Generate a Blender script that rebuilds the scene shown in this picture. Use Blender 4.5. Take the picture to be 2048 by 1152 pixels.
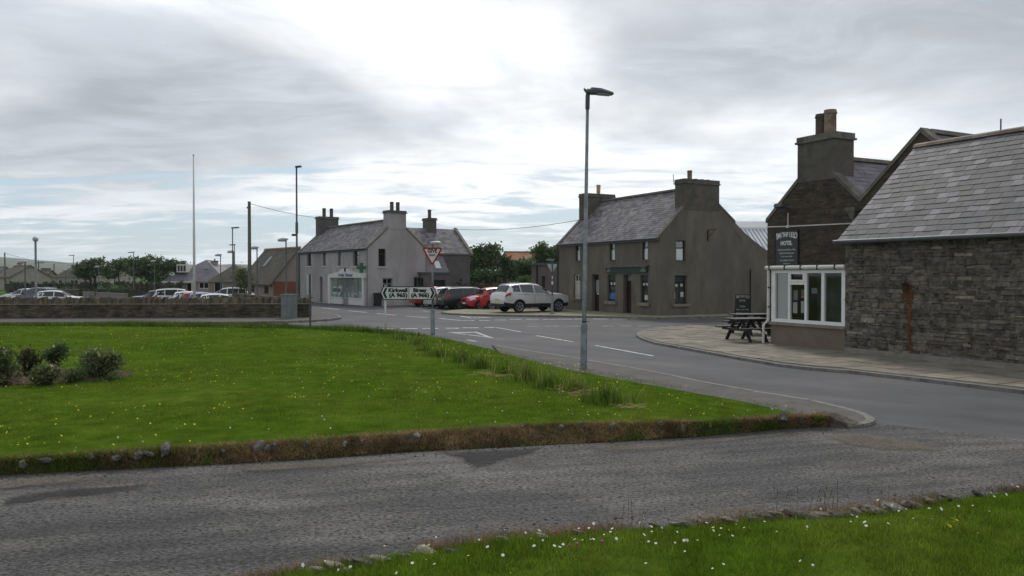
import bpy, bmesh, math, random
import numpy as np
from mathutils import Vector, Matrix, noise
from mathutils.geometry import delaunay_2d_cdt

for _o in list(bpy.data.objects):
    bpy.data.objects.remove(_o)
SC = bpy.context.scene
COL = SC.collection
R = math.radians
rnd = random.Random(11)

# ------------------------------------------------------------------ camera
F, H, HOR = 1577.0, 2.2, 552.0          # focal length in photo pixels, eye height, horizon row
PITCH = math.atan((576 - HOR) / F)
cam_d = bpy.data.cameras.new('camera')
cam_d.sensor_width = 36.0
cam_d.lens = 36.0 * F / 2048.0
cam_d.clip_start, cam_d.clip_end = 0.1, 30000
cam = bpy.data.objects.new('camera', cam_d)
COL.objects.link(cam)
cam.location = (0, 0, H)
cam.rotation_euler = (R(90) - PITCH, 0, 0)
SC.camera = cam
SC.view_settings.view_transform = 'Standard'
SC.view_settings.look = 'None'
SC.view_settings.gamma = 1.0
SC.view_settings.use_curve_mapping = False
SC.view_settings.exposure = 0.32
SC.cycles.max_bounces = 6
SC.cycles.transparent_max_bounces = 12
SC.cycles.use_denoising = True

# ------------------------------------------------------------------ sky and sun
SUN_AZ, SUN_EL = R(5), R(44)          # azimuth from +Y, positive to the right: the sun stands ahead, behind the cloud
SUN_DIR = Vector((math.sin(SUN_AZ) * math.cos(SUN_EL), math.cos(SUN_AZ) * math.cos(SUN_EL), math.sin(SUN_EL)))


def make_world():
    w = bpy.data.worlds.new('World')
    SC.world = w
    w.use_nodes = True
    nt = w.node_tree
    nt.nodes.clear()
    N, L = nt.nodes.new, nt.links.new

    def math_(op, a, b=None, clamp=False):
        n = N('ShaderNodeMath'); n.operation = op; n.use_clamp = clamp
        for i, v in enumerate((a, b)):
            if v is None: continue
            if isinstance(v, (int, float)): n.inputs[i].default_value = v
            else: L(v, n.inputs[i])
        return n.outputs[0]

    def rng(v, a, b, c, d, smooth=True):
        n = N('ShaderNodeMapRange'); n.interpolation_type = 'SMOOTHSTEP' if smooth else 'LINEAR'
        L(v, n.inputs[0])
        for i, q in enumerate((a, b, c, d)): n.inputs[i + 1].default_value = q
        return n.outputs[0]

    def mix(f, a, b):
        n = N('ShaderNodeMix'); n.data_type = 'RGBA'
        if isinstance(f, (int, float)): n.inputs[0].default_value = f
        else: L(f, n.inputs[0])
        for i, v in ((6, a), (7, b)):
            if isinstance(v, tuple): n.inputs[i].default_value = (*v, 1)
            else: L(v, n.inputs[i])
        return n.outputs[2]

    def noise_(vec, sc, det, rough, dist=0.0):
        n = N('ShaderNodeTexNoise'); n.inputs['Scale'].default_value = sc
        n.inputs['Detail'].default_value = det; n.inputs['Roughness'].default_value = rough
        n.inputs['Distortion'].default_value = dist
        L(vec, n.inputs['Vector']); return n.outputs['Fac']
    out = N('ShaderNodeOutputWorld'); bg = N('ShaderNodeBackground')
    tc = N('ShaderNodeTexCoord'); sep = N('ShaderNodeSeparateXYZ'); L(tc.outputs['Generated'], sep.inputs[0])
    z = math_('MAXIMUM', sep.outputs[2], 0.0)
    zz = math_('ADD', z, 0.10)
    u = math_('DIVIDE', sep.outputs[0], zz); v = math_('DIVIDE', sep.outputs[1], zz)
    comb = N('ShaderNodeCombineXYZ'); L(u, comb.inputs[0]); L(v, comb.inputs[1])
    vec = comb.outputs[0]

    def layer(scale, loc, sc, det, rough, dist):
        mp = N('ShaderNodeMapping'); L(vec, mp.inputs[0]); mp.inputs['Scale'].default_value = scale; mp.inputs['Location'].default_value = loc
        return noise_(mp.outputs[0], sc, det, rough, dist)
    n1 = layer((0.8, 0.8, 1), (4.97, 3.1, 0), 0.5, 10, 0.52, 0.35)        # big masses: their shaded bellies
    n2 = layer((0.55, 1.0, 1), (7.7, 4.1, 0), 1.05, 12, 0.62, 0.5)       # billows and gaps
    n3 = layer((0.6, 1.0, 1), (2.1, 9.3, 0), 2.4, 12, 0.62, 0.8)         # wisps
    high = rng(sep.outputs[2], 0.05, 0.21, 0.0, 1.0)
    cov = math_('ADD', math_('MULTIPLY', n2, 0.66), math_('MULTIPLY', n3, 0.34))
    cover = rng(math_('ADD', cov, math_('MULTIPLY', high, 0.17)), 0.465, 0.565, 0.0, 1.0)
    belly = math_('ADD', math_('MULTIPLY', n1, 0.8), math_('MULTIPLY', n2, 0.2))
    belly = math_('ADD', belly, math_('MULTIPLY', math_('SUBTRACT', n3, 0.5), 0.14))
    thick = rng(math_('ADD', belly, math_('MULTIPLY', rng(sep.outputs[2], 0.12, 0.34, 0.0, 1.0), 0.06)), 0.425, 0.57, 0.0, 1.0)
    nrm = N('ShaderNodeVectorMath'); nrm.operation = 'DOT_PRODUCT'          # brighter towards the hidden sun
    L(tc.outputs['Generated'], nrm.inputs[0]); nrm.inputs[1].default_value = SUN_DIR
    glow = rng(nrm.outputs['Value'], 0.70, 1.0, 0.0, 1.0)
    bright = mix(glow, (0.83, 0.855, 0.88), (1.12, 1.125, 1.13))
    dark = mix(glow, (0.42, 0.452, 0.50), (0.60, 0.635, 0.685))
    cloud = mix(math_('MULTIPLY', thick, rng(sep.outputs[2], 0.02, 0.16, 0.12, 1.0)), bright, dark)
    tex = N('ShaderNodeVectorMath'); tex.operation = 'SCALE'; L(cloud, tex.inputs[0])
    L(rng(math_('ADD', math_('MULTIPLY', n2, 0.5), math_('MULTIPLY', n3, 0.5)), 0.36, 0.64, 0.76, 1.20), tex.inputs['Scale']); cloud = tex.outputs[0]
    sky = N('ShaderNodeTexSky'); sky.sky_type = 'NISHITA'; sky.sun_disc = False
    sky.sun_elevation = SUN_EL; sky.sun_rotation = SUN_AZ
    sky.air_density = 1.0; sky.dust_density = 1.0; sky.ozone_density = 2.0
    ms = N('ShaderNodeVectorMath'); ms.operation = 'SCALE'; L(sky.outputs[0], ms.inputs[0]); ms.inputs['Scale'].default_value = 0.07
    pale = mix(0.62, ms.outputs[0], (0.44, 0.58, 0.71))                      # thin veil over the blue
    col = mix(cover, pale, cloud)
    hz = rng(sep.outputs[2], -0.02, 0.075, 0.70, 0.0)
    col = mix(hz, col, (0.63, 0.72, 0.78))
    L(col, bg.inputs[0]); bg.inputs[1].default_value = 1.0
    L(bg.outputs[0], out.inputs[0])


make_world()
sun_d = bpy.data.lights.new('sun', 'SUN')
sun_d.energy = 1.3
sun_d.angle = R(12)
sun_d.color = (1.0, 0.96, 0.9)
sun = bpy.data.objects.new('sun', sun_d)
COL.objects.link(sun)
sun.rotation_euler = (-SUN_DIR).to_track_quat('-Z', 'Y').to_euler()
sun.location = (0, 0, 40)


# ------------------------------------------------------------------ pixels to places
def ray(px, py):
    a, b = (px - 1024) / F, (576 - py) / F
    c, s = math.cos(PITCH), math.sin(PITCH)
    return Vector((a, c + b * s, -s + b * c))


def gp(px, py, z=0.0):                      # where the ray meets the level z
    d = ray(px, py)
    t = (z - H) / d.z
    return Vector((d.x * t, d.y * t, z))


def at(px, py, Y):                          # the point of the ray at depth Y
    d = ray(px, py)
    t = Y / d.y
    return Vector((d.x * t, Y, H + d.z * t))


class Frame:                                # a building's own axes: x into the depth to the right, y back to the left
    def __init__(s, P, ax):
        s.P = Vector((P[0], P[1])); s.ax = Vector((ax[0], ax[1])).normalized()
        s.ay = Vector((-s.ax.y, s.ax.x)); s.rot = math.atan2(s.ax.y, s.ax.x)

    def lray(s, px, py):
        d = ray(px, py); o = Vector((-s.P.x, -s.P.y)); d2 = Vector((d.x, d.y))
        return (o.dot(s.ax), o.dot(s.ay), H), (d2.dot(s.ax), d2.dot(s.ay), d.z)

    def on_x(s, px, py, c=0.0):             # on the plane x = c: (y, z)
        o, d = s.lray(px, py); t = (c - o[0]) / d[0]
        return o[1] + t * d[1], o[2] + t * d[2]

    def on_y(s, px, py, c=0.0):             # on the plane y = c: (x, z)
        o, d = s.lray(px, py); t = (c - o[1]) / d[1]
        return o[0] + t * d[0], o[2] + t * d[2]

    def world(s, x, y, z=0.0):
        p = s.P + s.ax * x + s.ay * y
        return Vector((p.x, p.y, z))


# ------------------------------------------------------------------ objects
def tag(o, label=None, cat=None, group=None, kind=None):
    if label: o['label'] = label
    if cat: o['category'] = cat
    if group: o['group'] = group
    if kind: o['kind'] = kind
    return o


def thing(name, label, cat, loc=(0, 0, 0), rotz=0.0, group=None):
    o = bpy.data.objects.new(name, None)
    o.empty_display_size = 0.3
    COL.objects.link(o)
    o.location = loc; o.rotation_euler = (0, 0, rotz)
    return tag(o, label, cat, group)


def link(name, me, parent=None, loc=None, rot=None, scale=None):
    o = bpy.data.objects.new(name, me)
    COL.objects.link(o)
    if parent is not None: o.parent = parent
    if loc is not None: o.location = loc
    if rot is not None: o.rotation_euler = rot
    if scale is not None: o.scale = scale
    return o


def copy_tree(o, parent=None):
    c = o.copy(); COL.objects.link(c); c.parent = parent
    for ch in list(o.children): copy_tree(ch, c)
    return c


def pip(p, poly):
    x, y = p[0], p[1]; ins = False; j = len(poly) - 1
    for i in range(len(poly)):
        xi, yi, xj, yj = poly[i][0], poly[i][1], poly[j][0], poly[j][1]
        if (yi > y) != (yj > y) and x < (xj - xi) * (y - yi) / (yj - yi) + xi: ins = not ins
        j = i
    return ins


def tri_fill(outer, holes=(), inner=()):
    """2-D triangles of a polygon with holes and extra inner points: (points, triangles)"""
    pts = [Vector((p[0], p[1])) for p in outer]; ed = [(i, (i + 1) % len(outer)) for i in range(len(outer))]
    for h in holes:
        b = len(pts); pts += [Vector((p[0], p[1])) for p in h]
        ed += [(b + i, b + (i + 1) % len(h)) for i in range(len(h))]
    pts += [Vector((p[0], p[1])) for p in inner]
    v, _, f, _, _, _ = delaunay_2d_cdt(pts, ed, [], 0, 1e-5)
    keep = []
    for t in f:
        c = sum((v[i] for i in t), Vector((0, 0))) / 3
        if pip(c, outer) and not any(pip(c, h) for h in holes): keep.append(tuple(t))
    return v, keep


def inner_grid(outer, step, holes=(), jit=0.25):
    xs = [p[0] for p in outer]; ys = [p[1] for p in outer]
    pts = []
    x = min(xs) + step / 2
    while x < max(xs):
        y = min(ys) + step / 2
        while y < max(ys):
            p = (x + rnd.uniform(-jit, jit) * step, y + rnd.uniform(-jit, jit) * step)
            if pip(p, outer) and not any(pip(p, h) for h in holes): pts.append(p)
            y += step
        x += step
    return pts


class MB:
    def __init__(s): s.v, s.f, s.m, s.k = [], [], [], 0

    def add(s, vs, fs):
        b = len(s.v); s.v += [tuple(p) for p in vs]
        s.f += [tuple(b + i for i in f) for f in fs]; s.m += [s.k] * len(fs)
        return s

    def box(s, x0, x1, y0, y1, z0, z1):
        return s.add([(x0, y0, z0), (x1, y0, z0), (x1, y1, z0), (x0, y1, z0), (x0, y0, z1), (x1, y0, z1), (x1, y1, z1), (x0, y1, z1)],
                     [(3, 2, 1, 0), (4, 5, 6, 7), (0, 1, 5, 4), (1, 2, 6, 5), (2, 3, 7, 6), (3, 0, 4, 7)])

    def obox(s, c, ax, ay, az):             # centre and three half axes
        c, ax, ay, az = map(Vector, (c, ax, ay, az))
        vs = [c + ax * i + ay * j + az * k for k in (-1, 1) for i, j in ((-1, -1), (1, -1), (1, 1), (-1, 1))]
        return s.add(vs, [(3, 2, 1, 0), (4, 5, 6, 7), (0, 1, 5, 4), (1, 2, 6, 5), (2, 3, 7, 6), (3, 0, 4, 7)])

    def bar(s, a, b, w, h, up=(0, 0, 1)):   # square bar from a to b
        a, b, up = Vector(a), Vector(b), Vector(up)
        d = (b - a); n = d.normalized(); sd = n.cross(up)
        if sd.length < 1e-4: sd = n.cross(Vector((1, 0, 0)))
        sd.normalize(); u = sd.cross(n)
        return s.obox((a + b) / 2, d / 2, sd * w / 2, u * h / 2)

    def extr(s, poly, vec):                 # polygon pushed along a vector
        n = len(poly); vec = Vector(vec); a = [Vector(p) for p in poly]
        return s.add(a + [p + vec for p in a], [tuple(range(n - 1, -1, -1)), tuple(range(n, 2 * n))] +
                     [(i, (i + 1) % n, n + (i + 1) % n, n + i) for i in range(n)])

    def poly(s, pts): return s.add(pts, [tuple(range(len(pts)))])

    def tube(s, pts, r, n=8, cap=True):
        pts = [Vector(p) for p in pts]; rs = r if isinstance(r, (list, tuple)) else [r] * len(pts)
        vs = []
        for i, p in enumerate(pts):
            d = (pts[min(i + 1, len(pts) - 1)] - pts[max(i - 1, 0)]).normalized()
            a = d.cross(Vector((0, 0, 1)))
            if a.length < 1e-3: a = Vector((1, 0, 0))
            a.normalize(); b = d.cross(a)
            vs += [p + (a * math.cos(2 * math.pi * k / n) + b * math.sin(2 * math.pi * k / n)) * rs[i] for k in range(n)]
        fs = [(i * n + k, i * n + (k + 1) % n, (i + 1) * n + (k + 1) % n, (i + 1) * n + k) for i in range(len(pts) - 1) for k in range(n)]
        if cap: fs += [tuple(range(n - 1, -1, -1)), tuple(range((len(pts) - 1) * n, len(pts) * n))]
        return s.add(vs, fs)

    def lathe(s, prof, n=16, c=(0, 0, 0)):
        vs = [(c[0] + r * math.cos(2 * math.pi * k / n), c[1] + r * math.sin(2 * math.pi * k / n), c[2] + z) for r, z in prof for k in range(n)]
        m = len(prof)
        fs = [(i * n + k, i * n + (k + 1) % n, (i + 1) * n + (k + 1) % n, (i + 1) * n + k) for i in range(m - 1) for k in range(n)]
        return s.add(vs, fs + [tuple(range(n - 1, -1, -1)), tuple(range((m - 1) * n, m * n))])

    def mesh(s, name, mats, smooth=False, fix=True, ang=None):
        me = bpy.data.meshes.new(name)
        me.from_pydata(s.v, [], s.f)
        for m in (mats if isinstance(mats, (list, tuple)) else [mats]): me.materials.append(m)
        if any(s.m): me.polygons.foreach_set('material_index', s.m)
        if fix:
            bm = bmesh.new(); bm.from_mesh(me); bmesh.ops.recalc_face_normals(bm, faces=bm.faces); bm.to_mesh(me); bm.free()
        if smooth:
            me.polygons.foreach_set('use_smooth', [True] * len(me.polygons))
            if ang: me.set_sharp_from_angle(angle=R(ang))
        me.update()
        return me

    def build(s, name, mats, parent=None, smooth=False, fix=True, ang=None, **k):
        return link(name, s.mesh(name, mats, smooth, fix, ang), parent, **k)


def np_mesh(name, V, Fc, mat):
    """big triangle or quad meshes from numpy arrays"""
    me = bpy.data.meshes.new(name)
    n, k = Fc.shape
    me.vertices.add(len(V)); me.vertices.foreach_set('co', V.astype(np.float32).ravel())
    me.loops.add(n * k); me.loops.foreach_set('vertex_index', Fc.astype(np.int32).ravel())
    me.polygons.add(n); me.polygons.foreach_set('loop_start', np.arange(0, n * k, k, dtype=np.int32))
    me.update(calc_edges=True)
    me.materials.append(mat)
    return me


def text_part(name, body, size, mat, parent, M, bold=0.0, depth=0.003, align='CENTER', sx=1.0, shear=0.0, spacing=1.0):
    """lettering as a mesh of its own; M places the text plane (x right, y up, z out)"""
    cu = bpy.data.curves.new(name, 'FONT')
    cu.body = body; cu.size = size; cu.align_x = align; cu.align_y = 'CENTER'
    cu.offset = bold; cu.extrude = depth; cu.shear = shear; cu.space_character = spacing; cu.resolution_u = 3
    tmp = bpy.data.objects.new('tmp', cu); COL.objects.link(tmp)
    dg = bpy.context.evaluated_depsgraph_get()
    me = bpy.data.meshes.new_from_object(tmp.evaluated_get(dg))
    bpy.data.objects.remove(tmp); bpy.data.curves.remove(cu)
    me.name = name
    me.transform(M @ Matrix.Diagonal((sx, 1, 1, 1)))
    me.materials.clear(); me.materials.append(mat)
    return link(name, me, parent)
# ------------------------------------------------------------------ materials
def pm(name, col, rough=0.85, var=0.25, scale=4.0, detail=6.0, col2=None, mix_lo=0.45, mix_hi=0.62, scale2=1.2,
       bump=0.0, bscale=40.0, bdist=0.01, spec=0.3, metal=0.0, obj_rand=0.0, coat=0.0, stretch=(1, 1, 1), speck=None, trans=0.0, island=0.0, streak=None):
    """procedural surface: grain, patches of a second colour, specks, fine relief"""
    m = bpy.data.materials.new(name); m.use_nodes = True
    nt = m.node_tree; N, L = nt.nodes.new, nt.links.new
    b = nt.nodes['Principled BSDF']
    b.inputs['Roughness'].default_value = rough
    b.inputs['Metallic'].default_value = metal
    b.inputs['Specular IOR Level'].default_value = spec
    if coat: b.inputs['Coat Weight'].default_value = coat; b.inputs['Coat Roughness'].default_value = 0.05
    g = N('ShaderNodeNewGeometry'); mp = N('ShaderNodeMapping'); L(g.outputs['Position'], mp.inputs[0]); mp.inputs['Scale'].default_value = stretch

    def nz(sc, det=detail, ro=0.6):
        n = N('ShaderNodeTexNoise'); n.inputs['Scale'].default_value = sc; n.inputs['Detail'].default_value = det
        n.inputs['Roughness'].default_value = ro; L(mp.outputs[0], n.inputs['Vector']); return n.outputs['Fac']

    def ramp(v, a, c, lo, hi):
        n = N('ShaderNodeMapRange'); L(v, n.inputs[0])
        for i, q in enumerate((a, c, lo, hi)): n.inputs[i + 1].default_value = q
        return n.outputs[0]

    def mixc(f, a, c2, mode='MIX'):
        n = N('ShaderNodeMix'); n.data_type = 'RGBA'; n.blend_type = mode
        if isinstance(f, float): n.inputs[0].default_value = f
        else: L(f, n.inputs[0])
        for i, v in ((6, a), (7, c2)):
            if isinstance(v, tuple): n.inputs[i].default_value = (*v[:3], 1)
            else: L(v, n.inputs[i])
        return n.outputs[2]
    c = tuple(col)
    if col2 is not None:
        c = mixc(ramp(nz(scale2), mix_lo, mix_hi, 0, 1), c, tuple(col2))
    if var:
        k = ramp(nz(scale), 0.3, 0.7, 1 - var, 1 + var)
        h = N('ShaderNodeHueSaturation'); h.inputs['Color'].default_value = (*tuple(col)[:3], 1)
        if not isinstance(c, tuple): L(c, h.inputs['Color'])
        L(k, h.inputs['Value']); c = h.outputs[0]
    if streak:                              # long wheel-worn bands: angle, scale along and across, strength
        ms = N('ShaderNodeMapping'); L(g.outputs['Position'], ms.inputs[0]); ms.vector_type = 'TEXTURE'
        ms.inputs['Rotation'].default_value = (0, 0, streak[0]); ms.inputs['Scale'].default_value = (1 / streak[1], 1 / streak[2], 1)
        n = N('ShaderNodeTexNoise'); n.inputs['Scale'].default_value = 1; n.inputs['Detail'].default_value = 6; n.inputs['Roughness'].default_value = 0.6; L(ms.outputs[0], n.inputs['Vector'])
        h = N('ShaderNodeHueSaturation'); L(c, h.inputs['Color']); L(ramp(n.outputs['Fac'], 0.35, 0.65, 1 - streak[3], 1 + streak[3]), h.inputs['Value']); c = h.outputs[0]
    if speck:
        c = mixc(ramp(nz(speck[1], 3, 0.7), speck[2], speck[2] + 0.04, 0, 1), c, tuple(speck[0]))
    if obj_rand or island:
        h = N('ShaderNodeHueSaturation')
        if isinstance(c, tuple): h.inputs['Color'].default_value = (*c[:3], 1)
        else: L(c, h.inputs['Color'])
        if obj_rand:
            oi = N('ShaderNodeObjectInfo'); src = oi.outputs['Random']
        else: src = g.outputs['Random Per Island']
        a = obj_rand or island
        L(ramp(src, 0, 1, 1 - a, 1 + a), h.inputs['Value']); c = h.outputs[0]
    if isinstance(c, tuple): b.inputs['Base Color'].default_value = (*c[:3], 1)
    else: L(c, b.inputs['Base Color'])
    if bump:
        bn = N('ShaderNodeBump'); bn.inputs['Strength'].default_value = bump; bn.inputs['Distance'].default_value = bdist
        L(nz(bscale, 5, 0.65), bn.inputs['Height']); L(bn.outputs[0], b.inputs['Normal'])
    if trans:
        t = N('ShaderNodeBsdfTranslucent'); mx = N('ShaderNodeMixShader'); mx.inputs[0].default_value = trans
        if isinstance(c, tuple): t.inputs['Color'].default_value = (*c[:3], 1)
        else: L(c, t.inputs['Color'])
        L(b.outputs[0], mx.inputs[1]); L(t.outputs[0], mx.inputs[2]); L(mx.outputs[0], nt.nodes['Material Output'].inputs[0])
    return m


def glass(name, tint=(0.92, 0.95, 0.95), refl=0.05, rough=0.02, graze=0.36):
    m = bpy.data.materials.new(name); m.use_nodes = True
    nt = m.node_tree; nt.nodes.clear(); N, L = nt.nodes.new, nt.links.new
    out = N('ShaderNodeOutputMaterial'); t = N('ShaderNodeBsdfTransparent'); g = N('ShaderNodeBsdfGlossy'); mx = N('ShaderNodeMixShader')
    t.inputs[0].default_value = (*tint, 1); g.inputs['Roughness'].default_value = rough
    lw = N('ShaderNodeLayerWeight'); lw.inputs['Blend'].default_value = 0.3
    r = N('ShaderNodeMapRange'); L(lw.outputs['Facing'], r.inputs[0]); r.inputs[3].default_value = refl; r.inputs[4].default_value = graze
    ge = N('ShaderNodeNewGeometry'); nz = N('ShaderNodeTexNoise'); nz.inputs['Scale'].default_value = 2.0
    L(ge.outputs['Position'], nz.inputs['Vector']); bp = N('ShaderNodeBump'); bp.inputs['Strength'].default_value = 0.03
    L(nz.outputs['Fac'], bp.inputs['Height']); L(bp.outputs[0], g.inputs['Normal'])
    L(r.outputs[0], mx.inputs[0]); L(t.outputs[0], mx.inputs[1]); L(g.outputs[0], mx.inputs[2]); L(mx.outputs[0], out.inputs[0])
    return m


def stain(name, c1, c2):
    m = pm(name, c1, 0.95, 0.3, 9, 7, col2=c2, scale2=4)
    nt = m.node_tree; N, L = nt.nodes.new, nt.links.new
    g = N('ShaderNodeNewGeometry'); mp = N('ShaderNodeMapping'); L(g.outputs['Position'], mp.inputs[0]); mp.inputs['Scale'].default_value = (9, 9, 1.6)
    n = N('ShaderNodeTexNoise'); n.inputs['Scale'].default_value = 1.5; n.inputs['Detail'].default_value = 6; L(mp.outputs[0], n.inputs['Vector'])
    r = N('ShaderNodeMapRange'); L(n.outputs['Fac'], r.inputs[0]); r.inputs[1].default_value = 0.4; r.inputs[2].default_value = 0.56; r.inputs[4].default_value = 0.85
    t = N('ShaderNodeBsdfTransparent'); mx = N('ShaderNodeMixShader'); L(r.outputs[0], mx.inputs[0]); L(t.outputs[0], mx.inputs[1])
    L(nt.nodes['Principled BSDF'].outputs[0], mx.inputs[2]); L(mx.outputs[0], nt.nodes['Material Output'].inputs[0])
    return m


M = {}


def worn(name, col, strength):
    """a loose layer that thins out towards its rim (mesh attribute 'cover')"""
    m = pm(name, col, 0.9, 0.6, 40, 4, bump=1.0, bscale=40, bdist=0.03, col2=tuple(q * 0.75 for q in col), scale2=2)
    nt = m.node_tree; N, L = nt.nodes.new, nt.links.new
    a = N('ShaderNodeAttribute'); a.attribute_name = 'cover'
    g = N('ShaderNodeNewGeometry'); n = N('ShaderNodeTexNoise'); n.inputs['Scale'].default_value = 7; n.inputs['Detail'].default_value = 8; L(g.outputs['Position'], n.inputs['Vector'])
    k = N('ShaderNodeMath'); k.operation = 'ADD'; L(a.outputs['Fac'], k.inputs[0]); L(n.outputs['Fac'], k.inputs[1])
    r = N('ShaderNodeMapRange'); L(k.outputs[0], r.inputs[0]); r.inputs[1].default_value = 0.55; r.inputs[2].default_value = 1.15; r.inputs[4].default_value = strength
    t = N('ShaderNodeBsdfTransparent'); mx = N('ShaderNodeMixShader'); L(r.outputs[0], mx.inputs[0]); L(t.outputs[0], mx.inputs[1])
    L(nt.nodes['Principled BSDF'].outputs[0], mx.inputs[2]); L(mx.outputs[0], nt.nodes['Material Output'].inputs[0])
    return m


M['dust'] = worn('dust', (0.21, 0.178, 0.138), 0.6)
M['patch'] = worn('tar_patch', (0.05, 0.049, 0.05), 0.75)
M['stain'] = stain('rust_run', (0.11, 0.035, 0.01), (0.16, 0.065, 0.02))
M['asphalt'] = pm('asphalt', (0.068, 0.068, 0.072), 0.82, 0.2, 0.45, 10, col2=(0.094, 0.092, 0.092), mix_lo=0.42, mix_hi=0.66, scale2=0.28, bump=0.5, bscale=90, bdist=0.006, speck=((0.14, 0.14, 0.14), 75, 0.67), streak=(-0.72, 0.10, 1.3, 0.14))
M['track'] = pm('track', (0.096, 0.091, 0.087), 0.9, 0.75, 38, 4, col2=(0.15, 0.14, 0.127), mix_lo=0.45, mix_hi=0.6, scale2=0.75, bump=1.0, bscale=40, bdist=0.03, speck=((0.022, 0.022, 0.023), 30, 0.57), stretch=(0.7, 1.0, 1), streak=(0.27, 0.22, 2.6, 0.30))
M['footway'] = pm('footway', (0.105, 0.098, 0.09), 0.9, 0.2, 6, 8, col2=(0.085, 0.08, 0.07), bump=0.4, bscale=80)
M['kerb'] = pm('kerb', (0.185, 0.174, 0.155), 0.9, 0.3, 5, bump=0.4, bscale=60)
M['flag'] = pm('flagstone', (0.225, 0.198, 0.152), 0.85, 0.22, 3, 8, col2=(0.16, 0.142, 0.11), scale2=1.1, bump=0.4, bscale=30, obj_rand=0.16)
M['flag_bed'] = pm('flag_bed', (0.10, 0.092, 0.075), 0.95, 0.3, 8)
M['po_pave'] = pm('mossy_paving', (0.26, 0.235, 0.165), 0.92, 0.25, 3, 8, col2=(0.19, 0.19, 0.10), scale2=0.7, bump=0.4, bscale=40)
M['paint'] = pm('road_paint', (0.52, 0.52, 0.50), 0.75, 0.2, 9, 8, col2=(0.17, 0.17, 0.168), mix_lo=0.47, mix_hi=0.64, scale2=5, spec=0.3)
M['field'] = pm('field', (0.075, 0.12, 0.035), 1.0, 0.25, 0.05, 8, col2=(0.11, 0.12, 0.05), scale2=0.012, spec=0.0)
M['hill'] = pm('hill', (0.07, 0.085, 0.03), 1.0, 0.2, 0.006, 8, col2=(0.095, 0.08, 0.045), scale2=0.002, spec=0.0)
M['lawn'] = pm('lawn_soil', (0.062, 0.112, 0.010), 1.0, 0.4, 3.0, 9, col2=(0.09, 0.132, 0.016), scale2=0.5, bump=0.7, bscale=60, bdist=0.03, spec=0.0)
M['grass'] = pm('grass', (0.104, 0.180, 0.012), 0.65, 0.40, 3.2, 8, col2=(0.168, 0.228, 0.026), scale2=0.45, spec=0.15, trans=0.45, island=0.45)
M['tuft'] = pm('tuft_grass', (0.098, 0.172, 0.018), 0.65, 0.3, 1.5, 5, col2=(0.16, 0.20, 0.045), mix_lo=0.5, mix_hi=0.72, scale2=1.6, spec=0.15, trans=0.45, island=0.5)
M['straw'] = pm('dead_grass', (0.31, 0.215, 0.115), 0.9, 0.45, 2.5, 6, col2=(0.14, 0.10, 0.055), scale2=1.6, spec=0.1, trans=0.3, island=0.55)
M['pale_straw'] = pm('pale_straw', (0.42, 0.33, 0.15), 0.9, 0.3, 3, trans=0.2, island=0.3)
M['bank'] = pm('bank_earth', (0.075, 0.06, 0.036), 1.0, 0.4, 5, 8, col2=(0.05, 0.065, 0.015), scale2=1.4, bump=1.0, bscale=30, bdist=0.04, spec=0.0)
M['soil'] = pm('soil', (0.10, 0.075, 0.055), 1.0, 0.4, 9, 8, bump=1.0, bscale=40, bdist=0.03, speck=((0.3, 0.27, 0.22), 40, 0.64), spec=0.0)
M['stone'] = pm('flagstone_rubble', (0.158, 0.141, 0.113), 0.9, 0.4, 9, 9, col2=(0.085, 0.077, 0.064), scale2=3, bump=1.0, bscale=24, bdist=0.035, obj_rand=0.26, speck=((0.30, 0.29, 0.27), 16, 0.66))
M['stone_b'] = pm('rubble_brown', (0.148, 0.122, 0.090), 0.9, 0.45, 9, 9, col2=(0.075, 0.063, 0.048), scale2=3, bump=1.0, bscale=24, bdist=0.035, obj_rand=0.26, speck=((0.26, 0.25, 0.23), 14, 0.70))
M['stone_pale'] = pm('rubble_pale', (0.22, 0.19, 0.145), 0.9, 0.3, 7, 9, col2=(0.15, 0.13, 0.095), scale2=3, bump=0.9, bscale=28, bdist=0.02, obj_rand=0.3, speck=((0.42, 0.41, 0.38), 14, 0.62))
M['mortar'] = pm('mortar', (0.17, 0.156, 0.132), 0.95, 0.5, 8, 9, col2=(0.055, 0.05, 0.043), mix_lo=0.45, mix_hi=0.6, scale2=6, bump=1.0, bscale=30, bdist=0.04)
M['dark_rubble'] = pm('dark_rubble', (0.082, 0.066, 0.046), 0.92, 0.4, 4, 9, col2=(0.052, 0.043, 0.033), scale2=2, bump=1.0, bscale=18, bdist=0.03, island=0.35, speck=((0.32, 0.31, 0.28), 9, 0.70), stretch=(1, 1, 2.2))
M['drystone'] = pm('drystone', (0.105, 0.086, 0.062), 0.95, 0.4, 3, 8, col2=(0.06, 0.05, 0.038), scale2=1.2, bump=0.8, bscale=20, bdist=0.02, island=0.45)
M['cope'] = pm('cope_stone', (0.10, 0.085, 0.062), 0.95, 0.4, 5, 8, col2=(0.13, 0.115, 0.05), mix_lo=0.52, scale2=2.5, bump=0.8, bscale=20, bdist=0.02, island=0.4)
M['edge_stone'] = pm('edge_stone', (0.14, 0.13, 0.112), 0.92, 0.45, 14, 8, col2=(0.32, 0.31, 0.28), mix_lo=0.56, mix_hi=0.68, scale2=9, bump=1.0, bscale=40, bdist=0.03, obj_rand=0.4)
M['slate'] = pm('slate', (0.060, 0.061, 0.066), 0.65, 0.2, 6, 6, col2=(0.074, 0.072, 0.071), scale2=1.3, bump=0.35, bscale=25, spec=0.3, obj_rand=0.18)
M['slate_p'] = pm('old_slate', (0.135, 0.128, 0.138), 0.72, 0.25, 5, 7, col2=(0.17, 0.155, 0.145), scale2=1.2, bump=0.5, bscale=20, spec=0.3, island=0.42, speck=((0.3, 0.29, 0.27), 9, 0.68))
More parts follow.
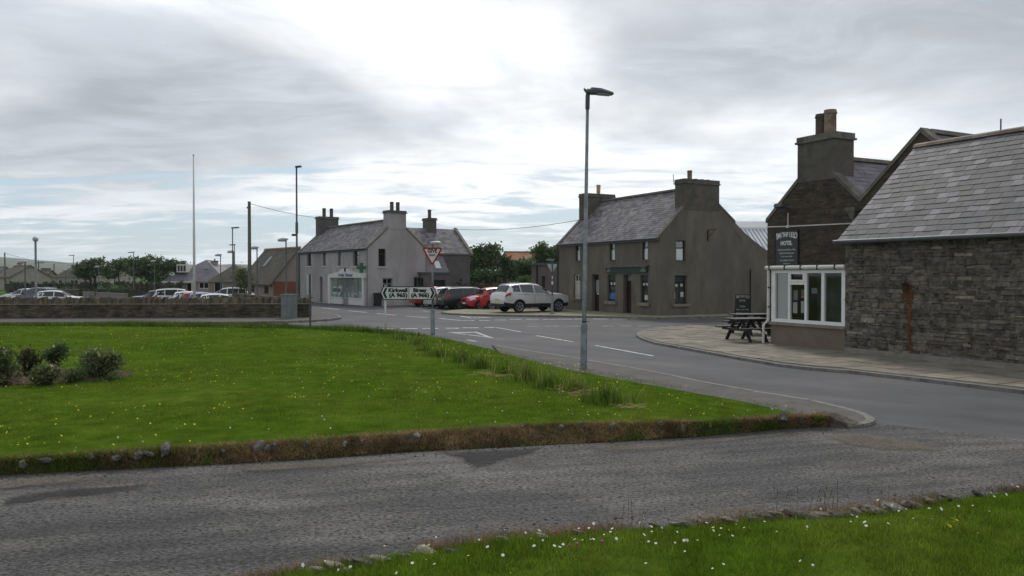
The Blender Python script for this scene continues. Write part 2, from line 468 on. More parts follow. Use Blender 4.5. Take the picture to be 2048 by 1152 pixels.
M['slate_v'] = pm('purple_slate', (0.115, 0.10, 0.118), 0.65, 0.2, 5, 7, col2=(0.14, 0.135, 0.14), bump=0.4, bscale=20, spec=0.4, island=0.25)
M['tile_brown'] = pm('brown_tile', (0.092, 0.080, 0.066), 0.85, 0.2, 2, 6, col2=(0.112, 0.102, 0.078), scale2=0.6, island=0.12)
M['ridge'] = pm('ridge_tile', (0.26, 0.20, 0.155), 0.85, 0.3, 3, 6, col2=(0.16, 0.14, 0.12), scale2=1.4, obj_rand=0.3)
M['ridge_grey'] = pm('ridge_grey', (0.2, 0.18, 0.14), 0.85, 0.3, 3, 6)
M['po_harl'] = pm('brown_harl', (0.160, 0.142, 0.114), 0.95, 0.24, 2.0, 10, col2=(0.116, 0.107, 0.092), mix_lo=0.42, mix_hi=0.66, scale2=0.5, bump=1.0, bscale=40, bdist=0.015, spec=0.1, stretch=(1, 1, 0.4))
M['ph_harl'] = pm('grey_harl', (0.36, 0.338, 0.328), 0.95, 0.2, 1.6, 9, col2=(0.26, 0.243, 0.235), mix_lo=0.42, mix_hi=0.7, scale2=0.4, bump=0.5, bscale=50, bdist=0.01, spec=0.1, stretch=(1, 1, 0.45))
M['ph_dark'] = pm('dark_and_shaded_harl', (0.115, 0.105, 0.098), 0.95, 0.2, 1.5, 8, spec=0.1)  # dark harl; on the wing wall its darkness is painted-in shade
M['chim_harl'] = pm('chimney_harl', (0.118, 0.106, 0.09), 0.95, 0.22, 2.2, 9, col2=(0.085, 0.08, 0.066), scale2=0.9, bump=0.6, bscale=40, spec=0.1)
M['pink_harl'] = pm('pinkish_harl', (0.175, 0.138, 0.113), 0.95, 0.15, 2, 8, bump=0.7, bscale=80, bdist=0.008)
M['concrete'] = pm('cast_concrete', (0.21, 0.195, 0.165), 0.92, 0.22, 4, 8, bump=0.4, bscale=50)
M['cope_conc'] = pm('skew_stone', (0.16, 0.145, 0.12), 0.92, 0.3, 4, 8, col2=(0.1, 0.095, 0.08), bump=0.5, bscale=40)
M['sill'] = pm('sill_paint', (0.46, 0.45, 0.43), 0.8, 0.15, 6)
M['tan'] = pm('tan_render', (0.24, 0.20, 0.15), 0.95, 0.1, 1, 6)
M['cream'] = pm('cream_render', (0.30, 0.27, 0.225), 0.95, 0.1, 1, 6)
M['buff'] = pm('buff_render', (0.30, 0.27, 0.235), 0.95, 0.1, 1, 6)
M['wood_red'] = pm('red_boarding', (0.17, 0.065, 0.035), 0.8, 0.25, 3, 6, stretch=(6, 6, 0.5))
M['white'] = pm('white_upvc', (0.74, 0.74, 0.72), 0.45, 0.06, 4, spec=0.5)
M['white_old'] = pm('weathered_white', (0.60, 0.59, 0.54), 0.7, 0.12, 4, 7, col2=(0.42, 0.40, 0.34), mix_lo=0.58, mix_hi=0.75, scale2=3)
M['black_paint'] = pm('black_paint', (0.022, 0.021, 0.020), 0.6, 0.2, 5, spec=0.4)
M['board'] = pm('sign_board', (0.03, 0.031, 0.034), 0.5, 0.1, 5, spec=0.5)
M['letter'] = pm('white_letter', (0.72, 0.71, 0.67), 0.6, 0.05, 8)
M['letter_dim'] = pm('faded_letter', (0.46, 0.46, 0.43), 0.7, 0.1, 8)
M['green_fascia'] = pm('green_fascia', (0.016, 0.042, 0.034), 0.5, 0.15, 2, spec=0.4)
M['green_cross'] = pm('green_cross', (0.01, 0.115, 0.05), 0.45, 0.08, 3, spec=0.5)
M['blue_letter'] = pm('blue_letter', (0.03, 0.05, 0.2), 0.6, 0.1, 3)
M['door'] = pm('dark_door', (0.03, 0.012, 0.012), 0.55, 0.2, 4, spec=0.4)
M['door_b'] = pm('black_door', (0.012, 0.012, 0.013), 0.5, 0.2, 4, spec=0.4)
M['frame_dark'] = pm('dark_frame', (0.022, 0.02, 0.018), 0.55, 0.1, 4, spec=0.4)
M['frame_grey'] = pm('grey_frame', (0.26, 0.27, 0.28), 0.5, 0.1, 4)
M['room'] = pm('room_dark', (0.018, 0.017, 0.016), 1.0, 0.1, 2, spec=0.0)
M['room_grey'] = pm('room_grey', (0.34, 0.34, 0.335), 1.0, 0.3, 1.3, spec=0.0)
M['curtain'] = pm('net_curtain', (0.75, 0.73, 0.68), 0.95, 0.3, 9, 4, stretch=(8, 8, 0.6))
M['paper'] = pm('paper', (0.55, 0.54, 0.5), 0.8, 0.1, 5)
M['blue_paper'] = pm('blue_poster', (0.05, 0.17, 0.42), 0.7, 0.15, 6)
M['green_stuff'] = pm('green_display', (0.10, 0.22, 0.13), 0.8, 0.5, 6)
M['pane'] = glass('window_glass')
M['pane_dark'] = glass('window_glass_dark', (0.86, 0.87, 0.87), 0.025, graze=0.16)
M['car_glass'] = glass('car_glass', (0.16, 0.18, 0.18), 0.035)
M['car_glass_p'] = glass('car_glass_privacy', (0.015, 0.015, 0.015), 0.025)
M['galv'] = pm('galvanised', (0.22, 0.24, 0.25), 0.55, 0.22, 7, 6, col2=(0.15, 0.165, 0.17), scale2=5, metal=0.35, spec=0.4, speck=((0.4, 0.42, 0.42), 18, 0.66))
M['galv_dark'] = pm('dark_steel', (0.085, 0.095, 0.10), 0.5, 0.2, 6, metal=0.3)
M['lamp_head'] = pm('lamp_head', (0.045, 0.05, 0.055), 0.4, 0.1, 5, metal=0.2, spec=0.5)
M['lantern'] = pm('lantern_shell', (0.42, 0.43, 0.42), 0.35, 0.1, 5, spec=0.6)
M['pole_wood'] = pm('pole_wood', (0.13, 0.12, 0.10), 0.9, 0.3, 5, stretch=(8, 8, 0.4))
M['pole_white'] = pm('pole_white', (0.62, 0.62, 0.60), 0.5, 0.08, 3)
M['wire'] = pm('wire', (0.05, 0.05, 0.05), 0.6, 0.0)
M['sign_white'] = pm('sign_white', (0.60, 0.60, 0.57), 0.5, 0.1, 6, col2=(0.42, 0.43, 0.38), mix_lo=0.58, mix_hi=0.78, scale2=2.5)
M['sign_red'] = pm('sign_red', (0.36, 0.014, 0.02), 0.5, 0.08, 5)
M['sign_black'] = pm('sign_black', (0.012, 0.012, 0.012), 0.5, 0.05, 5)
M['sign_back'] = pm('sign_back', (0.42, 0.43, 0.42), 0.6, 0.1, 5)
M['cabinet'] = pm('cabinet_paint', (0.165, 0.195, 0.195), 0.6, 0.12, 2, 7, col2=(0.13, 0.15, 0.14), scale2=1.6)
M['bin'] = pm('bin_plastic', (0.022, 0.024, 0.026), 0.55, 0.1, 4)
M['pot'] = pm('clay_pot', (0.27, 0.20, 0.145), 0.9, 0.25, 5, col2=(0.16, 0.11, 0.08), scale2=2)
M['pot_dark'] = pm('sooty_pot', (0.10, 0.08, 0.065), 0.9, 0.3, 5)
M['pot_buff'] = pm('buff_pot', (0.42, 0.29, 0.15), 0.9, 0.2, 5)
M['rust'] = pm('rusty_sheet', (0.30, 0.095, 0.035), 0.85, 0.3, 1.2, 7, col2=(0.22, 0.13, 0.08), scale2=0.6)
M['rust_dark'] = pm('rust_stain', (0.13, 0.045, 0.014), 0.95, 0.4, 9, 7, col2=(0.17, 0.08, 0.03), scale2=4)
M['sheet_white'] = pm('profiled_sheet', (0.60, 0.62, 0.63), 0.5, 0.05, 2)
M['sheet_grey'] = pm('grey_sheet', (0.27, 0.29, 0.31), 0.55, 0.1, 2)
M['bark'] = pm('bark', (0.055, 0.046, 0.036), 0.95, 0.35, 5, 7, stretch=(3, 3, 0.6), bump=0.6, bscale=20)
M['leaf'] = pm('leaf', (0.078, 0.128, 0.038), 0.55, 0.3, 0.5, 5, col2=(0.05, 0.092, 0.03), scale2=0.35, spec=0.35, trans=0.42, island=0.5)
M['leaf_dk'] = pm('leaf_dark', (0.050, 0.09, 0.028), 0.55, 0.3, 0.5, 5, col2=(0.034, 0.062, 0.022), scale2=0.4, spec=0.3, trans=0.38, island=0.5)
M['leaf_lt'] = pm('leaf_light', (0.09, 0.14, 0.035), 0.6, 0.3, 0.8, 5, spec=0.25, trans=0.4, island=0.45)
M['leaf_gy'] = pm('leaf_grey', (0.115, 0.155, 0.05), 0.6, 0.3, 2, 5, col2=(0.15, 0.145, 0.085), scale2=2, spec=0.3, trans=0.45, island=0.5)
M['rank'] = pm('rank_grass', (0.062, 0.112, 0.012), 0.65, 0.4, 1.2, 6, col2=(0.11, 0.15, 0.025), scale2=0.8, spec=0.15, trans=0.4, island=0.5)
M['iron'] = pm('rusted_iron', (0.05, 0.028, 0.018), 0.9, 0.3, 8)
M['scrub'] = pm('dry_scrub', (0.085, 0.07, 0.04), 0.9, 0.3, 1, 5, col2=(0.05, 0.055, 0.025), scale2=0.5, trans=0.25, island=0.5)
M['petal_y'] = pm('petal_yellow', (0.75, 0.60, 0.02), 0.6, 0.1, 3, trans=0.2)
M['petal_w'] = pm('petal_white', (0.75, 0.74, 0.70), 0.6, 0.08, 3, trans=0.2)
M['petal_c'] = pm('petal_cream', (0.62, 0.62, 0.36), 0.6, 0.1, 3, trans=0.2)
M['petal_p'] = pm('petal_pink', (0.42, 0.10, 0.22), 0.6, 0.1, 3, trans=0.2)
M['rubber'] = pm('tyre', (0.018, 0.018, 0.018), 0.85, 0.2, 8)
M['alloy'] = pm('alloy', (0.42, 0.43, 0.44), 0.35, 0.05, 5, metal=0.7)
M['trim'] = pm('black_trim', (0.018, 0.018, 0.019), 0.55, 0.05, 5)
M['tail_red'] = pm('tail_lamp', (0.36, 0.012, 0.014), 0.2, 0.1, 5, spec=0.6)
M['head_lamp'] = pm('head_lamp', (0.6, 0.62, 0.64), 0.15, 0.1, 9, spec=0.7, metal=0.3)
M['plate_y'] = pm('plate_yellow', (0.55, 0.40, 0.07), 0.5, 0.3, 30)
M['plate_w'] = pm('plate_white', (0.6, 0.6, 0.58), 0.5, 0.3, 30)


def paint(name, col, metal=0.0):
    return pm(name, col, 0.32, 0.05, 2, spec=0.5, metal=metal, coat=0.6)


M['car_silver'] = paint('silver_paint', (0.55, 0.55, 0.54), 0.2)
M['car_white'] = paint('white_paint', (0.66, 0.66, 0.65))
M['car_red'] = paint('red_paint', (0.40, 0.012, 0.02))
M['car_green'] = paint('dark_green_paint', (0.010, 0.016, 0.016))
M['car_blue'] = paint('blue_paint', (0.10, 0.16, 0.34), 0.2)
M['car_navy'] = paint('navy_paint', (0.035, 0.045, 0.075), 0.2)
M['car_black'] = paint('black_car_paint', (0.015, 0.015, 0.016))
M['car_grey'] = paint('grey_paint', (0.10, 0.10, 0.105), 0.3)
# ------------------------------------------------------------------ ground, roads, pavements
def struct(o): o['kind'] = 'structure'; return o
def stuff(o): o['kind'] = 'stuff'; return o


def sheet(name, pts, z, mat, step=None, zf=None, holes=(), uvjit=0.0):
    inner = inner_grid(pts, step, holes) if step else ()
    v, f = tri_fill(pts, holes, inner)
    V = [(p.x, p.y, (zf(p.x, p.y) if zf else z)) for p in v]
    me = bpy.data.meshes.new(name)
    f2 = []
    for t in f:
        a, b, c = (V[i] for i in t)
        up = (b[0] - a[0]) * (c[1] - a[1]) - (b[1] - a[1]) * (c[0] - a[0])
        f2.append(t if up > 0 else t[::-1])
    me.from_pydata(V, [], f2); me.materials.append(mat)
    if zf: me.polygons.foreach_set('use_smooth', [True] * len(me.polygons))
    return link(name, me)


def P2(px, z=0.0): return [tuple(gp(x, y, z)[:2]) for x, y in px]


def dens(line, step, jit=0.0):
    """points along a polyline every step metres"""
    out = []
    for a, b in zip(line[:-1], line[1:]):
        a, b = Vector(a), Vector(b); n = max(1, int((b - a).length / step))
        for i in range(n):
            p = a.lerp(b, i / n)
            if jit: p = p + Vector([rnd.uniform(-jit, jit) for _ in range(len(p))])
            out.append(tuple(p))
    out.append(tuple(line[-1])); return out


def seg_dist(p, line):
    p = Vector((p[0], p[1])); best = 1e9
    for a, b in zip(line[:-1], line[1:]):
        a, b = Vector(a[:2]), Vector(b[:2]); d = b - a
        t = max(0, min(1, (p - a).dot(d) / max(d.length_squared, 1e-9)))
        best = min(best, (p - a - d * t).length)
    return best


me = bpy.data.meshes.new('ground')
me.from_pydata([(-9400, -300, -0.5), (9400, -300, -0.5), (9400, 4700, -0.5), (-9400, 4700, -0.5)], [], [(0, 1, 2, 3)])
me.materials.append(M['field']); struct(link('ground', me))

road = struct(sheet('road', [(-75, -20), (60, -20), (60, 62), (14, 74), (-8, 92), (-28, 92), (-18.2, 52), (-10.6, 41.3), (-75, 41.3)], 0.0, M['asphalt']))
struct(sheet('car_park', [(-75, 41.2), (-10.5, 41.2), (-18.1, 52), (-27.9, 92), (-75, 92)], -0.45, M['asphalt']))

# far hills, a long low ridge
def hill_h(x, y):
    r = math.hypot(x, y); px = 1024 + F * x / max(y, 1)
    pts = [(-4000, 30), (-1500, 46), (-400, 44), (0, 38), (60, 32), (120, 28), (230, 17), (330, 14), (455, 23), (560, 20), (760, 13), (1000, 10), (1500, 9), (2300, 16), (4500, 30)]
    k = pts[0][1]
    for (a, ha), (b, hb) in zip(pts[:-1], pts[1:]):
        if a <= px <= b: k = ha + (hb - ha) * (px - a) / (b - a)
    if px > 4500: k = 30
    t = max(0, min(1, (y - 1400) / 2400)); t = t * t * (3 - 2 * t)
    n = noise.noise(Vector((x / 700, y / 700, 0))) * 0.06 + noise.noise(Vector((x / 250, y / 250, 3))) * 0.025
    return -3 + (k * 3800 / F + 5.2) * t * (1 + n)


hv, hf = [], []
NXH, NYH = 150, 26
for j in range(NYH + 1):
    for i in range(NXH + 1):
        y = 1200 + j / NYH * 3200; x = (i / NXH - 0.5) * 2 * 1.9 * y
        hv.append((x, y, hill_h(x, y)))
hf = [(j * (NXH + 1) + i, j * (NXH + 1) + i + 1, (j + 1) * (NXH + 1) + i + 1, (j + 1) * (NXH + 1) + i) for j in range(NYH) for i in range(NXH)]
me = bpy.data.meshes.new('hills'); me.from_pydata(hv, [], hf); me.materials.append(M['hill'])
me.polygons.foreach_set('use_smooth', [True] * len(me.polygons)); struct(link('hills', me))

# ---- the lawn
NEAR_PX = [(-700, 962), (-300, 938), (0, 918), (250, 904), (500, 888), (830, 866), (1100, 850), (1400, 844), (1600, 833), (1648, 832)]
ROADSIDE_PX = [(1648, 832), (1600, 822), (1552, 811), (1480, 795), (1400, 780), (1300, 762), (1180, 740), (1090, 722), (1000, 703), (930, 686), (880, 675), (800, 666), (700, 660), (620, 657), (400, 653), (0, 653), (-700, 653)]
LZ = 0.2
near_l = P2(NEAR_PX, LZ); side_l = P2(ROADSIDE_PX, 0.05)
lawn_poly = dens(near_l, 0.5) + dens(side_l, 0.8)[1:]


def lawn_z(x, y):
    d = seg_dist((x, y), side_l)
    t = min(1, d / 2.6); t = t * t * (3 - 2 * t)
    return 0.045 + (LZ - 0.045) * t + 0.03 * t * noise.noise(Vector((x * 0.35, y * 0.35, 0))) + 0.012 * t * noise.noise(Vector((x * 1.3, y * 1.3, 5)))


lawn = struct(sheet('lawn', lawn_poly, 0, M['lawn'], 0.6, lawn_z))

# earth bank between lawn and track
BANK_PX = [(-700, 1006), (-300, 978), (0, 953), (250, 940), (500, 928), (640, 920), (850, 903), (1000, 897), (1200, 887), (1400, 874), (1560, 861), (1650, 855), (1700, 849)]
bank_l = P2(BANK_PX, 0.01)
bv, bf = [], []
top = dens(near_l, 0.16); bot = dens(bank_l, 0.16)
NB = 130
def along(line, t):
    L_ = [0.0]
    for a, b in zip(line[:-1], line[1:]): L_.append(L_[-1] + math.hypot(b[0] - a[0], b[1] - a[1]))
    q = t * L_[-1]
    for i in range(len(line) - 1):
        if q <= L_[i + 1] or i == len(line) - 2:
            k = (q - L_[i]) / max(L_[i + 1] - L_[i], 1e-9)
            return (line[i][0] + (line[i + 1][0] - line[i][0]) * k, line[i][1] + (line[i + 1][1] - line[i][1]) * k)
for i in range(NB + 1):
    a = along(near_l, i / NB); b = along(bank_l, i / NB)
    for j in range(6):
        t = j / 5; x = a[0] + (b[0] - a[0]) * t; y = a[1] + (b[1] - a[1]) * t
        z = 0.004 + (LZ + 0.0) * (1 - t) ** 0.8 + 0.035 * math.sin(math.pi * t) * (noise.noise(Vector((x * 3, y * 3, 1))) + 0.6)
        bv.append((x, y + 0.05 * noise.noise(Vector((x * 2, y * 2, 7))) * (j > 0), z if j < 5 else -0.01))
bf = [(i * 6 + j, i * 6 + j + 1, i * 6 + j + 7, i * 6 + j + 6) for i in range(NB) for j in range(5)]
me = bpy.data.meshes.new('earth_bank'); me.from_pydata(bv, [], bf); me.materials.append(M['bank'])
me.polygons.foreach_set('use_smooth', [True] * len(me.polygons)); struct(link('earth_bank', me))

# ---- gravelly track
VERGE_PX = [(470, 1170), (560, 1152), (640, 1136), (700, 1128), (860, 1101), (1000, 1082), (1150, 1069), (1300, 1058), (1420, 1050), (1530, 1042), (1650, 1030), (1760, 1021), (1850, 1008), (1950, 996), (2048, 985), (2300, 952)]
verge_l = P2(VERGE_PX, 0.02)
tr_top = [(-60, -9.0)] + P2([(-700, 1008), (-300, 980), (0, 955), (250, 942), (500, 931), (640, 923), (850, 906), (1000, 900), (1200, 890), (1400, 877), (1560, 863), (1650, 856), (1700, 846), (1735, 846)])
tr_right = P2([(1735, 846), (1790, 850), (1850, 859), (1950, 868), (2048, 880), (2300, 912), (2600, 950)])
tr_poly = dens(tr_top, 0.5) + dens(tr_right, 0.22, 0.05)[1:] + [(17.0, 10.2), (9, 7), (2, 4.2), (-3, 2.6), (-9, 0.5), (-60, -18)]


def track_z(x, y):
    e = seg_dist((x, y), tr_right)
    k = min(1, e / 0.8)
    return 0.006 + k * (0.022 + 0.012 * noise.noise(Vector((x * 0.6, y * 1.1, 2))) + 0.006 * noise.noise(Vector((x * 2.4, y * 2.4, 4))))


track = struct(sheet('track', tr_poly, 0, M['track'], 0.45, track_z))

def on_track(name, px, mat, dz):
    poly = P2(px, 0.02); o = sheet(name, dens(poly + [poly[0]], .22, .03)[:-1], 0, mat, .12, lambda x, y: track_z(x, y) + dz); o.parent = track
    at_ = o.data.attributes.new('cover', 'FLOAT', 'POINT')
    for i, v in enumerate(o.data.vertices): at_.data[i].value = min(.75, seg_dist(v.co, poly + [poly[0]]) / .16)
    return o


on_track('tar_patch', [(870, 906), (960, 902), (1080, 897), (1070, 908), (1010, 921), (985, 934), (955, 941), (930, 930), (905, 916)], M['patch'], .007)
on_track('tar_patch', [(0, 1000), (130, 978), (300, 968), (280, 984), (120, 1000), (0, 1016)], M['patch'], .007)
on_track('dust_patch', [(-60, 966), (60, 957), (190, 950), (170, 966), (80, 976), (-60, 990)], M['dust'], .009)
on_track('dust_patch', [(470, 934), (600, 927), (720, 920), (840, 910), (830, 920), (700, 935), (560, 946), (480, 948)], M['dust'], .009)
on_track('dust_patch', [(1180, 893), (1400, 880), (1560, 868), (1640, 864), (1480, 884), (1300, 903), (1190, 908)], M['dust'], .009)
on_track('dust_patch', [(1640, 872), (1720, 868), (1840, 885), (1900, 905), (1780, 905), (1690, 892)], M['dust'], .009)
on_track('dust_patch', [(1400, 1022), (1480, 1012), (1560, 1014), (1540, 1028), (1440, 1036)], M['dust'], .009)

# ---- near verge with long grass
VZ = 0.07
verge_poly = dens(verge_l, 0.3) + [(20, 10.5), (20, -6), (-6, -6), (-6, 4.2), (-3.4, 4.9)]


def verge_z(x, y):
    d = seg_dist((x, y), verge_l); t = min(1, d / 0.8)
    return 0.035 + 0.07 * t + 0.025 * noise.noise(Vector((x * 0.8, y * 0.8, 9))) * t


verge = struct(sheet('grass_verge', verge_poly, 0, M['lawn'], 0.45, verge_z))

# ---- pavements: a bed sheet with upright edges and kerbstones
def raised(name, poly, z, mat):
    v, f = tri_fill(poly)
    mb = MB(); mb.add([(p.x, p.y, z) for p in v], f)
    n = len(poly)
    for i in range(n):
        a, b = poly[i], poly[(i + 1) % n]
        mb.poly([(a[0], a[1], -0.05), (b[0], b[1], -0.05), (b[0], b[1], z), (a[0], a[1], z)])
    return struct(mb.build(name, mat))


def kerbs(line, z, parent, w=0.13, length=0.9, outward=1):
    pts = dens(line, length)
    for a, b in zip(pts[:-1], pts[1:]):
        a, b = Vector(a), Vector(b); d = (b - a)
        if d.length < 0.12: continue
        n = Vector((-d.y, d.x)).normalized() * outward
        c = (a + b) / 2
        mb = MB(); h = d / 2 * 0.985
        mb.obox((c.x - n.x * (w / 2 - 0.012), c.y - n.y * (w / 2 - 0.012), z / 2 - 0.02), (h.x, h.y, 0), (n.x * w / 2, n.y * w / 2, 0), (0, 0, z / 2 + 0.02 + rnd.uniform(0.003, 0.008)))
        mb.build('kerbstone', M['kerb'], parent)


# tarmac footway beside the lawn
FZ = 0.06
kerb_px = [(985, 690), (1028, 698), (1100, 709), (1169, 719.5), (1250, 734), (1340, 751), (1400, 764), (1500, 782), (1615, 800), (1685, 817), (1712, 825), (1728, 832), (1734, 838), (1728, 843), (1712, 846), (1685, 849)]
kl = P2(kerb_px, FZ)
fw_poly = kl + P2([(1640, 845), (1600, 832), (1552, 818), (1480, 802), (1400, 788), (1300, 770), (1180, 748), (1090, 729), (1000, 706)], FZ)
foot = raised('footway', fw_poly, FZ, M['footway'])
kerbs(kl, FZ, foot, outward=-1)

# paved forecourt of the hotel
HZ = 0.065
hotel_kerb_px = [(1545, 642.5), (1450, 645), (1380, 648), (1320, 653), (1290, 659), (1275, 665), (1273, 670), (1282, 676), (1310, 685), (1400, 701), (1480, 715), (1558, 728), (1621, 735), (1700, 741), (1843, 757), (2048, 781), (2300, 812)]
hkl = P2(hotel_kerb_px, HZ)
hp_poly = hkl + [(16.5, 15.0), (19, 26), (14, 38), (10.6, 38)]
forecourt = raised('forecourt', hp_poly, HZ - 0.012, M['flag_bed'])
kerbs(hkl, HZ, forecourt, outward=-1)


def clip_poly(subj, clip):
    out = [Vector(p) for p in subj]
    n = len(clip)
    for i in range(n):
        a, b = Vector(clip[i]), Vector(clip[(i + 1) % n]); e = b - a; nrm = Vector((-e.y, e.x))
        inp, out = out, []
        for k in range(len(inp)):
            p, q = inp[k], inp[(k + 1) % len(inp)]
            dp, dq = (p - a).dot(nrm), (q - a).dot(nrm)
            if dp >= 0: out.append(p)
            if dp * dq < 0: out.append(p.lerp(q, dp / (dp - dq)))
        if not out: return []
    return out


def area(p): return 0.5 * abs(sum(p[i][0] * p[(i + 1) % len(p)][1] - p[(i + 1) % len(p)][0] * p[i][1] for i in range(len(p))))


def flags(poly, org, ax, xr, yr, sx, sy, z, mat, parent, name='paving_slab', limit=300, gap=0.012):
    ax = Vector(ax).normalized(); ay = Vector((-ax.y, ax.x)); n = 0
    y = yr[0]; row = 0
    while y < yr[1]:
        h = sy * rnd.uniform(0.85, 1.15); x = xr[0] - rnd.random() * sx
        while x < xr[1]:
            w = sx * rnd.uniform(0.7, 1.35)
            cor = [Vector(org) + ax * q + ay * r_ for q, r_ in ((x + gap, y + gap), (x + w - gap, y + gap), (x + w - gap, y + h - gap), (x + gap, y + h - gap))]
            pc = clip_poly(poly, cor)
            if len(pc) >= 3 and area(pc) > 0.04 and n < limit:
                dz = rnd.uniform(-0.003, 0.006); tl = Vector((rnd.uniform(-1, 1), rnd.uniform(-1, 1))) * 0.006
                c0 = sum(pc, Vector((0, 0))) / len(pc)
                MB().extr([(p.x, p.y, z + dz + tl.dot(p - c0)) for p in pc], (0, 0, -0.06)).build(name, mat, parent); n += 1
            x += w
        y += h; row += 1
    return n


hk_in = [p for p in hkl]
HOTEL_AX = (0.888, 0.46)
C1 = gp(1688, 708, 0.0)
slab_poly = P2([(1545, 644), (1450, 646.5), (1380, 649.5), (1322, 654.5), (1294, 660), (1281, 665.5), (1279, 669.5), (1288, 674.5), (1315, 682.5), (1404, 698), (1484, 711.5), (1560, 724), (1621, 731), (1700, 737), (1843, 752), (2048, 775), (2300, 805)], HZ) + [(16.0, 15.0), (14.0, 20.0), (10.3, 24.0), (9.0, 27.0), (11.5, 31), (13, 37)]
flags(slab_poly, (C1.x, C1.y), HOTEL_AX, (-6, 4), (-10, 19), 0.62, 0.85, HZ + 0.004, M['flag'], forecourt)

# mossy pavement in front of the far grey house
PZ = 0.1
po_kerb_px = [(886, 624.2), (900, 626), (940, 628), (1080, 630.3), (1168, 631.6), (1316, 634.5), (1400, 633), (1470, 631), (1529, 629.8), (1640, 628)]
pkl = P2(po_kerb_px, PZ)
po_poly = pkl + P2([(1640, 600), (1100, 606), (1000, 613), (950, 616.5), (905, 620), (888, 622.4)], PZ)
po_pave = raised('pavement', po_poly, PZ, M['po_pave'])
kerbs(pkl, PZ, po_pave, outward=1)

# footway along the drystone wall
wall_kerb_px = [(-700, 645.4), (0, 644.4), (300, 644), (500, 643), (600, 641), (650, 638.5), (676, 635), (678, 632), (668, 628.5), (640, 625)]
wkl = P2(wall_kerb_px, 0.1)
wf_poly = wkl + P2([(600, 622), (596, 630), (500, 634), (0, 635), (-700, 635.5)], 0.1)
wall_foot = raised('footway', wf_poly, 0.1, M['footway'])
kerbs([p for p in wkl if p[0] > -32], 0.1, wall_foot, outward=1)

# ---- painted markings
def stroke(px0, px1, w):
    a, b = gp(*px0), gp(*px1); d = (b - a).normalized(); n = Vector((-d.y, d.x, 0)) * w / 2
    q = [a - n, b - n, b + n, a + n]
    for p in q: p.z = 0.004
    MB().poly(q).build('road_marking', M['paint'], road)


for x0, x1, y in ((756, 791, 657.6), (801, 836, 657.4), (843.6, 877, 657), (892, 918, 656.6), (925.6, 957.4, 655.6), (969, 992, 655)):
    stroke((x0, y), (x1, y), 0.34)
for x0, x1, y in ((923, 949, 641.3), (958, 980, 641.2), (990, 1013, 640), (1020, 1042.5, 639), (1052, 1077, 638.8), (1085.5, 1112, 639), (1114, 1145, 638.6), (1148, 1172, 638.2), (1185, 1216, 638), (1225, 1255, 638), (1262, 1290, 637.8), (1300, 1330, 637.6), (1338, 1366, 637.4), (1374, 1392, 637.2)):
    stroke((x0, y), (x1, y), 0.3)
for x0, x1, y in ((1054, 1076, 653), (1090, 1117, 652.8), (1131, 1160, 652.5), (1204, 1228, 652.2), (1240, 1263, 652), (1276, 1300, 652)):
    stroke((x0, y), (x1, y), 0.12)
for a, b, w in (((989, 654.6), (1042.5, 663.8), 0.12), ((1073, 671.4), (1145, 683.7), 0.12), ((1190.6, 691), (1306, 712), 0.12), ((879.5, 637), (920.5, 641), 0.2),
                ((753, 627), (791, 630.4), 0.2), ((813, 633), (855, 635.3), 0.2), ((644, 616), (678, 619), 0.2), ((697, 621.5), (733.5, 625), 0.2), ((934, 679.6), (953, 683), 0.12),
                ((236, 647.2), (252, 647.2), 0.22), ((281, 647), (301, 647), 0.22), ((574, 645.9), (599, 645.7), 0.2), ((630, 644.6), (648, 644), 0.2), ((846, 621.8), (858, 622.6), 0.2)):
    stroke(a, b, w)
for tri in (((893.8, 664.8), (953, 663.8), (989, 676.7)), ((916, 632), (984, 635), (942, 636.6))):     # warning triangles
    P = [gp(*q) for q in tri]; c = sum(P, Vector()) / 3; mb = MB()
    for i in range(3):
        a, b = P[i], P[(i + 1) % 3]
        q = [a, b, b.lerp(c, 0.34), a.lerp(c, 0.34)]
        for p in q: p.z = 0.0045
        mb.poly([tuple(p) for p in q])
    mb.build('road_marking', M['paint'], road)
# ------------------------------------------------------------------ building helpers
def PT(plane, c, s, d, z):
    """a point of a wall: plane 'x' lies at x=c and runs along y, 'y' lies at y=c and runs along x; d goes inwards"""
    return (c + d, s, z) if plane == 'x' else (s, c + d, z)


def wall_mesh(mb, plane, c, outline, holes, depth=0.22):
    hl = [[(a, z0), (b, z0), (b, z1), (a, z1)] for a, b, z0, z1 in holes]
    v, f = tri_fill(outline, hl)
    mb.add([PT(plane, c, p.x, 0, p.y) for p in v], f)
    for h in hl:
        for i in range(4):
            (s0, z0), (s1, z1) = h[i], h[(i + 1) % 4]
            mb.poly([PT(plane, c, s0, 0, z0), PT(plane, c, s1, 0, z1), PT(plane, c, s1, depth, z1), PT(plane, c, s0, depth, z0)])


def pbox(mb, plane, c, s0, s1, d0, d1, z0, z1):
    if plane == 'x': mb.box(c + d0, c + d1, s0, s1, z0, z1)
    else: mb.box(s0, s1, c + d0, c + d1, z0, z1)


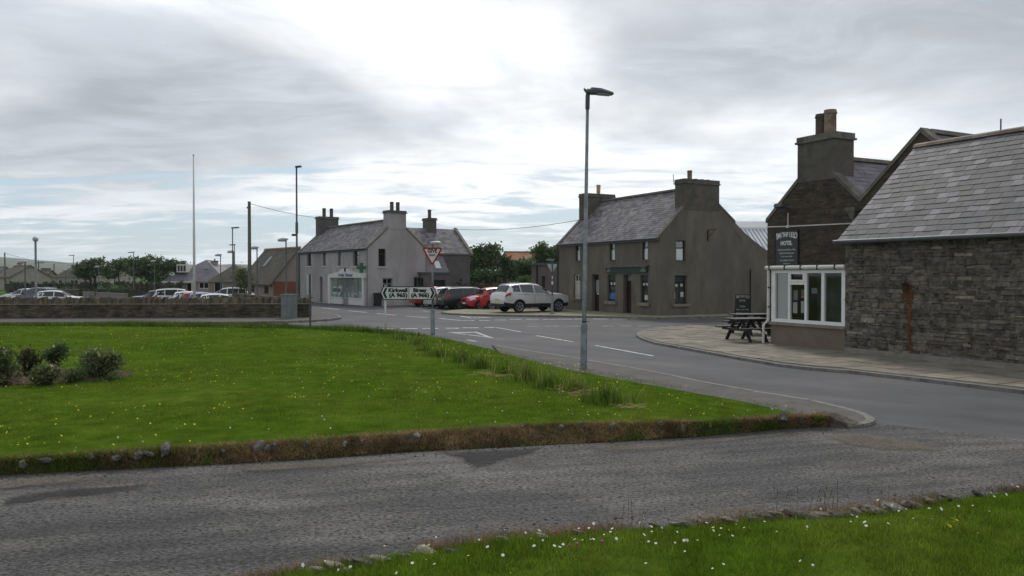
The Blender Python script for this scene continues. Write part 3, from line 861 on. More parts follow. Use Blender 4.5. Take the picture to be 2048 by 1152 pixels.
def window(t, plane, c, hole, fm, pane=None, depth=0.14, fw=0.06, vert=(), horiz=(), sill=None, curtain=None, room=None, fd=0.05, name='window', zcut=None):
    """frame with bars set back in its opening; pane, sill, curtain and a dim room behind are its sub-parts"""
    a, b, z0, z1 = hole
    mb = MB()
    pbox(mb, plane, c, a, a + fw, depth, depth + fd, z0, z1); pbox(mb, plane, c, b - fw, b, depth, depth + fd, z0, z1)
    pbox(mb, plane, c, a + fw, b - fw, depth, depth + fd, z0, z0 + fw); pbox(mb, plane, c, a + fw, b - fw, depth, depth + fd, z1 - fw, z1)
    for k, q in enumerate(vert):
        s = a + (b - a) * q; pbox(mb, plane, c, s - fw * 0.45, s + fw * 0.45, depth + 0.004, depth + fd - 0.004, z0 + fw, z1 - fw)
    for k, q in enumerate(horiz):
        z = z0 + (z1 - z0) * q; pbox(mb, plane, c, a + fw, b - fw, depth + 0.007, depth + fd - 0.007, z - fw * 0.45, z + fw * 0.45)
    w = mb.build(name, fm, t)
    mb = MB(); pbox(mb, plane, c, a + fw * 0.5, b - fw * 0.5, depth + fd * 0.4, depth + fd * 0.6, z0 + fw * 0.5, z1 - fw * 0.5)
    mb.build('pane', pane or M['pane'], w)
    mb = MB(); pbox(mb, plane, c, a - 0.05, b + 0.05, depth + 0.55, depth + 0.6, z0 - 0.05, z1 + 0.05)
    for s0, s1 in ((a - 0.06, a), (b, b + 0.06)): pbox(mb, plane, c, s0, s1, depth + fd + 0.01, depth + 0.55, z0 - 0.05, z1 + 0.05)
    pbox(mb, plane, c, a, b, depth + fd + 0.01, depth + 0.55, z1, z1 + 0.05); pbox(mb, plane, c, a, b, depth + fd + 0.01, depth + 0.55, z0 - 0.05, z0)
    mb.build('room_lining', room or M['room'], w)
    if curtain:
        zt = z0 + (z1 - z0) * curtain; mb = MB(); n = 14
        pts = [(a + fw + (b - a - 2 * fw) * i / n, depth + fd * .65 + 0.006 + 0.02 * (i % 2)) for i in range(n + 1)]
        for (s0, d0), (s1, d1) in zip(pts[:-1], pts[1:]):
            mb.poly([PT(plane, c, s0, d0, z0 + fw), PT(plane, c, s1, d1, z0 + fw), PT(plane, c, s1, d1, zt), PT(plane, c, s0, d0, zt)])
        mb.build('curtain', M['curtain'], w, fix=False)
    if sill:
        proj, h, over, sm = sill
        mb = MB(); pbox(mb, plane, c, a - over, b + over, -proj, depth, z0 - h, z0 + 0.004); mb.build('sill', sm, w)
    return w


def door(t, plane, c, hole, dm, depth=0.25, glass_part=None, name='door', fanlight=0.0, letter=False):
    a, b, z0, z1 = hole
    zt = z1 - fanlight
    mb = MB(); pbox(mb, plane, c, a, b, depth, depth + 0.06, z0, zt)
    for q0, q1, r0, r1 in ((0.12, 0.46, 0.06, 0.42), (0.54, 0.88, 0.06, 0.42)):
        pbox(mb, plane, c, a + (b - a) * q0, a + (b - a) * q1, depth - 0.014, depth + 0.01, z0 + (zt - z0) * r0, z0 + (zt - z0) * r1)
    d = mb.build(name, dm, t)
    mb = MB(); s = a + (b - a) * 0.14; pbox(mb, plane, c, s - 0.02, s + 0.02, depth - 0.05, depth, z0 + 0.98, z0 + 1.1); mb.build('handle', M['galv'], d)
    if glass_part:
        q0, q1, r0, r1 = glass_part
        mb = MB(); pbox(mb, plane, c, a + (b - a) * q0, a + (b - a) * q1, depth - 0.012, depth + 0.004, z0 + (zt - z0) * r0, z0 + (zt - z0) * r1); mb.build('pane', M['frame_grey'] if letter else M['pane_dark'], d)
    if letter:
        mb = MB(); pbox(mb, plane, c, a + (b - a) * 0.35, a + (b - a) * 0.75, depth - 0.025, depth, z0 + (zt - z0) * 0.455, z0 + (zt - z0) * 0.485); mb.build('letter_plate', M['white'], d)
    if fanlight:
        mb = MB(); pbox(mb, plane, c, a, b, depth - 0.02, depth + 0.05, zt + 0.002, zt + 0.06); pbox(mb, plane, c, a, b, depth + 0.02, depth + 0.04, zt + 0.06, z1); mb.build('fanlight', M['frame_grey'], d)
    return d


def slates(e0, along_v, up_v, length, height, sw, gauge, edge_fn=None, thick=0.009, jit=0.12):
    """yield boxes (8 corners) of overlapping slates on a slope; edge_fn(s, h) says whether the slope exists there"""
    al, up = Vector(along_v).normalized(), Vector(up_v).normalized(); n = al.cross(up)
    if n.z < 0: n = -n
    e0 = Vector(e0); rows = int(math.ceil(height / gauge)); out = []
    for r in range(rows):
        h0 = r * gauge; x = -(sw * 0.5 if r % 2 else 0) - rnd.random() * sw * 0.1
        h1 = min(h0 + gauge * 1.55, height)
        while x < length:
            w = sw * rnd.uniform(1 - jit, 1 + jit); a, b = max(x, 0), min(x + w - 0.008, length)
            if b - a > 0.04 and (edge_fn is None or edge_fn((a + b) / 2, h0 + gauge / 2)):
                dz = rnd.uniform(0, 0.006); dr = rnd.uniform(-0.012, 0.012)
                p = [e0 + al * a + up * (h0 + dr) + n * (0.015 + dz), e0 + al * b + up * (h0 + dr * 0.4) + n * (0.015 + dz + rnd.uniform(-0.003, 0.003)), e0 + al * b + up * h1 + n * 0.004, e0 + al * a + up * h1 + n * 0.004]
                out.append(p + [q + n * thick for q in p])
            x += w
    return out


BOXF = [(3, 2, 1, 0), (4, 5, 6, 7), (0, 1, 5, 4), (1, 2, 6, 5), (2, 3, 7, 6), (3, 0, 4, 7)]


def slate_field(name, boxes, mat, parent, kind=True):
    mb = MB()
    for b in boxes: mb.add(b, BOXF)
    o = mb.build(name, mat, parent)
    if kind: o['kind'] = 'stuff'
    return o


def rubble(mb, plane, c, outline, course=(0.07, 0.14), length=(0.18, 0.5), proud=(0.006, 0.03), holes=(), gap=0.012, emit=None):
    """irregular coursed stones over a wall outline; either joined into mb or handed to emit()"""
    ss = [p[0] for p in outline]; zs = [p[1] for p in outline]
    z = min(zs)
    while z < max(zs) - 0.03:
        h = rnd.uniform(*course); s = min(ss) - rnd.random() * length[0]
        while s < max(ss):
            l = rnd.uniform(*length) if rnd.random() > 0.15 else rnd.uniform(length[0] * 0.5, length[0])
            hh = h * (1 if rnd.random() > 0.12 else 0.55)
            a, b = s + gap, s + l - gap; z0, z1 = z + gap * 0.7, z + hh - gap * 0.7
            mid = ((a + b) / 2, (z0 + z1) / 2)
            if pip((mid[0], z1), outline) and pip((a + 0.02, mid[1]), outline) and pip((b - 0.02, mid[1]), outline) and not any(q[0] - 0.02 < b and q[1] + 0.02 > a and q[2] - 0.02 < z1 and q[3] + 0.02 > z0 for q in holes):
                pr = rnd.uniform(*proud)
                j = lambda k=0.18: rnd.uniform(-k, k) * (z1 - z0)
                q_ = min(.3 * (z1 - z0), .022); fr = [(a + q_ + j(), z0 + q_ * .6 + j()), (b - q_ + j(), z0 + q_ * .6 + j()), (b - q_ + j(), z1 - q_ * .6 + j()), (a + q_ + j(), z1 - q_ * .6 + j())]
                bk = [(a, z0), (b, z0), (b, z1), (a, z1)]
                vs = [PT(plane, c, q[0], 0.02, q[1]) for q in bk] + [PT(plane, c, q[0], -pr + rnd.uniform(-0.004, 0.004), q[1]) for q in fr]
                if emit: emit(vs, (b - a) * (z1 - z0))
                else: mb.add(vs, BOXF)
            s += l
        z += h


def chimney(t, x0, x1, y0, y1, z0, z1, mat, cap_mat, pots=(), cap=0.16, over=0.06, name='chimney'):
    mb = MB(); mb.box(x0, x1, y0, y1, z0, z1 - cap)
    ch = mb.build(name, mat, t)
    mb = MB(); mb.box(x0 - over, x1 + over, y0 - over, y1 + over, z1 - cap, z1 - cap + 0.07)
    mb.extr([(x0 - over * 0.4, y0 - over * 0.4, z1 - cap + 0.07), (x1 + over * 0.4, y0 - over * 0.4, z1 - cap + 0.07), (x1 + over * 0.4, y1 + over * 0.4, z1 - cap + 0.07), (x0 - over * 0.4, y1 + over * 0.4, z1 - cap + 0.07)], (0, 0, cap - 0.07))
    mb.build('chimney_cap', cap_mat, ch)
    for px_, py_, r, h, pmat in pots:
        MB().lathe([(r * 0.95, -0.06), (r, 0.0), (r, h * 0.82), (r * 1.13, h * 0.84), (r * 1.13, h * 0.9), (r * 1.02, h * 0.91), (r * 1.02, h), (r * 0.8, h), (r * 0.8, h * 0.8)], 14, (px_, py_, z1)).build('chimney_pot', pmat, ch, smooth=True, ang=40)
    return ch
# ------------------------------------------------------------------ the stone hotel
HF = Frame((C1.x, C1.y), HOTEL_AX)
GB = HZ - 0.02                                  # pavement level at the walls
hotel = thing('hotel', 'dark rubble-stone hotel with twin gables, tall chimney and white bay window', 'hotel', (C1.x, C1.y, 0), HF.rot)
D = 3.6                                          # the gables stand behind the front range
EZ = 3.3
y_far = -9.0                                     # front wall runs from y=0 (left end) towards the camera
# front range: wall, stones, roof
mb = MB()
wall_mesh(mb, 'x', 0.03, [(0, -0.1), (y_far, -0.1), (y_far, EZ), (0, EZ)], [])
mb.poly([(0.03, 0, -0.1), (6.5, 0, -0.1), (6.5, 0, EZ), (3.25, 0, 6.1), (0.03, 0, EZ)])
mb.poly([(0.03, y_far, -0.1), (6.5, y_far, -0.1), (6.5, y_far, EZ), (3.25, y_far, 6.1), (0.03, y_far, EZ)])
mb.poly([(6.5, 0, -0.1), (6.5, y_far, -0.1), (6.5, y_far, EZ), (6.5, 0, EZ)])
front_wall = mb.build('front_wall', M['mortar'], hotel)
cells = []
rubble(None, 'x', 0.03, [(-5.7, 0.16), (0.02, 0.16), (0.02, EZ - 0.02), (-5.7, EZ - 0.02)], course=(0.06, 0.15), length=(0.2, 0.62), proud=(0.0, 0.034), gap=0.007, emit=lambda vs, a: cells.append((a, vs)))
cells.sort(key=lambda q: -q[0])
for a, vs in cells[:300]:
    r_ = rnd.random()
    MB().add(vs, BOXF).build('wall_stone', M['stone_pale'] if r_ < 0.12 else (M['stone_b'] if r_ < 0.42 else M['stone']), front_wall)
mb = MB()
for a, vs in cells[300:]: mb.add(vs, BOXF)
rubble(mb, 'x', 0.03, [(y_far, 0.16), (-5.72, 0.16), (-5.72, EZ - 0.02), (y_far, EZ - 0.02)], course=(0.06, 0.15), length=(0.2, 0.62), proud=(0.0, 0.034), gap=0.007)
o = mb.build('wall_stones', M['stone'], front_wall); stuff(o)
mb = MB(); mb.box(-0.12, 0.02, y_far, -0.1, -0.1, GB + 0.09); mb.box(-0.05, 0.02, y_far, -0.05, GB + 0.09, GB + 0.15); mb.build('plinth', M['concrete'], front_wall)
# rusty bracket and its stain
by, bz = HF.on_x(1812, 572)
mb = MB(); mb.bar((0.0, by, bz + 0.02), (-0.16, by, bz + 0.06), 0.07, 0.05); mb.bar((0.0, by + 0.05, bz - 0.05), (-0.08, by - 0.05, bz + 0.12), 0.05, 0.05); mb.box(-0.06, 0.01, by - 0.07, by + 0.07, bz - 0.12, bz + 0.06)
brk = mb.build('rusty_bracket', M['iron'], hotel); brk['label'] = 'rusty iron bracket with rust running down the stones'
mb = MB()
prof = [(566, 9), (578, 10), (590, 13), (600, 10), (608, 7), (622, 9), (636, 8), (650, 7), (664, 5), (680, 4), (694, 5), (708, 3)]
L_ = []; R_ = []
for q, (yy, w) in enumerate(prof):
    a = HF.on_x(1813 + q * 0.8 - w, yy); b = HF.on_x(1813 + q * 0.8 + w, yy); L_.append(a); R_.append(b)
for q in range(len(prof) - 1):
    x_ = -0.006
    mb.add([(x_, L_[q][0], L_[q][1]), (x_, R_[q][0], R_[q][1]), (x_, R_[q + 1][0], R_[q + 1][1]), (x_, L_[q + 1][0], L_[q + 1][1])], [(0, 1, 2, 3)])
RUSTSTAIN = mb
# front roof
sl_up = Vector((3.25 + 0.18, 0, 6.12 - (EZ - 0.13))); sl_len = sl_up.length
e0 = Vector((-0.18, 0.12, EZ - 0.13))
mb = MB(); n_ = Vector((-sl_up.z, 0, sl_up.x)).normalized()
for sgn in (0, 1):
    a0 = e0 if not sgn else Vector((6.68, 0.12, EZ - 0.13)); top_ = Vector((3.25, 0.12, 6.12)); ln = Vector((0, y_far - 0.2, 0))
    mb.extr([a0, top_, top_ - Vector((0, 0, 0.09)), a0 - Vector((0, 0, 0.06))], ln)
roof = mb.build('roof', M['slate_v'], hotel)
bx = slates(e0, (0, -1, 0), sl_up, 9.2, sl_len - 0.02, 0.33, 0.235)
bx.sort(key=lambda b: -b[0].y)
vis = [b for b in bx if b[0].y > -6.6]; rest = [b for b in bx if b[0].y <= -6.6]
vis.sort(key=lambda b: -((b[1] - b[0]).length)); rest += vis[300:]; vis = vis[:300]
for b in vis: MB().add(b, BOXF).build('slate', M['slate'], roof)
slate_field('slates', rest, M['slate_v'], roof)
y = 0.14
while y > y_far:
    MB().extr([(3.25 - 0.17, y, 6.05), (3.25 - 0.13, y, 6.135), (3.25, y, 6.19), (3.25 + 0.13, y, 6.135), (3.25 + 0.17, y, 6.05)], (0, -0.44, 0)).build('ridge_tile', M['ridge'], roof)
    y -= 0.45
MB().tube([(-0.26, 0.16, EZ - 0.15), (-0.26, y_far, EZ - 0.18)], 0.062, 10).build('gutter', M['galv_dark'], roof, smooth=True, ang=50)
MB().tube([(3.3, -2.35, 6.15), (3.3, -2.35, 6.5)], 0.02, 6).build('vent_pipe', M['galv_dark'], roof)

# twin gables
gl = HF.on_x(1535, 441, D); gv = HF.on_x(1721, 402, D); gpk = HF.on_x(1843, 262, D)
g1l = HF.on_x(1596, 360, D); g1r = HF.on_x(1669, 350, D)
y1l, y1r = gl[0], gv[0]; yc = (g1l[0] + g1r[0]) / 2
zpk1 = gl[1] + (y1l - yc) * ((g1l[1] - gl[1]) / (y1l - g1l[0]))
y2r = gpk[0] - (gv[0] - gpk[0])
mb = MB()
wall_mesh(mb, 'x', D, [(y1l, -0.1), (y1l, gl[1]), g1l, g1r, (y1r, gv[1]), (gpk[0], gpk[1]), (y2r, gv[1]), (y2r, 2.0), (0.0, 2.0), (0.0, -0.1)], [])
for yy, zz in ((y1l, gl[1]), (y2r, gv[1])):
    mb.poly([(D, yy, -0.1), (D + 9, yy, -0.1), (D + 9, yy, zz), (D, yy, zz)])
mb.poly([(D + 9, y1l, -0.1), (D + 9, y2r, -0.1), (D + 9, y2r, gv[1]), (D + 9, gpk[0], gpk[1]), (D + 9, y1r, gv[1]), (D + 9, yc, zpk1), (D + 9, y1l, gl[1])])
gw = mb.build('gable_wall', M['dark_rubble'], hotel)
mb = MB()
rubble(mb, 'x', D, [(y1l, 2.4), (y1l, gl[1] - 0.03), (g1l[0], g1l[1] - 0.05), (g1r[0], g1r[1] - 0.05), (y1r, gv[1] - 0.03), (gpk[0], gpk[1] - 0.05), (gpk[0], 3.4), (0.4, 2.4)], course=(0.07, 0.14), length=(0.14, 0.42), proud=(0.004, 0.022), gap=0.008)
stuff(mb.build('wall_stones', M['dark_rubble'], gw))
# skew copings
mb = MB()
def skew(mb, a, b, x0, x1, h=0.11):
    a, b = Vector((0, *a)), Vector((0, *b)); up = Vector((0, 0, h))
    mb.add([(x0, a.y, a.z - 0.04), (x0, b.y, b.z - 0.04), (x1, b.y, b.z - 0.04), (x1, a.y, a.z - 0.04), (x0, a.y, a.z + h), (x0, b.y, b.z + h), (x1, b.y, b.z + h), (x1, a.y, a.z + h)], BOXF)
for a, b in (((y1l + 0.05, gl[1] - 0.05), (g1l[0], g1l[1] - 0.06)), ((g1r[0], g1r[1] - 0.02), (y1r, gv[1])), ((y1r, gv[1]), gpk), (gpk, (y2r, gv[1]))):
    mb = MB(); skew(mb, a, b, D - 0.05, D + 0.34); mb.build('skew_coping', M['cope_conc'], gw)
rb = []
for ya, za, yb, zb, yc2, zc in ((y1l, gl[1], yc, zpk1, y1r, gv[1]), (y1r, gv[1], gpk[0], gpk[1], y2r, gv[1])):
    rb += slates((D + 0.34, yc2, zc - 0.03), (1, 0, 0), (0, yb - yc2, zb - zc), 8.6, math.hypot(yb - yc2, zb - zc), 0.34, 0.24)
    rb += slates((D + 0.34, ya, za - 0.03), (1, 0, 0), (0, yb - ya, zb - za), 8.6, math.hypot(yb - ya, zb - za), 0.5, 0.4)
mb = MB()
for a, b in (((y1l, gl[1]), (yc, zpk1)), ((y1r, gv[1]), (yc, zpk1)), ((y1r, gv[1]), gpk), ((y2r, gv[1]), gpk)):
    mb.extr([(D + 0.3, a[0], a[1] - 0.04), (D + 0.3, b[0], b[1] - 0.04), (D + 0.3, b[0], b[1] - 0.1), (D + 0.3, a[0], a[1] - 0.1)], (8.7, 0, 0))
r2 = mb.build('roof', M['slate_v'], hotel); slate_field('slates', rb, M['slate_v'], r2)
mb = MB(); mb.obox((D + 4.6, yc, zpk1 + 0.02), (4.3, 0, 0), (0, 0.13, 0), (0, 0, 0.06)); mb.obox((D + 4.6, gpk[0], gpk[1] + 0.02), (4.3, 0, 0), (0, 0.13, 0), (0, 0, 0.06)); mb.build('ridge_cap', M['ridge_grey'], r2)
# tall chimney
ctop = HF.on_x(1669, 262, D)[1]
chimney(hotel, D - 0.03, D + 0.95, g1r[0], g1l[0], g1r[1] - 0.12, ctop, M['chim_harl'], M['cope_conc'],
        [(D + 0.45, g1l[0] - 0.62, 0.19, 0.78, M['pot_dark']), (D + 0.45, g1r[0] + 0.58, 0.205, 0.86, M['pot'])], cap=0.24, over=0.07)
# rain hopper at the valley, floodlight and cable
hy, hz_ = HF.on_x(1709, 421, D)
mb = MB(); mb.box(D - 0.22, D, hy - 0.17, hy + 0.17, hz_ - 0.02, hz_ + 0.1)
mb.add([(D - 0.2, hy - 0.15, hz_ - 0.02), (D, hy - 0.15, hz_ - 0.02), (D, hy + 0.15, hz_ - 0.02), (D - 0.2, hy + 0.15, hz_ - 0.02), (D - 0.12, hy - 0.06, hz_ - 0.28), (D, hy - 0.06, hz_ - 0.28), (D, hy + 0.06, hz_ - 0.28), (D - 0.12, hy + 0.06, hz_ - 0.28)], BOXF)
mb.tube([(D - 0.06, hy, hz_ - 0.26), (D - 0.06, hy, 2.6)], 0.045, 8)
mb.build('rain_hopper', M['cope_conc'], hotel)
ca = HF.on_x(1534, 454, D - 0.03); cb = HF.on_x(1702, 447, D - 0.03); cj = HF.on_x(1576, 453, D - 0.03); cu_ = HF.on_x(1576, 426, D - 0.03)
mb = MB(); mb.tube([(D - 0.03, ca[0], ca[1]), (D - 0.03, cj[0], cj[1]), (D - 0.03, cb[0], cb[1])], 0.024, 6); mb.tube([(D - 0.03, cj[0], cj[1]), (D - 0.03, cu_[0], cu_[1])], 0.022, 6)
mb.box(D - 0.07, D, cj[0] - 0.05, cj[0] + 0.05, cj[1] - 0.05, cj[1] + 0.05); mb.build('cable_conduit', M['white_old'], hotel)
fy, fz = HF.on_x(1571, 417, D - 0.2)
mb = MB(); mb.bar((D, fy, fz), (D - 0.35, fy, fz + 0.05), 0.05, 0.05); mb.obox((D - 0.45, fy, fz + 0.08), (0.13, 0, -0.03), (0, 0.19, 0), (0.02, 0, 0.06)); mb.bar((D - 0.1, fy + 0.1, fz - 0.08), (D - 0.3, fy + 0.22, fz - 0.1), 0.06, 0.05)
mb.build('floodlight', M['galv_dark'], hotel)

# bay: glazed front of the flat-roofed porch
yb1 = HF.on_x(1537, 690)[0]
zs_ = HF.on_x(1610, 647)[1]; zt_ = HF.on_x(1610, 540)[1]; zg = HF.on_x(1610, 533.5)[1]
mb = MB(); mb.box(0.1, D, 0.02, yb1, -0.1, zs_ - 0.06); mb.box(0.2, D, 0.02, yb1, zt_ + 0.02, zg + 0.02)
mb.box(0.2, D, yb1 - 0.2, yb1 - 0.04, zs_ - 0.06, zt_ + 0.02)
porch = mb.build('porch_wall', M['pink_harl'], hotel)
MB().box(0.03, 0.3, 0.02, yb1 + 0.03, zs_ - 0.1, zs_ - 0.012).build('sill', M['concrete'], porch)
MB().box(0.06, D, 0.01, yb1 + 0.05, zg - 0.02, zg + 0.06).build('porch_roof', M['cope_conc'], porch)
# framed lights
Wd = yb1 - 0.03
mb = MB(); fx0, fx1 = 0.08, 0.16
def yv(px): return HF.on_x(px, 600, fx0)[0]
edges = [(0.03, yv(1683)), (yv(1648.5), yv(1642.5)), (yv(1613.5), yv(1609)), (yv(1580), yv(1576)), (yv(1550), Wd)]
zb0, zt0 = zs_ + 0.0, zt_ + 0.01
mb.box(fx0, fx1, 0.03, Wd, zb0 - 0.012, zb0 + 0.09); mb.box(fx0, fx1, 0.03, Wd, zt0 - 0.1, zt0)
for a, b in edges: mb.box(fx0 - 0.004, fx1 + 0.004, a, b, zb0 + 0.09, zt0 - 0.1)
a, b = edges[2][1], edges[3][0]
ztr = HF.on_x(1595, 566, fx0)[1]; mb.box(fx0 - 0.002, fx1 + 0.002, a, b, ztr - 0.05, ztr + 0.05)
for s0, s1, z0, z1 in ((a, b, ztr + 0.05, zt0 - 0.1),):      # opening top light
    mb.box(fx0 - 0.03, fx0 - 0.006, s0 - 0.02, s1 + 0.02, z0 - 0.01, z0 + 0.05); mb.box(fx0 - 0.03, fx0 - 0.006, s0 - 0.02, s1 + 0.02, z1 - 0.03, z1 + 0.02)
    mb.box(fx0 - 0.03, fx0 - 0.006, s0 - 0.02, s0 + 0.05, z0 + 0.05, z1 - 0.03); mb.box(fx0 - 0.03, fx0 - 0.006, s1 - 0.05, s1 + 0.02, z0 + 0.05, z1 - 0.03)
bay = mb.build('bay_window', M['white'], hotel)
spans = [(edges[0][1], edges[1][0]), (edges[1][1], edges[2][0]), (edges[2][1], edges[3][0]), (edges[3][1], edges[4][0])]
for s0, s1 in spans:
    MB().box(fx0 + 0.035, fx0 + 0.045, s0 - 0.01, s1 + 0.01, zb0 + 0.05, zt0 - 0.06).build('pane', M['pane_dark'], bay)
mb = MB(); mb.box(1.9, 2.0, 0.05, Wd, zs_ - 0.3, zt_ + 0.02); mb.box(0.3, 2.0, Wd - 0.08, Wd - 0.02, zs_ - 0.3, zt_ + 0.02); mb.box(0.3, 2.0, 0.03, 0.08, zs_ - 0.3, zt_ + 0.02); mb.box(0.3, 2.0, 0.05, Wd, zs_ - 0.4, zs_ - 0.3)
mb.build('room_lining', M['room_grey'], bay)
MB().box(0.17, 0.175, spans[3][0] + 0.02, spans[3][1] - 0.02, zs_, zt_ - 0.02).build('blind', M['white'], bay)
for s, w_, z0, h_, mt in ((spans[2][0] + 0.32, 0.17, 0.28, 0.34, 'paper'), (spans[2][0] + 0.31, 0.16, 0.68, 0.3, 'frame_grey'), (spans[2][0] + 0.06, 0.12, 0.3, 0.36, 'paper'), (spans[2][0] + 0.05, 0.12, 0.75, 0.26, 'ridge'), (spans[1][0] + 0.2, 0.2, 0.9, 0.16, 'frame_grey')):
    MB().box(fx0 + 0.05, fx0 + 0.056, s, s + w_, zs_ + z0, zs_ + z0 + h_).build('notice', M[mt], bay)
MB().tube([(0.0, 0.0, zg - 0.02), (0.0, yb1 + 0.12, zg - 0.02)], 0.062, 10).build('gutter', M['white_old'], hotel, smooth=True, ang=50)
for k in range(5): 
    yy = 0.3 + k * 0.62
    MB().box(-0.075, 0.05, yy - 0.014, yy + 0.014, zg - 0.09, zg + 0.045).build('gutter_bracket', M['trim'], hotel)
MB().tube([(0.02, yb1 + 0.04, zg - 0.05), (0.02, yb1 + 0.04, zs_ + 0.02), (-0.05, yb1 + 0.16, zs_ - 0.12), (-0.05, yb1 + 0.17, GB + 0.03)], 0.042, 10).build('downpipe', M['white_old'], hotel, smooth=True, ang=60)
for zz in (zs_ + 0.45, zs_ + 1.05): MB().box(-0.03, 0.12, yb1 - 0.02, yb1 + 0.02, zz - 0.02, zz + 0.02).build('pipe_clip', M['trim'], hotel)

# rust stain rides on the stones
o = RUSTSTAIN.build('rust_stain', M['stain'], front_wall, fix=False)

# ---- hotel sign on the gable
c0 = HF.on_x(1550, 463, D - 0.08); c2 = HF.on_x(1596, 531, D - 0.08)
sw_, sh_ = c0[0] - c2[0], c0[1] - c2[1] + 0.06
sy, sz = (c0[0] + c2[0]) / 2, (c0[1] + c2[1]) / 2
def text_mat(plane, c, s, z):
    """text plane facing outwards from a wall: reads left to right for somebody in front of it"""
    if plane == 'x': return Matrix(((0, 0, -1, c), (-1, 0, 0, s), (0, 1, 0, z), (0, 0, 0, 1)))
    return Matrix(((1, 0, 0, s), (0, 0, -1, c), (0, 1, 0, z), (0, 0, 0, 1)))


sp = HF.world(D - 0.06, sy, sz)
sign = thing('hotel_sign', 'black hotel name board with white lettering fixed to the stone gable', 'sign', sp, HF.rot)
MB().box(-0.02, 0.04, -sw_ / 2, sw_ / 2, -sh_ / 2, sh_ / 2).build('board', M['board'], sign)
mb = MB()
for a, b, e, f_ in ((-sw_ / 2, -sw_ / 2 + 0.03, -sh_ / 2, sh_ / 2), (sw_ / 2 - 0.03, sw_ / 2, -sh_ / 2, sh_ / 2), (-sw_ / 2 + 0.03, sw_ / 2 - 0.03, -sh_ / 2, -sh_ / 2 + 0.03), (-sw_ / 2 + 0.03, sw_ / 2 - 0.03, sh_ / 2 - 0.03, sh_ / 2)):
    mb.box(-0.032, -0.02, a, b, e, f_)
mb.build('sign_frame', M['trim'], sign)


def arched(parent, body, width, zc, size, c, rise, mat):
    """letters standing on an arch, tall at the ends"""
    n = len(body)
    for i, chh in enumerate(body):
        u = (i + 0.5) / n * 2 - 1
        sx_ = width / n / (size * 0.62)
        text_part('letter', chh, size * (1 + 0.28 * u * u), mat, parent, text_mat('x', c, -u * width / 2, zc + rise * (1 - u * u)) @ Matrix.Rotation(-u * 0.12, 4, 'Z'), bold=0.006, sx=sx_)


arched(sign, 'SMITHFIELD', sw_ * 0.9, sh_ * 0.315, sh_ * 0.18, -0.023, sh_ * 0.05, M['letter'])
text_part('lettering', 'HOTEL', sh_ * 0.155, M['letter'], sign, text_mat('x', -0.023, 0, sh_ * 0.135), bold=0.006, sx=sw_ * 0.46 / (sh_ * 0.155 * 2.9))
for body, zz, sz2, wf in (('Accommodation, Bar,', -0.04, 0.075, 0.84), ('Cafe & Restaurant', -0.135, 0.075, 0.74), ('Food served daily', -0.225, 0.058, 0.58), ('Tel: 01856 771215', -0.335, 0.07, 0.68), ('Fully licensed', -0.42, 0.04, 0.4)):
    text_part('lettering', body, sh_ * sz2, M['letter_dim'], sign, text_mat('x', -0.023, -0.02, sh_ * zz), bold=0.001, sx=sw_ * wf / (sh_ * sz2 * len(body) * 0.5))
# ------------------------------------------------------------------ the brown harled corner house with the shop
K = gp(1319, 631.5, PZ); Lc = gp(1118, 617.3, PZ)
ax_ = Vector((Lc.y - K.y, -(Lc.x - K.x))).normalized()
PF = Frame((K.x, K.y), ax_)
shop = thing('corner_house', 'two-storey brown harled house with green shop fascia and twin chimneys', 'house', (K.x, K.y, 0), PF.rot)
Lw = (Vector((Lc.x, Lc.y)) - Vector((K.x, K.y))).length
ez = PF.on_x(1319, 472)[1] * 0.5 + PF.on_x(1118, 486, 0)[1] * 0.5
cx0, cz0 = PF.on_y(1368, 415); cx1, cz1 = PF.on_y(1438, 411)
prof = [PF.on_y(*q) for q in ((1438, 411), (1470, 445), (1490, 466), (1510, 483), (1531, 499), (1560, 513))]
def rects(F_, plane, lst, c=0.0):
    out = []
    for x0, y0, x1, y1 in lst:
        f_ = F_.on_x if plane == 'x' else F_.on_y
        xm, ym = (x0 + x1) / 2, (y0 + y1) / 2
        a = f_(x0, ym, c)[0]; b = f_(x1, ym, c)[0]; z0 = f_(xm, y1, c)[1]; z1 = f_(xm, y0, c)[1]
        out.append((min(a, b), max(a, b), z0, z1))
    return out


up3 = rects(PF, 'x', [(1151, 486.5, 1159.5, 522.5), (1219, 484, 1229.5, 521.5), (1284, 481, 1295.5, 520.5)])
up3 = [(a, b, z0, min(z1, ez - 0.08)) for a, b, z0, z1 in up3]
dn = rects(PF, 'x', [(1147.5, 549, 1160.5, 597), (1215, 549.5, 1230.5, 602.5), (1281, 550, 1296, 605.5)])
drs = rects(PF, 'x', [(1184, 549, 1198, 618.5), (1246.5, 549.5, 1262.5, 624)])
drs = [(a, b, PZ + 0.02, z1) for a, b, z0, z1 in drs]
gw_ = rects(PF, 'y', [(1352.5, 481, 1371, 522.5), (1349.5, 551, 1374, 608)])
mb = MB()
wall_mesh(mb, 'x', 0, [(0, -0.1), (Lw, -0.1), (Lw, ez), (0, ez)], up3 + dn + drs)
wall_mesh(mb, 'y', 0, [(0, -0.1), (0, ez), (cx0, cz0), prof[0]] + prof[1:] + [(prof[-1][0], -0.1)], gw_)
W2 = cx0 + cx1
wall_mesh(mb, 'y', Lw, [(0, -0.1), (0, ez), (cx0, cz0), (cx1, cz0), (W2, ez), (W2, -0.1)], [])
mb.poly([(prof[-1][0], 0, -0.1), (prof[-1][0], Lw, -0.1), (prof[-1][0], Lw, prof[-1][1]), (prof[-1][0], 0, prof[-1][1])])
walls = mb.build('wall', M['po_harl'], shop)
for h in up3: window(shop, 'x', 0, h, M['frame_dark'], M['pane'], 0.09, 0.05, (), (0.62,), (0.05, 0.07, 0.05, M['po_harl']), 0.62)
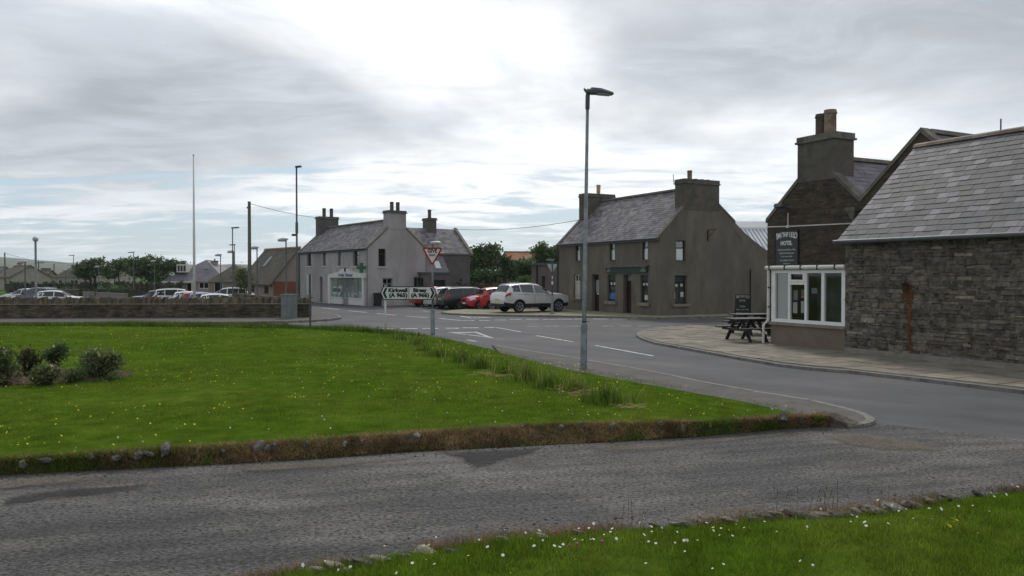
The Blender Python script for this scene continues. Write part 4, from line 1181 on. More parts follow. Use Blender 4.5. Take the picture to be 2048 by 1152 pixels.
window(shop, 'x', 0, dn[0], M['white_old'], M['pane'], 0.12, 0.055, (0.55,), (0.72,), (0.1, 0.13, 0.16, M['po_harl']), 0.7)
for h in dn[1:]: window(shop, 'x', 0, h, M['frame_dark'], M['pane_dark'], 0.12, 0.05, (), (0.74,), (0.12, 0.17, 0.17, M['concrete']), None, M['room_grey'])
door(shop, 'x', 0, drs[0], M['door'], 0.25, (0.25, 0.9, 0.5, 0.85), letter=True)
door(shop, 'x', 0, drs[1], M['door'], 0.3, (0.2, 0.8, 0.45, 0.9), fanlight=0.33)
window(shop, 'y', 0, gw_[0], M['frame_dark'], M['pane'], 0.1, 0.06, (), (0.64,), (0.03, 0.06, 0.05, M['po_harl']), 0.64)
window(shop, 'y', 0, gw_[1], M['frame_dark'], M['pane_dark'], 0.18, 0.06, (), (0.78,), (0.1, 0.13, 0.18, M['concrete']), None, M['room_grey'])
for w_, items in ((dn[1], ((0.3, 0.62, 'paper', 0.2, 0.09), (0.7, 0.62, 'paper', 0.2, 0.09), (0.5, 0.08, 'blue_paper', 0.8, 0.21), (0.5, 0.85, 'green_fascia', 0.9, 0.22))), (dn[2], ((0.25, 0.62, 'paper', 0.22, 0.09), (0.65, 0.62, 'paper', 0.22, 0.09), (0.55, 0.1, 'paper', 0.4, 0.17), (0.5, 0.85, 'green_fascia', 0.9, 0.22)))):
    for u, v, mt, uw, vh in items:
        a, b, z0, z1 = w_; s = b - (b - a) * u; hw = (b - a) * uw / 2
        MB().box(0.12 - 0.012, 0.12 - 0.006 + 0.03, s - hw, s + hw, z0 + (z1 - z0) * v - (0.1 if v > 0.8 else 0), z0 + (z1 - z0) * (v + vh) - (0.12 if v > 0.8 else 0)).build('notice', M[mt], shop)
for u, v, mt, uw, vh in ((0.02, 0.62, 'paper', 0.1, 0.1), (0.3, 0.6, 'paper', 0.2, 0.1), (0.72, 0.61, 'paper', 0.2, 0.1), (0.05, 0.18, 'paper', 0.16, 0.25), (0.76, 0.24, 'paper', 0.26, 0.18), (0.5, 0.8, 'green_fascia', 0.92, 0.18)):
    a, b, z0, z1 = gw_[1]; s = a + (b - a) * min(max(u, 0.12), 0.88); hw = (b - a) * uw / 2
    MB().box(s - hw, s + hw, 0.17, 0.176, z0 + (z1 - z0) * v, z0 + (z1 - z0) * (v + vh)).build('notice', M[mt], shop)
# fascia with its moulding and lettering
fa, fb, fz0, fz1 = rects(PF, 'x', [(1211.5, 534, 1293, 545.5)], -0.12)[0]
fas = MB().box(-0.12, 0.0, fa, fb, fz0, fz1).build('fascia', M['green_fascia'], shop)
fas['label'] = 'dark green shop fascia with small white lettering'
MB().box(-0.24, 0.0, fa - 0.12, fb + 0.12, fz1, fz1 + 0.09).build('moulding', M['cope_conc'], fas)
for body, px_, py_, wd in (('MARTIN', 1217, 535.6, 9), ('&', 1217, 538.8, 2), ('BAKER', 1217, 542, 7), ('NEWS', 1285.5, 534.6, 5.5), ('CARDS', 1285.5, 538, 7), ('STATIONERY', 1285.5, 541.8, 11.5)):
    s, z = PF.on_x(px_, py_, -0.12); s1 = PF.on_x(px_ + wd, py_, -0.12)[0]
    text_part('lettering', body, 0.085, M['letter_dim'], fas, text_mat('x', -0.124, s, z), bold=0.001, sx=abs(s - s1) / (0.085 * 0.66 * len(body)))
# iron bracket on the gable
bx_, bz_ = PF.on_y(1415, 472)
mb = MB(); mb.bar((bx_, -0.02, bz_ - 0.28), (bx_, -0.02, bz_ + 0.35), 0.07, 0.06); mb.bar((bx_, -0.03, bz_ + 0.33), (bx_ + 0.3, -0.35, bz_ + 0.38), 0.03, 0.03); mb.bar((bx_, -0.03, bz_ - 0.1), (bx_ + 0.28, -0.33, bz_ + 0.36), 0.025, 0.025); mb.build('iron_bracket', M['iron'], shop)
# roof
xr, zr = (cx0 + cx1) / 2, None
slope = (cz0 - ez) / cx0; zr = ez + slope * xr
mb = MB()
mb.extr([(-0.16, 0, ez - 0.16 * slope - 0.02), (xr, 0, zr - 0.02), (xr, 0, zr - 0.09), (-0.16, 0, ez - 0.16 * slope - 0.09)], (0, Lw, 0))
mb.extr([(W2 + 0.16, 0, ez - 0.16 * slope - 0.02), (xr, 0, zr - 0.02), (xr, 0, zr - 0.09), (W2 + 0.16, 0, ez - 0.16 * slope - 0.09)], (0, Lw, 0))
mb.extr([(W2 + 0.1, 0.1, ez), (prof[-1][0], 0.1, prof[-1][1]), (prof[-1][0], 0.1, prof[-1][1] - 0.1), (W2 + 0.1, 0.1, ez - 0.1)], (0, Lw - 0.2, 0))
rf = mb.build('roof', M['slate_p'], shop)
sb = slates((-0.18, 0.02, ez - 0.18 * slope), (0, 1, 0), (xr + 0.18, 0, zr - ez + 0.18 * slope), Lw - 0.04, math.hypot(xr + 0.18, zr - ez + 0.18 * slope), 0.30, 0.19, jit=0.25)
slate_field('slates', sb, M['slate_p'], rf)
mb = MB(); mb.obox((xr, Lw / 2, zr + 0.03), (0.15, 0, 0), (0, Lw / 2 - 0.5, 0), (0, 0, 0.05)); mb.build('ridge_cap', M['ridge_grey'], rf)
def coping(parent, xa, za, xb, zb, y0, y1, mat):
    MB().add([(xa, y0, za - 0.03), (xb, y0, zb - 0.03), (xb, y1, zb - 0.03), (xa, y1, za - 0.03), (xa, y0, za + 0.1), (xb, y0, zb + 0.1), (xb, y1, zb + 0.1), (xa, y1, za + 0.1)], BOXF).build('skew_coping', mat, parent)


coping(rf, -0.2, ez - 0.2 * slope, cx0, cz0, -0.04, 0.26, M['cope_conc']); coping(rf, prof[1][0], prof[1][1], cx1, cz1, -0.04, 0.26, M['cope_conc'])
coping(rf, -0.2, ez - 0.2 * slope, xr, zr, Lw - 0.26, Lw + 0.04, M['cope_conc']); coping(rf, W2 + 0.2, ez - 0.2 * slope, xr, zr, Lw - 0.26, Lw + 0.04, M['cope_conc'])
MB().tube([(-0.22, 0.0, ez - 0.13), (-0.22, Lw, ez - 0.13)], 0.055, 8).build('gutter', M['galv_dark'], shop, smooth=True, ang=50)
MB().tube([(-0.08, Lw + 0.03, ez - 0.1), (-0.08, Lw + 0.03, 0.1)], 0.04, 8).build('downpipe', M['trim'], shop)
ctop = PF.on_y(1400, 359)[1]
ch1 = chimney(shop, cx0, cx1, -0.02, 0.75, cz0 - 0.1, ctop, M['chim_harl'], M['chim_harl'], [(xr - 0.55, 0.35, 0.13, 0.5, M['pot'])], cap=0.26, over=0.05)
mb = MB()
for q in (-0.6, -0.15, 0.3, 0.7): mb.lathe([(0.16, -0.03), (0.13, 0.06), (0.05, 0.08)], 10, (xr + q, 0.35, ctop))
mb.build('flaunching', M['chim_harl'], ch1)
mb = MB(); A = Vector((cx0, 0.3, ctop - 0.62)); mb.tube([A, A + Vector((-0.45, 0, 0.35)), A + Vector((-0.5, 0, 0.85))], 0.02, 6); mb.build('aerial_mast', M['galv'], ch1)
fx0_, fz0_ = PF.on_x(1227, 408, cx0)
yA = PF.on_y(1200, 400, Lw - 0.4)
ct2 = PF.on_y(1200, 389, Lw - 0.4)[1]
chimney(shop, cx0 - 0.1, cx1 - 0.3, Lw - 0.8, Lw + 0.02, zr - 1.5, ct2, M['chim_harl'], M['chim_harl'], [(xr - 0.1, Lw - 0.4, 0.13, 0.62, M['pot_buff'])], cap=0.24, over=0.05)

# side annexe against its left end
A0 = PF.world(0.3, Lw, 0)
an = thing('annexe', 'low flat-roofed grey harled annexe beside the brown house', 'outbuilding', (A0.x, A0.y, 0), PF.rot)
yl = PF.on_x(1063, 560, 0.3)[0] - Lw; za = PF.on_x(1090, 530, 0.3)[1]
hl = rects(Frame(A0[:2], ax_), 'x', [(1083, 552, 1090, 611)]); hl = [(hl[0][0], hl[0][1], 0.12, hl[0][3])]
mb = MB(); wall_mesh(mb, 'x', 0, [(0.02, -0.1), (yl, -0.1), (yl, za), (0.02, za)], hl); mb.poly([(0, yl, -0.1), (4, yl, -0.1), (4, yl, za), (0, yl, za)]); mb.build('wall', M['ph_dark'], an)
MB().box(-0.12, 4, 0.02, yl + 0.1, za, za + 0.14).build('roof', M['galv_dark'], an)
door(an, 'x', 0, hl[0], M['door_b'], 0.25)
MB().tube([(-0.05, yl * 0.8, za + 0.35), (-0.05, yl * 0.8, 0.1)], 0.05, 8).build('vent_pipe', M['trim'], an)

# ------------------------------------------------------------------ the chemist's house
Kp = gp(736, 612.4, 0.0); Lp = at(599, 560, 68.5)
axp = Vector((Lp.y - Kp.y, -(Lp.x - Kp.x))).normalized()
QF = Frame((Kp.x, Kp.y), axp)
chem = thing('chemist_house', 'grey harled two-storey house with white pharmacy shopfront and three chimneys', 'house', (Kp.x, Kp.y, 0), QF.rot)
Lq = (Vector((Lp.x, Lp.y)) - Vector((Kp.x, Kp.y))).length
ez = 0.5 * QF.on_x(736, 496.5)[1] + 0.5 * QF.on_x(600, 500.7)[1]
cx0, cz0 = QF.on_y(776.5, 455); cx1, cz1 = QF.on_y(812, 456)
ex, ezr = QF.on_y(851, 494)
Wq = cx0 + cx1
up4 = rects(QF, 'x', [(613.5, 504, 623, 532), (645.5, 503.5, 651, 532), (675.5, 502.5, 681, 532), (706, 501.5, 718, 532)])
up4 = [(a, b, z0, min(z1, ez - 0.1)) for a, b, z0, z1 in up4]
dn4 = rects(QF, 'x', [(614, 552.5, 623.5, 587)]); dr4 = rects(QF, 'x', [(639.5, 553.5, 645, 604)]); dr4 = [(dr4[0][0], dr4[0][1], 0.03, dr4[0][3])]
gq = rects(QF, 'y', [(757, 497.5, 771.5, 533), (766, 556.5, 785.5, 590)])
mb = MB()
wall_mesh(mb, 'x', 0, [(0, -0.1), (Lq, -0.1), (Lq, ez), (0, ez)], up4 + dn4 + dr4)
wall_mesh(mb, 'y', 0, [(0, -0.1), (0, ez), (cx0, cz0), (cx1, cz0), (Wq, ez), (Wq, -0.1)], gq)
wall_mesh(mb, 'y', Lq, [(0, -0.1), (0, ez), (cx0, cz0), (cx1, cz0), (Wq, ez), (Wq, -0.1)], [])
mb.poly([(Wq, 0, -0.1), (Wq, Lq, -0.1), (Wq, Lq, ez), (Wq, 0, ez)])
mb.build('wall', M['ph_harl'], chem)
sl = (0.06, 0.1, 0.12, M['sill'])
window(chem, 'x', 0, up4[0], M['frame_dark'], M['pane'], 0.16, 0.06, (), (0.55,), sl); window(chem, 'x', 0, up4[1], M['frame_dark'], M['pane_dark'], 0.16, 0.06, (), (), sl)
window(chem, 'x', 0, up4[2], M['frame_dark'], M['pane_dark'], 0.16, 0.06, (), (), sl); window(chem, 'x', 0, up4[3], M['frame_dark'], M['pane'], 0.16, 0.07, (), (0.7,), sl)
window(chem, 'x', 0, dn4[0], M['frame_dark'], M['pane'], 0.16, 0.06, (), (0.55,), sl)
door(chem, 'x', 0, dr4[0], M['door_b'], 0.3)
window(chem, 'y', 0, gq[0], M['frame_dark'], M['pane_dark'], 0.14, 0.07, (), (0.7,), sl)
window(chem, 'y', 0, gq[1], M['frame_grey'], M['pane_dark'], 0.14, 0.07, (0.5,), (0.66,), None)
slope = (cz0 - ez) / cx0; xr = (cx0 + cx1) / 2; zr = ez + slope * xr
mb = MB()
for s_ in (-1, 1):
    xe = -0.16 if s_ < 0 else Wq + 0.16
    mb.extr([(xe, 0, ez - 0.16 * slope - 0.02), (xr, 0, zr - 0.02), (xr, 0, zr - 0.1), (xe, 0, ez - 0.16 * slope - 0.1)], (0, Lq, 0))
rf = mb.build('roof', M['slate_p'], chem)
slate_field('slates', slates((-0.18, 0.02, ez - 0.18 * slope), (0, 1, 0), (xr + 0.18, 0, zr - ez + 0.18 * slope), Lq - 0.04, math.hypot(xr + 0.18, zr - ez + 0.18 * slope), 0.34, 0.22, jit=0.25), M['slate_p'], rf)
mb = MB(); mb.obox((xr, Lq / 2, zr + 0.03), (0.15, 0, 0), (0, Lq / 2 - 0.5, 0), (0, 0, 0.05)); mb.build('ridge_cap', M['ridge_grey'], rf)
for y0, y1, xm, zm in ((-0.04, 0.24, None, None), (Lq - 0.24, Lq + 0.04, xr, zr)):
    coping(rf, -0.2, ez - 0.2 * slope, xm or cx0, zm or cz0, y0, y1, M['ridge_grey']); coping(rf, Wq + 0.2, ez - 0.2 * slope, xm or cx1, zm or cz0, y0, y1, M['ridge_grey'])
MB().tube([(-0.2, 0.0, ez - 0.14), (-0.2, Lq, ez - 0.14)], 0.055, 8).build('gutter', M['trim'], chem)
MB().tube([(-0.08, 0.12, ez - 0.12), (-0.08, 0.12, 0.1)], 0.04, 8).build('downpipe', M['ph_harl'], chem)
MB().tube([(-0.08, Lq - 0.1, ez - 0.12), (-0.08, Lq - 0.1, 0.1)], 0.05, 8).build('downpipe', M['trim'], chem)
ctq = QF.on_y(794, 421)[1]
chimney(chem, cx0, cx1, -0.02, 0.8, cz0 - 0.1, ctq, M['ph_harl'], M['ph_dark'], [(xr - 0.24, 0.4, 0.14, 0.66, M['pot_dark']), (xr + 0.26, 0.4, 0.14, 0.66, M['pot_dark'])], cap=0.2, over=0.08)
ctl = QF.on_y(655, 434, Lq - 0.4)[1]
chimney(chem, cx0 - 0.15, cx1 + 0.15, Lq - 0.8, Lq + 0.02, zr - 1.4, ctl, M['ph_dark'], M['ph_dark'], [(xr - 0.28, Lq - 0.4, 0.15, 0.75, M['pot_dark']), (xr + 0.4, Lq - 0.4, 0.15, 0.75, M['pot_dark'])], cap=0.2, over=0.08)
# white shopfront, shallow gable head
s0, s1 = QF.on_x(727, 600, -0.22)[0], QF.on_x(655.5, 595, -0.22)[0]
zc = QF.on_x(690, 543, -0.22)[1]; zk = QF.on_x(690, 549.5, -0.22)[1]; zp = QF.on_x(690, 538, -0.22)[1]; zsh = QF.on_x(690, 555.5, -0.22)[1]; zst = QF.on_x(690, 595, -0.22)[1]
sm = (s0 + s1) / 2; d0 = -0.22
mb = MB()
mb.extr([(d0, s0, zsh), (d0, s1, zsh), (d0, s1, zk), (d0, sm + (s1 - sm) * 0.35, zc), (d0, sm + (s1 - sm) * 0.2, zp), (d0, sm - (s1 - sm) * 0.2, zp), (d0, sm - (s1 - sm) * 0.35, zc), (d0, s0, zk)], (0.21, 0, 0))
for a, b in ((s0, s0 + 0.28), (s1 - 0.42, s1)): mb.box(d0, -0.01, a, b, 0.02, zsh)
front = mb.build('shopfront', M['white_old'], chem); front['label'] = 'white pharmacy shopfront with gabled head and wide panes'
ei, eo = s0 + 0.28, s1 - 0.42
for u0, u1, dd in ((0.0, 0.42, -0.16), (0.44, 0.60, 0.0), (0.63, 1.0, -0.16)):
    mb = MB(); mb.box(dd, 0.0, ei + (eo - ei) * u0, ei + (eo - ei) * u1, 0.03, zst - 0.06); mb.box(dd - 0.05, 0.0, ei + (eo - ei) * u0, ei + (eo - ei) * u1, zst - 0.06, zst); mb.build('stall_riser', M['white_old'], front)
for u0, u1 in ((0.01, 0.17), (0.18, 0.37), (0.39, 0.60), (0.62, 0.81), (0.82, 0.99)):
    a, b = ei + (eo - ei) * u0, ei + (eo - ei) * u1
    pn = MB().box(-0.08, -0.07, a, b, zst, zsh).build('shop_pane', M['pane'], front)
    mb = MB(); mb.box(-0.11, -0.05, a - 0.03, a, zst, zsh - 0.01); mb.build('mullion', M['frame_grey'], front)
MB().box(-0.01, -0.004, ei, eo, zst - 0.1, zsh).build('shop_backing', M['room_grey'], front)
for u0, u1, v0, v1, mt in ((0.64, 0.78, 0.0, 0.42, 'green_stuff'), (0.66, 0.76, 0.35, 0.6, 'letter_dim'), (0.84, 0.97, 0.0, 0.5, 'green_stuff'), (0.46, 0.55, 0.3, 0.5, 'letter_dim'), (0.44, 0.52, 0.05, 0.2, 'letter_dim'), (0.22, 0.3, 0.0, 0.14, 'trim')):
    MB().box(-0.05, -0.03, ei + (eo - ei) * u0, ei + (eo - ei) * u1, zst + (zsh - zst) * v0, zst + (zsh - zst) * v1).build('display', M[mt], front)
text_part('lettering', 'Dounby  Pharmacy', 0.34, M['blue_letter'], front, text_mat('x', d0 - 0.004, QF.on_x(690.5, 550, d0)[0], QF.on_x(690.5, 550.2, d0)[1]), bold=0.012, sx=1.0)
MB().lathe([(0.05, 0), (0.09, 0.08), (0.09, 0.16), (0.03, 0.34)], 10, (d0 - 0.01, QF.on_x(690.5, 543, d0)[0], QF.on_x(690.5, 543.5, d0)[1])).build('mortar_emblem', M['trim'], front)
mb = MB(); ly, lz = QF.on_x(730, 552, -0.1); mb.box(-0.3, 0.0, ly - 0.14, ly + 0.02, lz - 0.15, lz + 0.22); mb.build('wall_lamp', M['white_old'], chem)
gy, gz = QF.on_x(722.5, 535.5, -0.45)
gx = MB(); r_ = 0.3
for a, b, c_, d_ in ((-0.12, 0.12, -0.36, 0.36), (-0.34, -0.12, -0.12, 0.12), (0.12, 0.34, -0.12, 0.12)):
    gx.box(-0.45 + a, -0.45 + b, gy - 0.07, gy + 0.07, gz + c_, gz + d_)
gx.bar((-0.1, gy, gz), (0.0, gy, gz), 0.08, 0.08)
cr = gx.build('pharmacy_cross', M['green_cross'], chem); cr['label'] = 'green pharmacy cross projecting from the wall'
# rear wing
wy = QF.on_x(851, 500, Wq)[0]
wr0 = 1.1; XR = Wq + 0.0
wxe = QF.on_y(937, 503, wr0)[0]; wxr = QF.on_y(908, 458, wr0 + 2.4)[0]; wzr = QF.on_y(908, 459, wr0 + 2.4)[1]; wze = QF.on_y(900, 505, wr0)[1]
wing_x1 = 0.5 * (wxe + wxr) + 0.1
mb = MB(); wall_mesh(mb, 'y', wr0, [(Wq, -0.1), (wing_x1, -0.1), (wing_x1, wze), (Wq, wze)], [])
mb.poly([(wing_x1, wr0, -0.1), (wing_x1, wr0 + 4.8, -0.1), (wing_x1, wr0 + 4.8, wze), (wing_x1, wr0 + 2.4, wzr), (wing_x1, wr0, wze)])
mb.build('wing_wall', M['ph_dark'], chem)  # this wall's shade is put into the darker harl colour
mb = MB()
for ye in (wr0 - 0.1, wr0 + 4.9): mb.extr([(cx1, ye, wze - 0.1), (cx1, wr0 + 2.4, wzr), (cx1, wr0 + 2.4, wzr - 0.08), (cx1, ye, wze - 0.18)], (wing_x1 - cx1, 0, 0))
wrf = mb.build('wing_roof', M['slate_p'], chem)
slate_field('slates', slates((xr, wr0 - 0.12, wze - 0.1), (1, 0, 0), (0, 2.52, wzr - wze + 0.1), wing_x1 - xr, math.hypot(2.52, wzr - wze + 0.1), 0.34, 0.22, jit=0.25, edge_fn=lambda s, h: (xr + s) > Wq + 0.1 - (Wq - xr) * h / math.hypot(2.52, wzr - wze) * 0.93), M['slate_p'], wrf)
mb = MB(); mb.add([(wing_x1 - 0.05, wr0 - 0.15, wze - 0.16), (wing_x1 + 0.2, wr0 - 0.15, wze - 0.16), (wing_x1 + 0.2, wr0 + 2.4, wzr), (wing_x1 - 0.05, wr0 + 2.4, wzr), (wing_x1 - 0.05, wr0 - 0.15, wze + 0.02), (wing_x1 + 0.2, wr0 - 0.15, wze + 0.02), (wing_x1 + 0.2, wr0 + 2.4, wzr + 0.16), (wing_x1 - 0.05, wr0 + 2.4, wzr + 0.16)], BOXF)
mb.build('skew_coping', M['ridge_grey'], wrf)
wcx, wcz = QF.on_y(859, 437, wr0 + 2.4)
chimney(chem, wcx - 0.36, wcx + 0.36, wr0 + 1.9, wr0 + 2.9, wzr - 0.7, wcz + 0.02, M['ph_dark'], M['ph_dark'], [(wcx, wr0 + 2.4, 0.14, 0.7, M['pot_dark'])], cap=0.18, over=0.08)
# low flat-roofed garage block in front of the wing
gxa = Wq - 0.6; gxb = QF.on_y(898, 560, -0.3)[0]; gzt = QF.on_y(860, 547.5, -0.4)[1]
gh = rects(QF, 'y', [(835, 556, 847, 580), (868, 560, 891, 610)], -0.4); gh = [gh[0], (gh[1][0], gh[1][1], 0.02, gh[1][3])]
mb = MB(); wall_mesh(mb, 'y', -0.4, [(gxa, -0.1), (gxb, -0.1), (gxb, gzt), (gxa, gzt)], gh); mb.poly([(gxb, -0.4, -0.1), (gxb, 1.6, -0.1), (gxb, 1.6, gzt), (gxb, -0.4, gzt)]); mb.poly([(gxa, -0.4, -0.1), (gxa, 0, -0.1), (gxa, 0, gzt), (gxa, -0.4, gzt)])
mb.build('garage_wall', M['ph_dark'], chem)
MB().box(gxa - 0.08, gxb + 0.08, -0.5, 1.5, gzt, gzt + 0.12).build('garage_roof', M['galv_dark'], chem)
window(chem, 'y', -0.4, gh[0], M['frame_dark'], M['pane_dark'], 0.1, 0.06)
door(chem, 'y', -0.4, gh[1], M['door_b'], 0.25, name='garage_door')
# slated lean-to above with a roof light
lx0 = Wq + 0.02; lx1 = QF.on_y(893, 520, 0.5)[0]; lz1 = QF.on_y(870, 512, 0.9)[1]
mb = MB(); mb.extr([(lx0, 0.1, gzt + 0.12), (lx0, wr0 - 0.02, lz1), (lx0, wr0 - 0.02, gzt + 0.1)], (lx1 - lx0, 0, 0)); lt = mb.build('lean_to_roof', M['slate_p'], chem)
mb = MB(); a = Vector(((lx0 + lx1) / 2 + 0.25, 0.1 + (wr0 - 0.12) * 0.45, gzt + 0.12 + (lz1 - gzt) * 0.40)); mb.obox(a, (0.24, 0, 0), (0, (wr0 - 0.1) * 0.2, (lz1 - gzt) * 0.2), (0, -0.05, 0.04)); mb.build('roof_light', M['sheet_white'], lt)
# ------------------------------------------------------------------ farther houses, barns
GZ = -0.5


def gable_house(name, label, P, rot, w, l, ze, zr, wm, rm, cat='house', base=GZ, over=0.25, slate=(0.4, 0.32), wins=(), chim=None, hip=0.0, group=None):
    """ridge along local y, gable on y=0 facing -y; wins = (plane, s0, s1, z0, z1)"""
    t = thing(name, label, cat, (P[0], P[1], 0), rot, group)
    mb = MB()
    hx = [q[1:] for q in wins if q[0] == 'x']; hy = [q[1:] for q in wins if q[0] == 'y']
    wall_mesh(mb, 'x', -w / 2, [(0, base), (l, base), (l, ze), (0, ze)], hx)
    if hip: wall_mesh(mb, 'y', 0, [(-w / 2, base), (-w / 2, ze), (w / 2, ze), (w / 2, base)], hy)
    else: wall_mesh(mb, 'y', 0, [(-w / 2, base), (-w / 2, ze), (0, zr - 0.05), (w / 2, ze), (w / 2, base)], hy)
    mb.poly([(w / 2, 0, base), (w / 2, l, base), (w / 2, l, ze), (w / 2, 0, ze)])
    mb.poly([(-w / 2, l, base), (w / 2, l, base), (w / 2, l, ze), (0, l, zr - 0.05 if not hip else ze), (-w / 2, l, ze)])
    mb.build('wall', wm, t)
    k = (zr - ze) / (w / 2); xe = w / 2 + over; zo = ze - over * k
    mb = MB()
    if hip:
        e = [(-xe, -over, zo), (xe, -over, zo), (xe, l + over, zo), (-xe, l + over, zo)]; r0, r1 = (0, hip, zr), (0, l - hip, zr)
        mb.add(e + [r0, r1], [(0, 1, 4), (1, 2, 5, 4), (2, 3, 5), (3, 0, 4, 5), (0, 3, 2, 1)])
    else:
        for s in (-1, 1): mb.extr([(s * xe, -over, zo), (0, -over, zr), (0, -over, zr - 0.14), (s * xe, -over, zo - 0.14)], (0, l + 2 * over, 0))
    rf = mb.build('roof', rm, t)
    if not hip:
        bx = []
        for s in (-1, 1): bx += slates((s * xe, -over, zo), (0, 1, 0), (-s * xe, 0, zr - zo), l + 2 * over, math.hypot(xe, zr - zo), *slate)
        slate_field('roof_tiles', bx, rm, rf)
        MB().obox((0, l / 2, zr + 0.04), (0.14, 0, 0), (0, l / 2 + over, 0), (0, 0, 0.06)).build('ridge_cap', M['ridge_grey'], rf)
    for q in wins:
        window(t, q[0], -w / 2 if q[0] == 'x' else 0, q[1:], M['white_old'], M['pane_dark'], 0.1, 0.09, (0.5,) if q[2] - q[1] > 1 else ())
    if chim:
        cy, cw, ct = chim
        chimney(t, -cw / 2, cw / 2, cy - 0.3, cy + 0.3, zr - 0.6, ct, wm, M['ph_dark'], [(0, cy, 0.12, 0.4, M['pot'])], cap=0.14)
    return t


# brown-tiled house beside the chemist's
Qp = at(545, 590, 84); a2 = Vector((0.77, 0.638))
RF = Frame(Qp[:2], a2)
hs = thing('tiled_house', 'tan rendered house with long brown tiled roof and red boarded wall', 'house', (Qp.x, Qp.y, 0), RF.rot)
ze = RF.on_y(545, 561)[1]; xa, zr = RF.on_y(598, 495); Lh = RF.on_x(482, 560)[0]
hl = rects(RF, 'x', [(528, 568, 537, 588), (500, 568, 508, 588)])
mb = MB(); wall_mesh(mb, 'y', 0, [(0, GZ), (0, ze), (xa, zr - 0.1), (2 * xa, ze), (2 * xa, GZ)], []); wall_mesh(mb, 'x', 0, [(0, GZ), (Lh, GZ), (Lh, ze), (0, ze)], hl); mb.poly([(0, Lh, GZ), (2 * xa, Lh, GZ), (2 * xa, Lh, ze), (xa, Lh, zr - 0.1), (0, Lh, ze)]); mb.poly([(2 * xa, 0, GZ), (2 * xa, Lh, GZ), (2 * xa, Lh, ze), (2 * xa, 0, ze)])
mb.build('wall', M['tan'], hs)
zbd = RF.on_y(570, 563)[1]
for i in range(22):
    x0 = 0.12 + i * 0.19
    if x0 < xa * 1.2: MB().box(x0, x0 + 0.18, -0.05, 0.0, GZ, zbd).build('board', M['wood_red'], hs)
k = (zr - ze) / xa; mb = MB()
for s in (0, 1):
    xe = -0.35 if not s else 2 * xa + 0.35
    mb.extr([(xe, -0.3, ze - 0.35 * k), (xa, -0.3, zr), (xa, -0.3, zr - 0.16), (xe, -0.3, ze - 0.35 * k - 0.16)], (0, Lh + 0.6, 0))
rf = mb.build('roof', M['tile_brown'], hs)
slate_field('roof_tiles', slates((-0.36, -0.3, ze - 0.36 * k), (0, 1, 0), (xa + 0.36, 0, zr - ze + 0.36 * k), Lh + 0.6, math.hypot(xa + 0.36, zr - ze + 0.36 * k), 0.42, 0.36, thick=0.03), M['tile_brown'], rf)
MB().obox((xa, Lh / 2, zr + 0.05), (0.14, 0, 0), (0, Lh / 2 + 0.3, 0), (0, 0, 0.07)).build('ridge_cap', M['pot_buff'], rf)
sy_, sz_ = RF.on_x(536, 523, xa * 0.55); sz_ = ze + k * xa * 0.55
MB().obox((xa * 0.55, sy_, sz_ + 0.12), (0.45, 0, 0.45 * k), (0, 0.3, 0), (-0.06, 0, 0.06)).build('roof_light', M['frame_grey'], rf)
MB().box(-0.2, -0.1, -0.3, Lh, ze - 0.35 * k - 0.2, ze - 0.35 * k - 0.1).build('gutter', M['trim'], hs)
for h in hl: window(hs, 'x', 0, h, M['wood_red'], M['pane_dark'], 0.1, 0.1)
# its lower cross wing
P_ = RF.world(0.2, Lh - 0.6)
gable_house('low_wing', 'low tan wing with brown tiled roof left of the tiled house', at(462, 590, 92)[:2], R(10), 5.0, 6.0, RF.on_x(462, 561, 0)[1], 3.6, M['tan'], M['tile_brown'], hip=2.4, cat='outbuilding', wins=[('y', -1.9, -0.9, GZ + 0.15, 1.6), ('y', 0.5, 1.4, GZ + 0.15, 1.6)])

# hipped bungalow with white dormer
bl, br = at(322, 562, 112), at(456, 563, 112); wB = (br - bl).length; zE = 1.55
bun = gable_house('bungalow', 'hip-roofed bungalow with boxed dormer behind the white flagpole', ((bl.x + br.x) / 2, 112), 0, wB - 0.5, 10.5, zE, at(393, 521, 117)[2] + 0.1, M['buff'], M['slate_v'], hip=4.4,
                  wins=[('y', -wB / 2 + 1.3, -wB / 2 + 2.2, GZ + 0.2, 1.2), ('y', -wB / 2 + 3.6, -wB / 2 + 4.4, GZ + 0.2, 1.2), ('y', 0.6, 2.0, GZ + 0.9, 1.3)])
dz = at(365, 537, 113.5)
mb = MB(); mb.box(dz.x - (bl.x + br.x) / 2 - 0.55, dz.x - (bl.x + br.x) / 2 + 0.85, 0.8, 3.2, dz.z - 0.55, dz.z + 0.6); dm = mb.build('dormer', M['white_old'], bun)
for q in (-0.4, 0.02, 0.44): MB().box(dz.x - (bl.x + br.x) / 2 + q, dz.x - (bl.x + br.x) / 2 + q + 0.3, 0.76, 0.8, dz.z - 0.4, dz.z + 0.42).build('pane', M['frame_dark'], dm)
sk = at(413, 536, 113.5); mb = MB(); mb.obox((sk.x - (bl.x + br.x) / 2, 1.55, sk.z + 0.05), (0.42, 0, 0), (0, 0.3, 0.24), (0, -0.04, 0.06)); mb.build('roof_light', M['cabinet'], bun)
cc = at(430, 522, 117); xq = cc.x - (bl.x + br.x) / 2
chimney(bun, xq - 0.42, xq + 0.42, 4.6, 5.2, cc.z - 1.5, cc.z + 0.05, M['buff'], M['ph_dark'], [(xq, 4.9, 0.1, 0.3, M['pot'])], cap=0.14)
pb = MB()
for u in (0.5, 2.9):
    xx = -wB / 2 + u
    MB().box(xx, xx + 2.0, -1.0, 0.0, zE - 0.28, zE - 0.12).build('porch_roof', M['white_old'], bun)
    for v in (0.1, 1.8): MB().box(xx + v, xx + v + 0.12, -0.95, -0.83, GZ, zE - 0.28).build('porch_post', M['white_old'], bun)

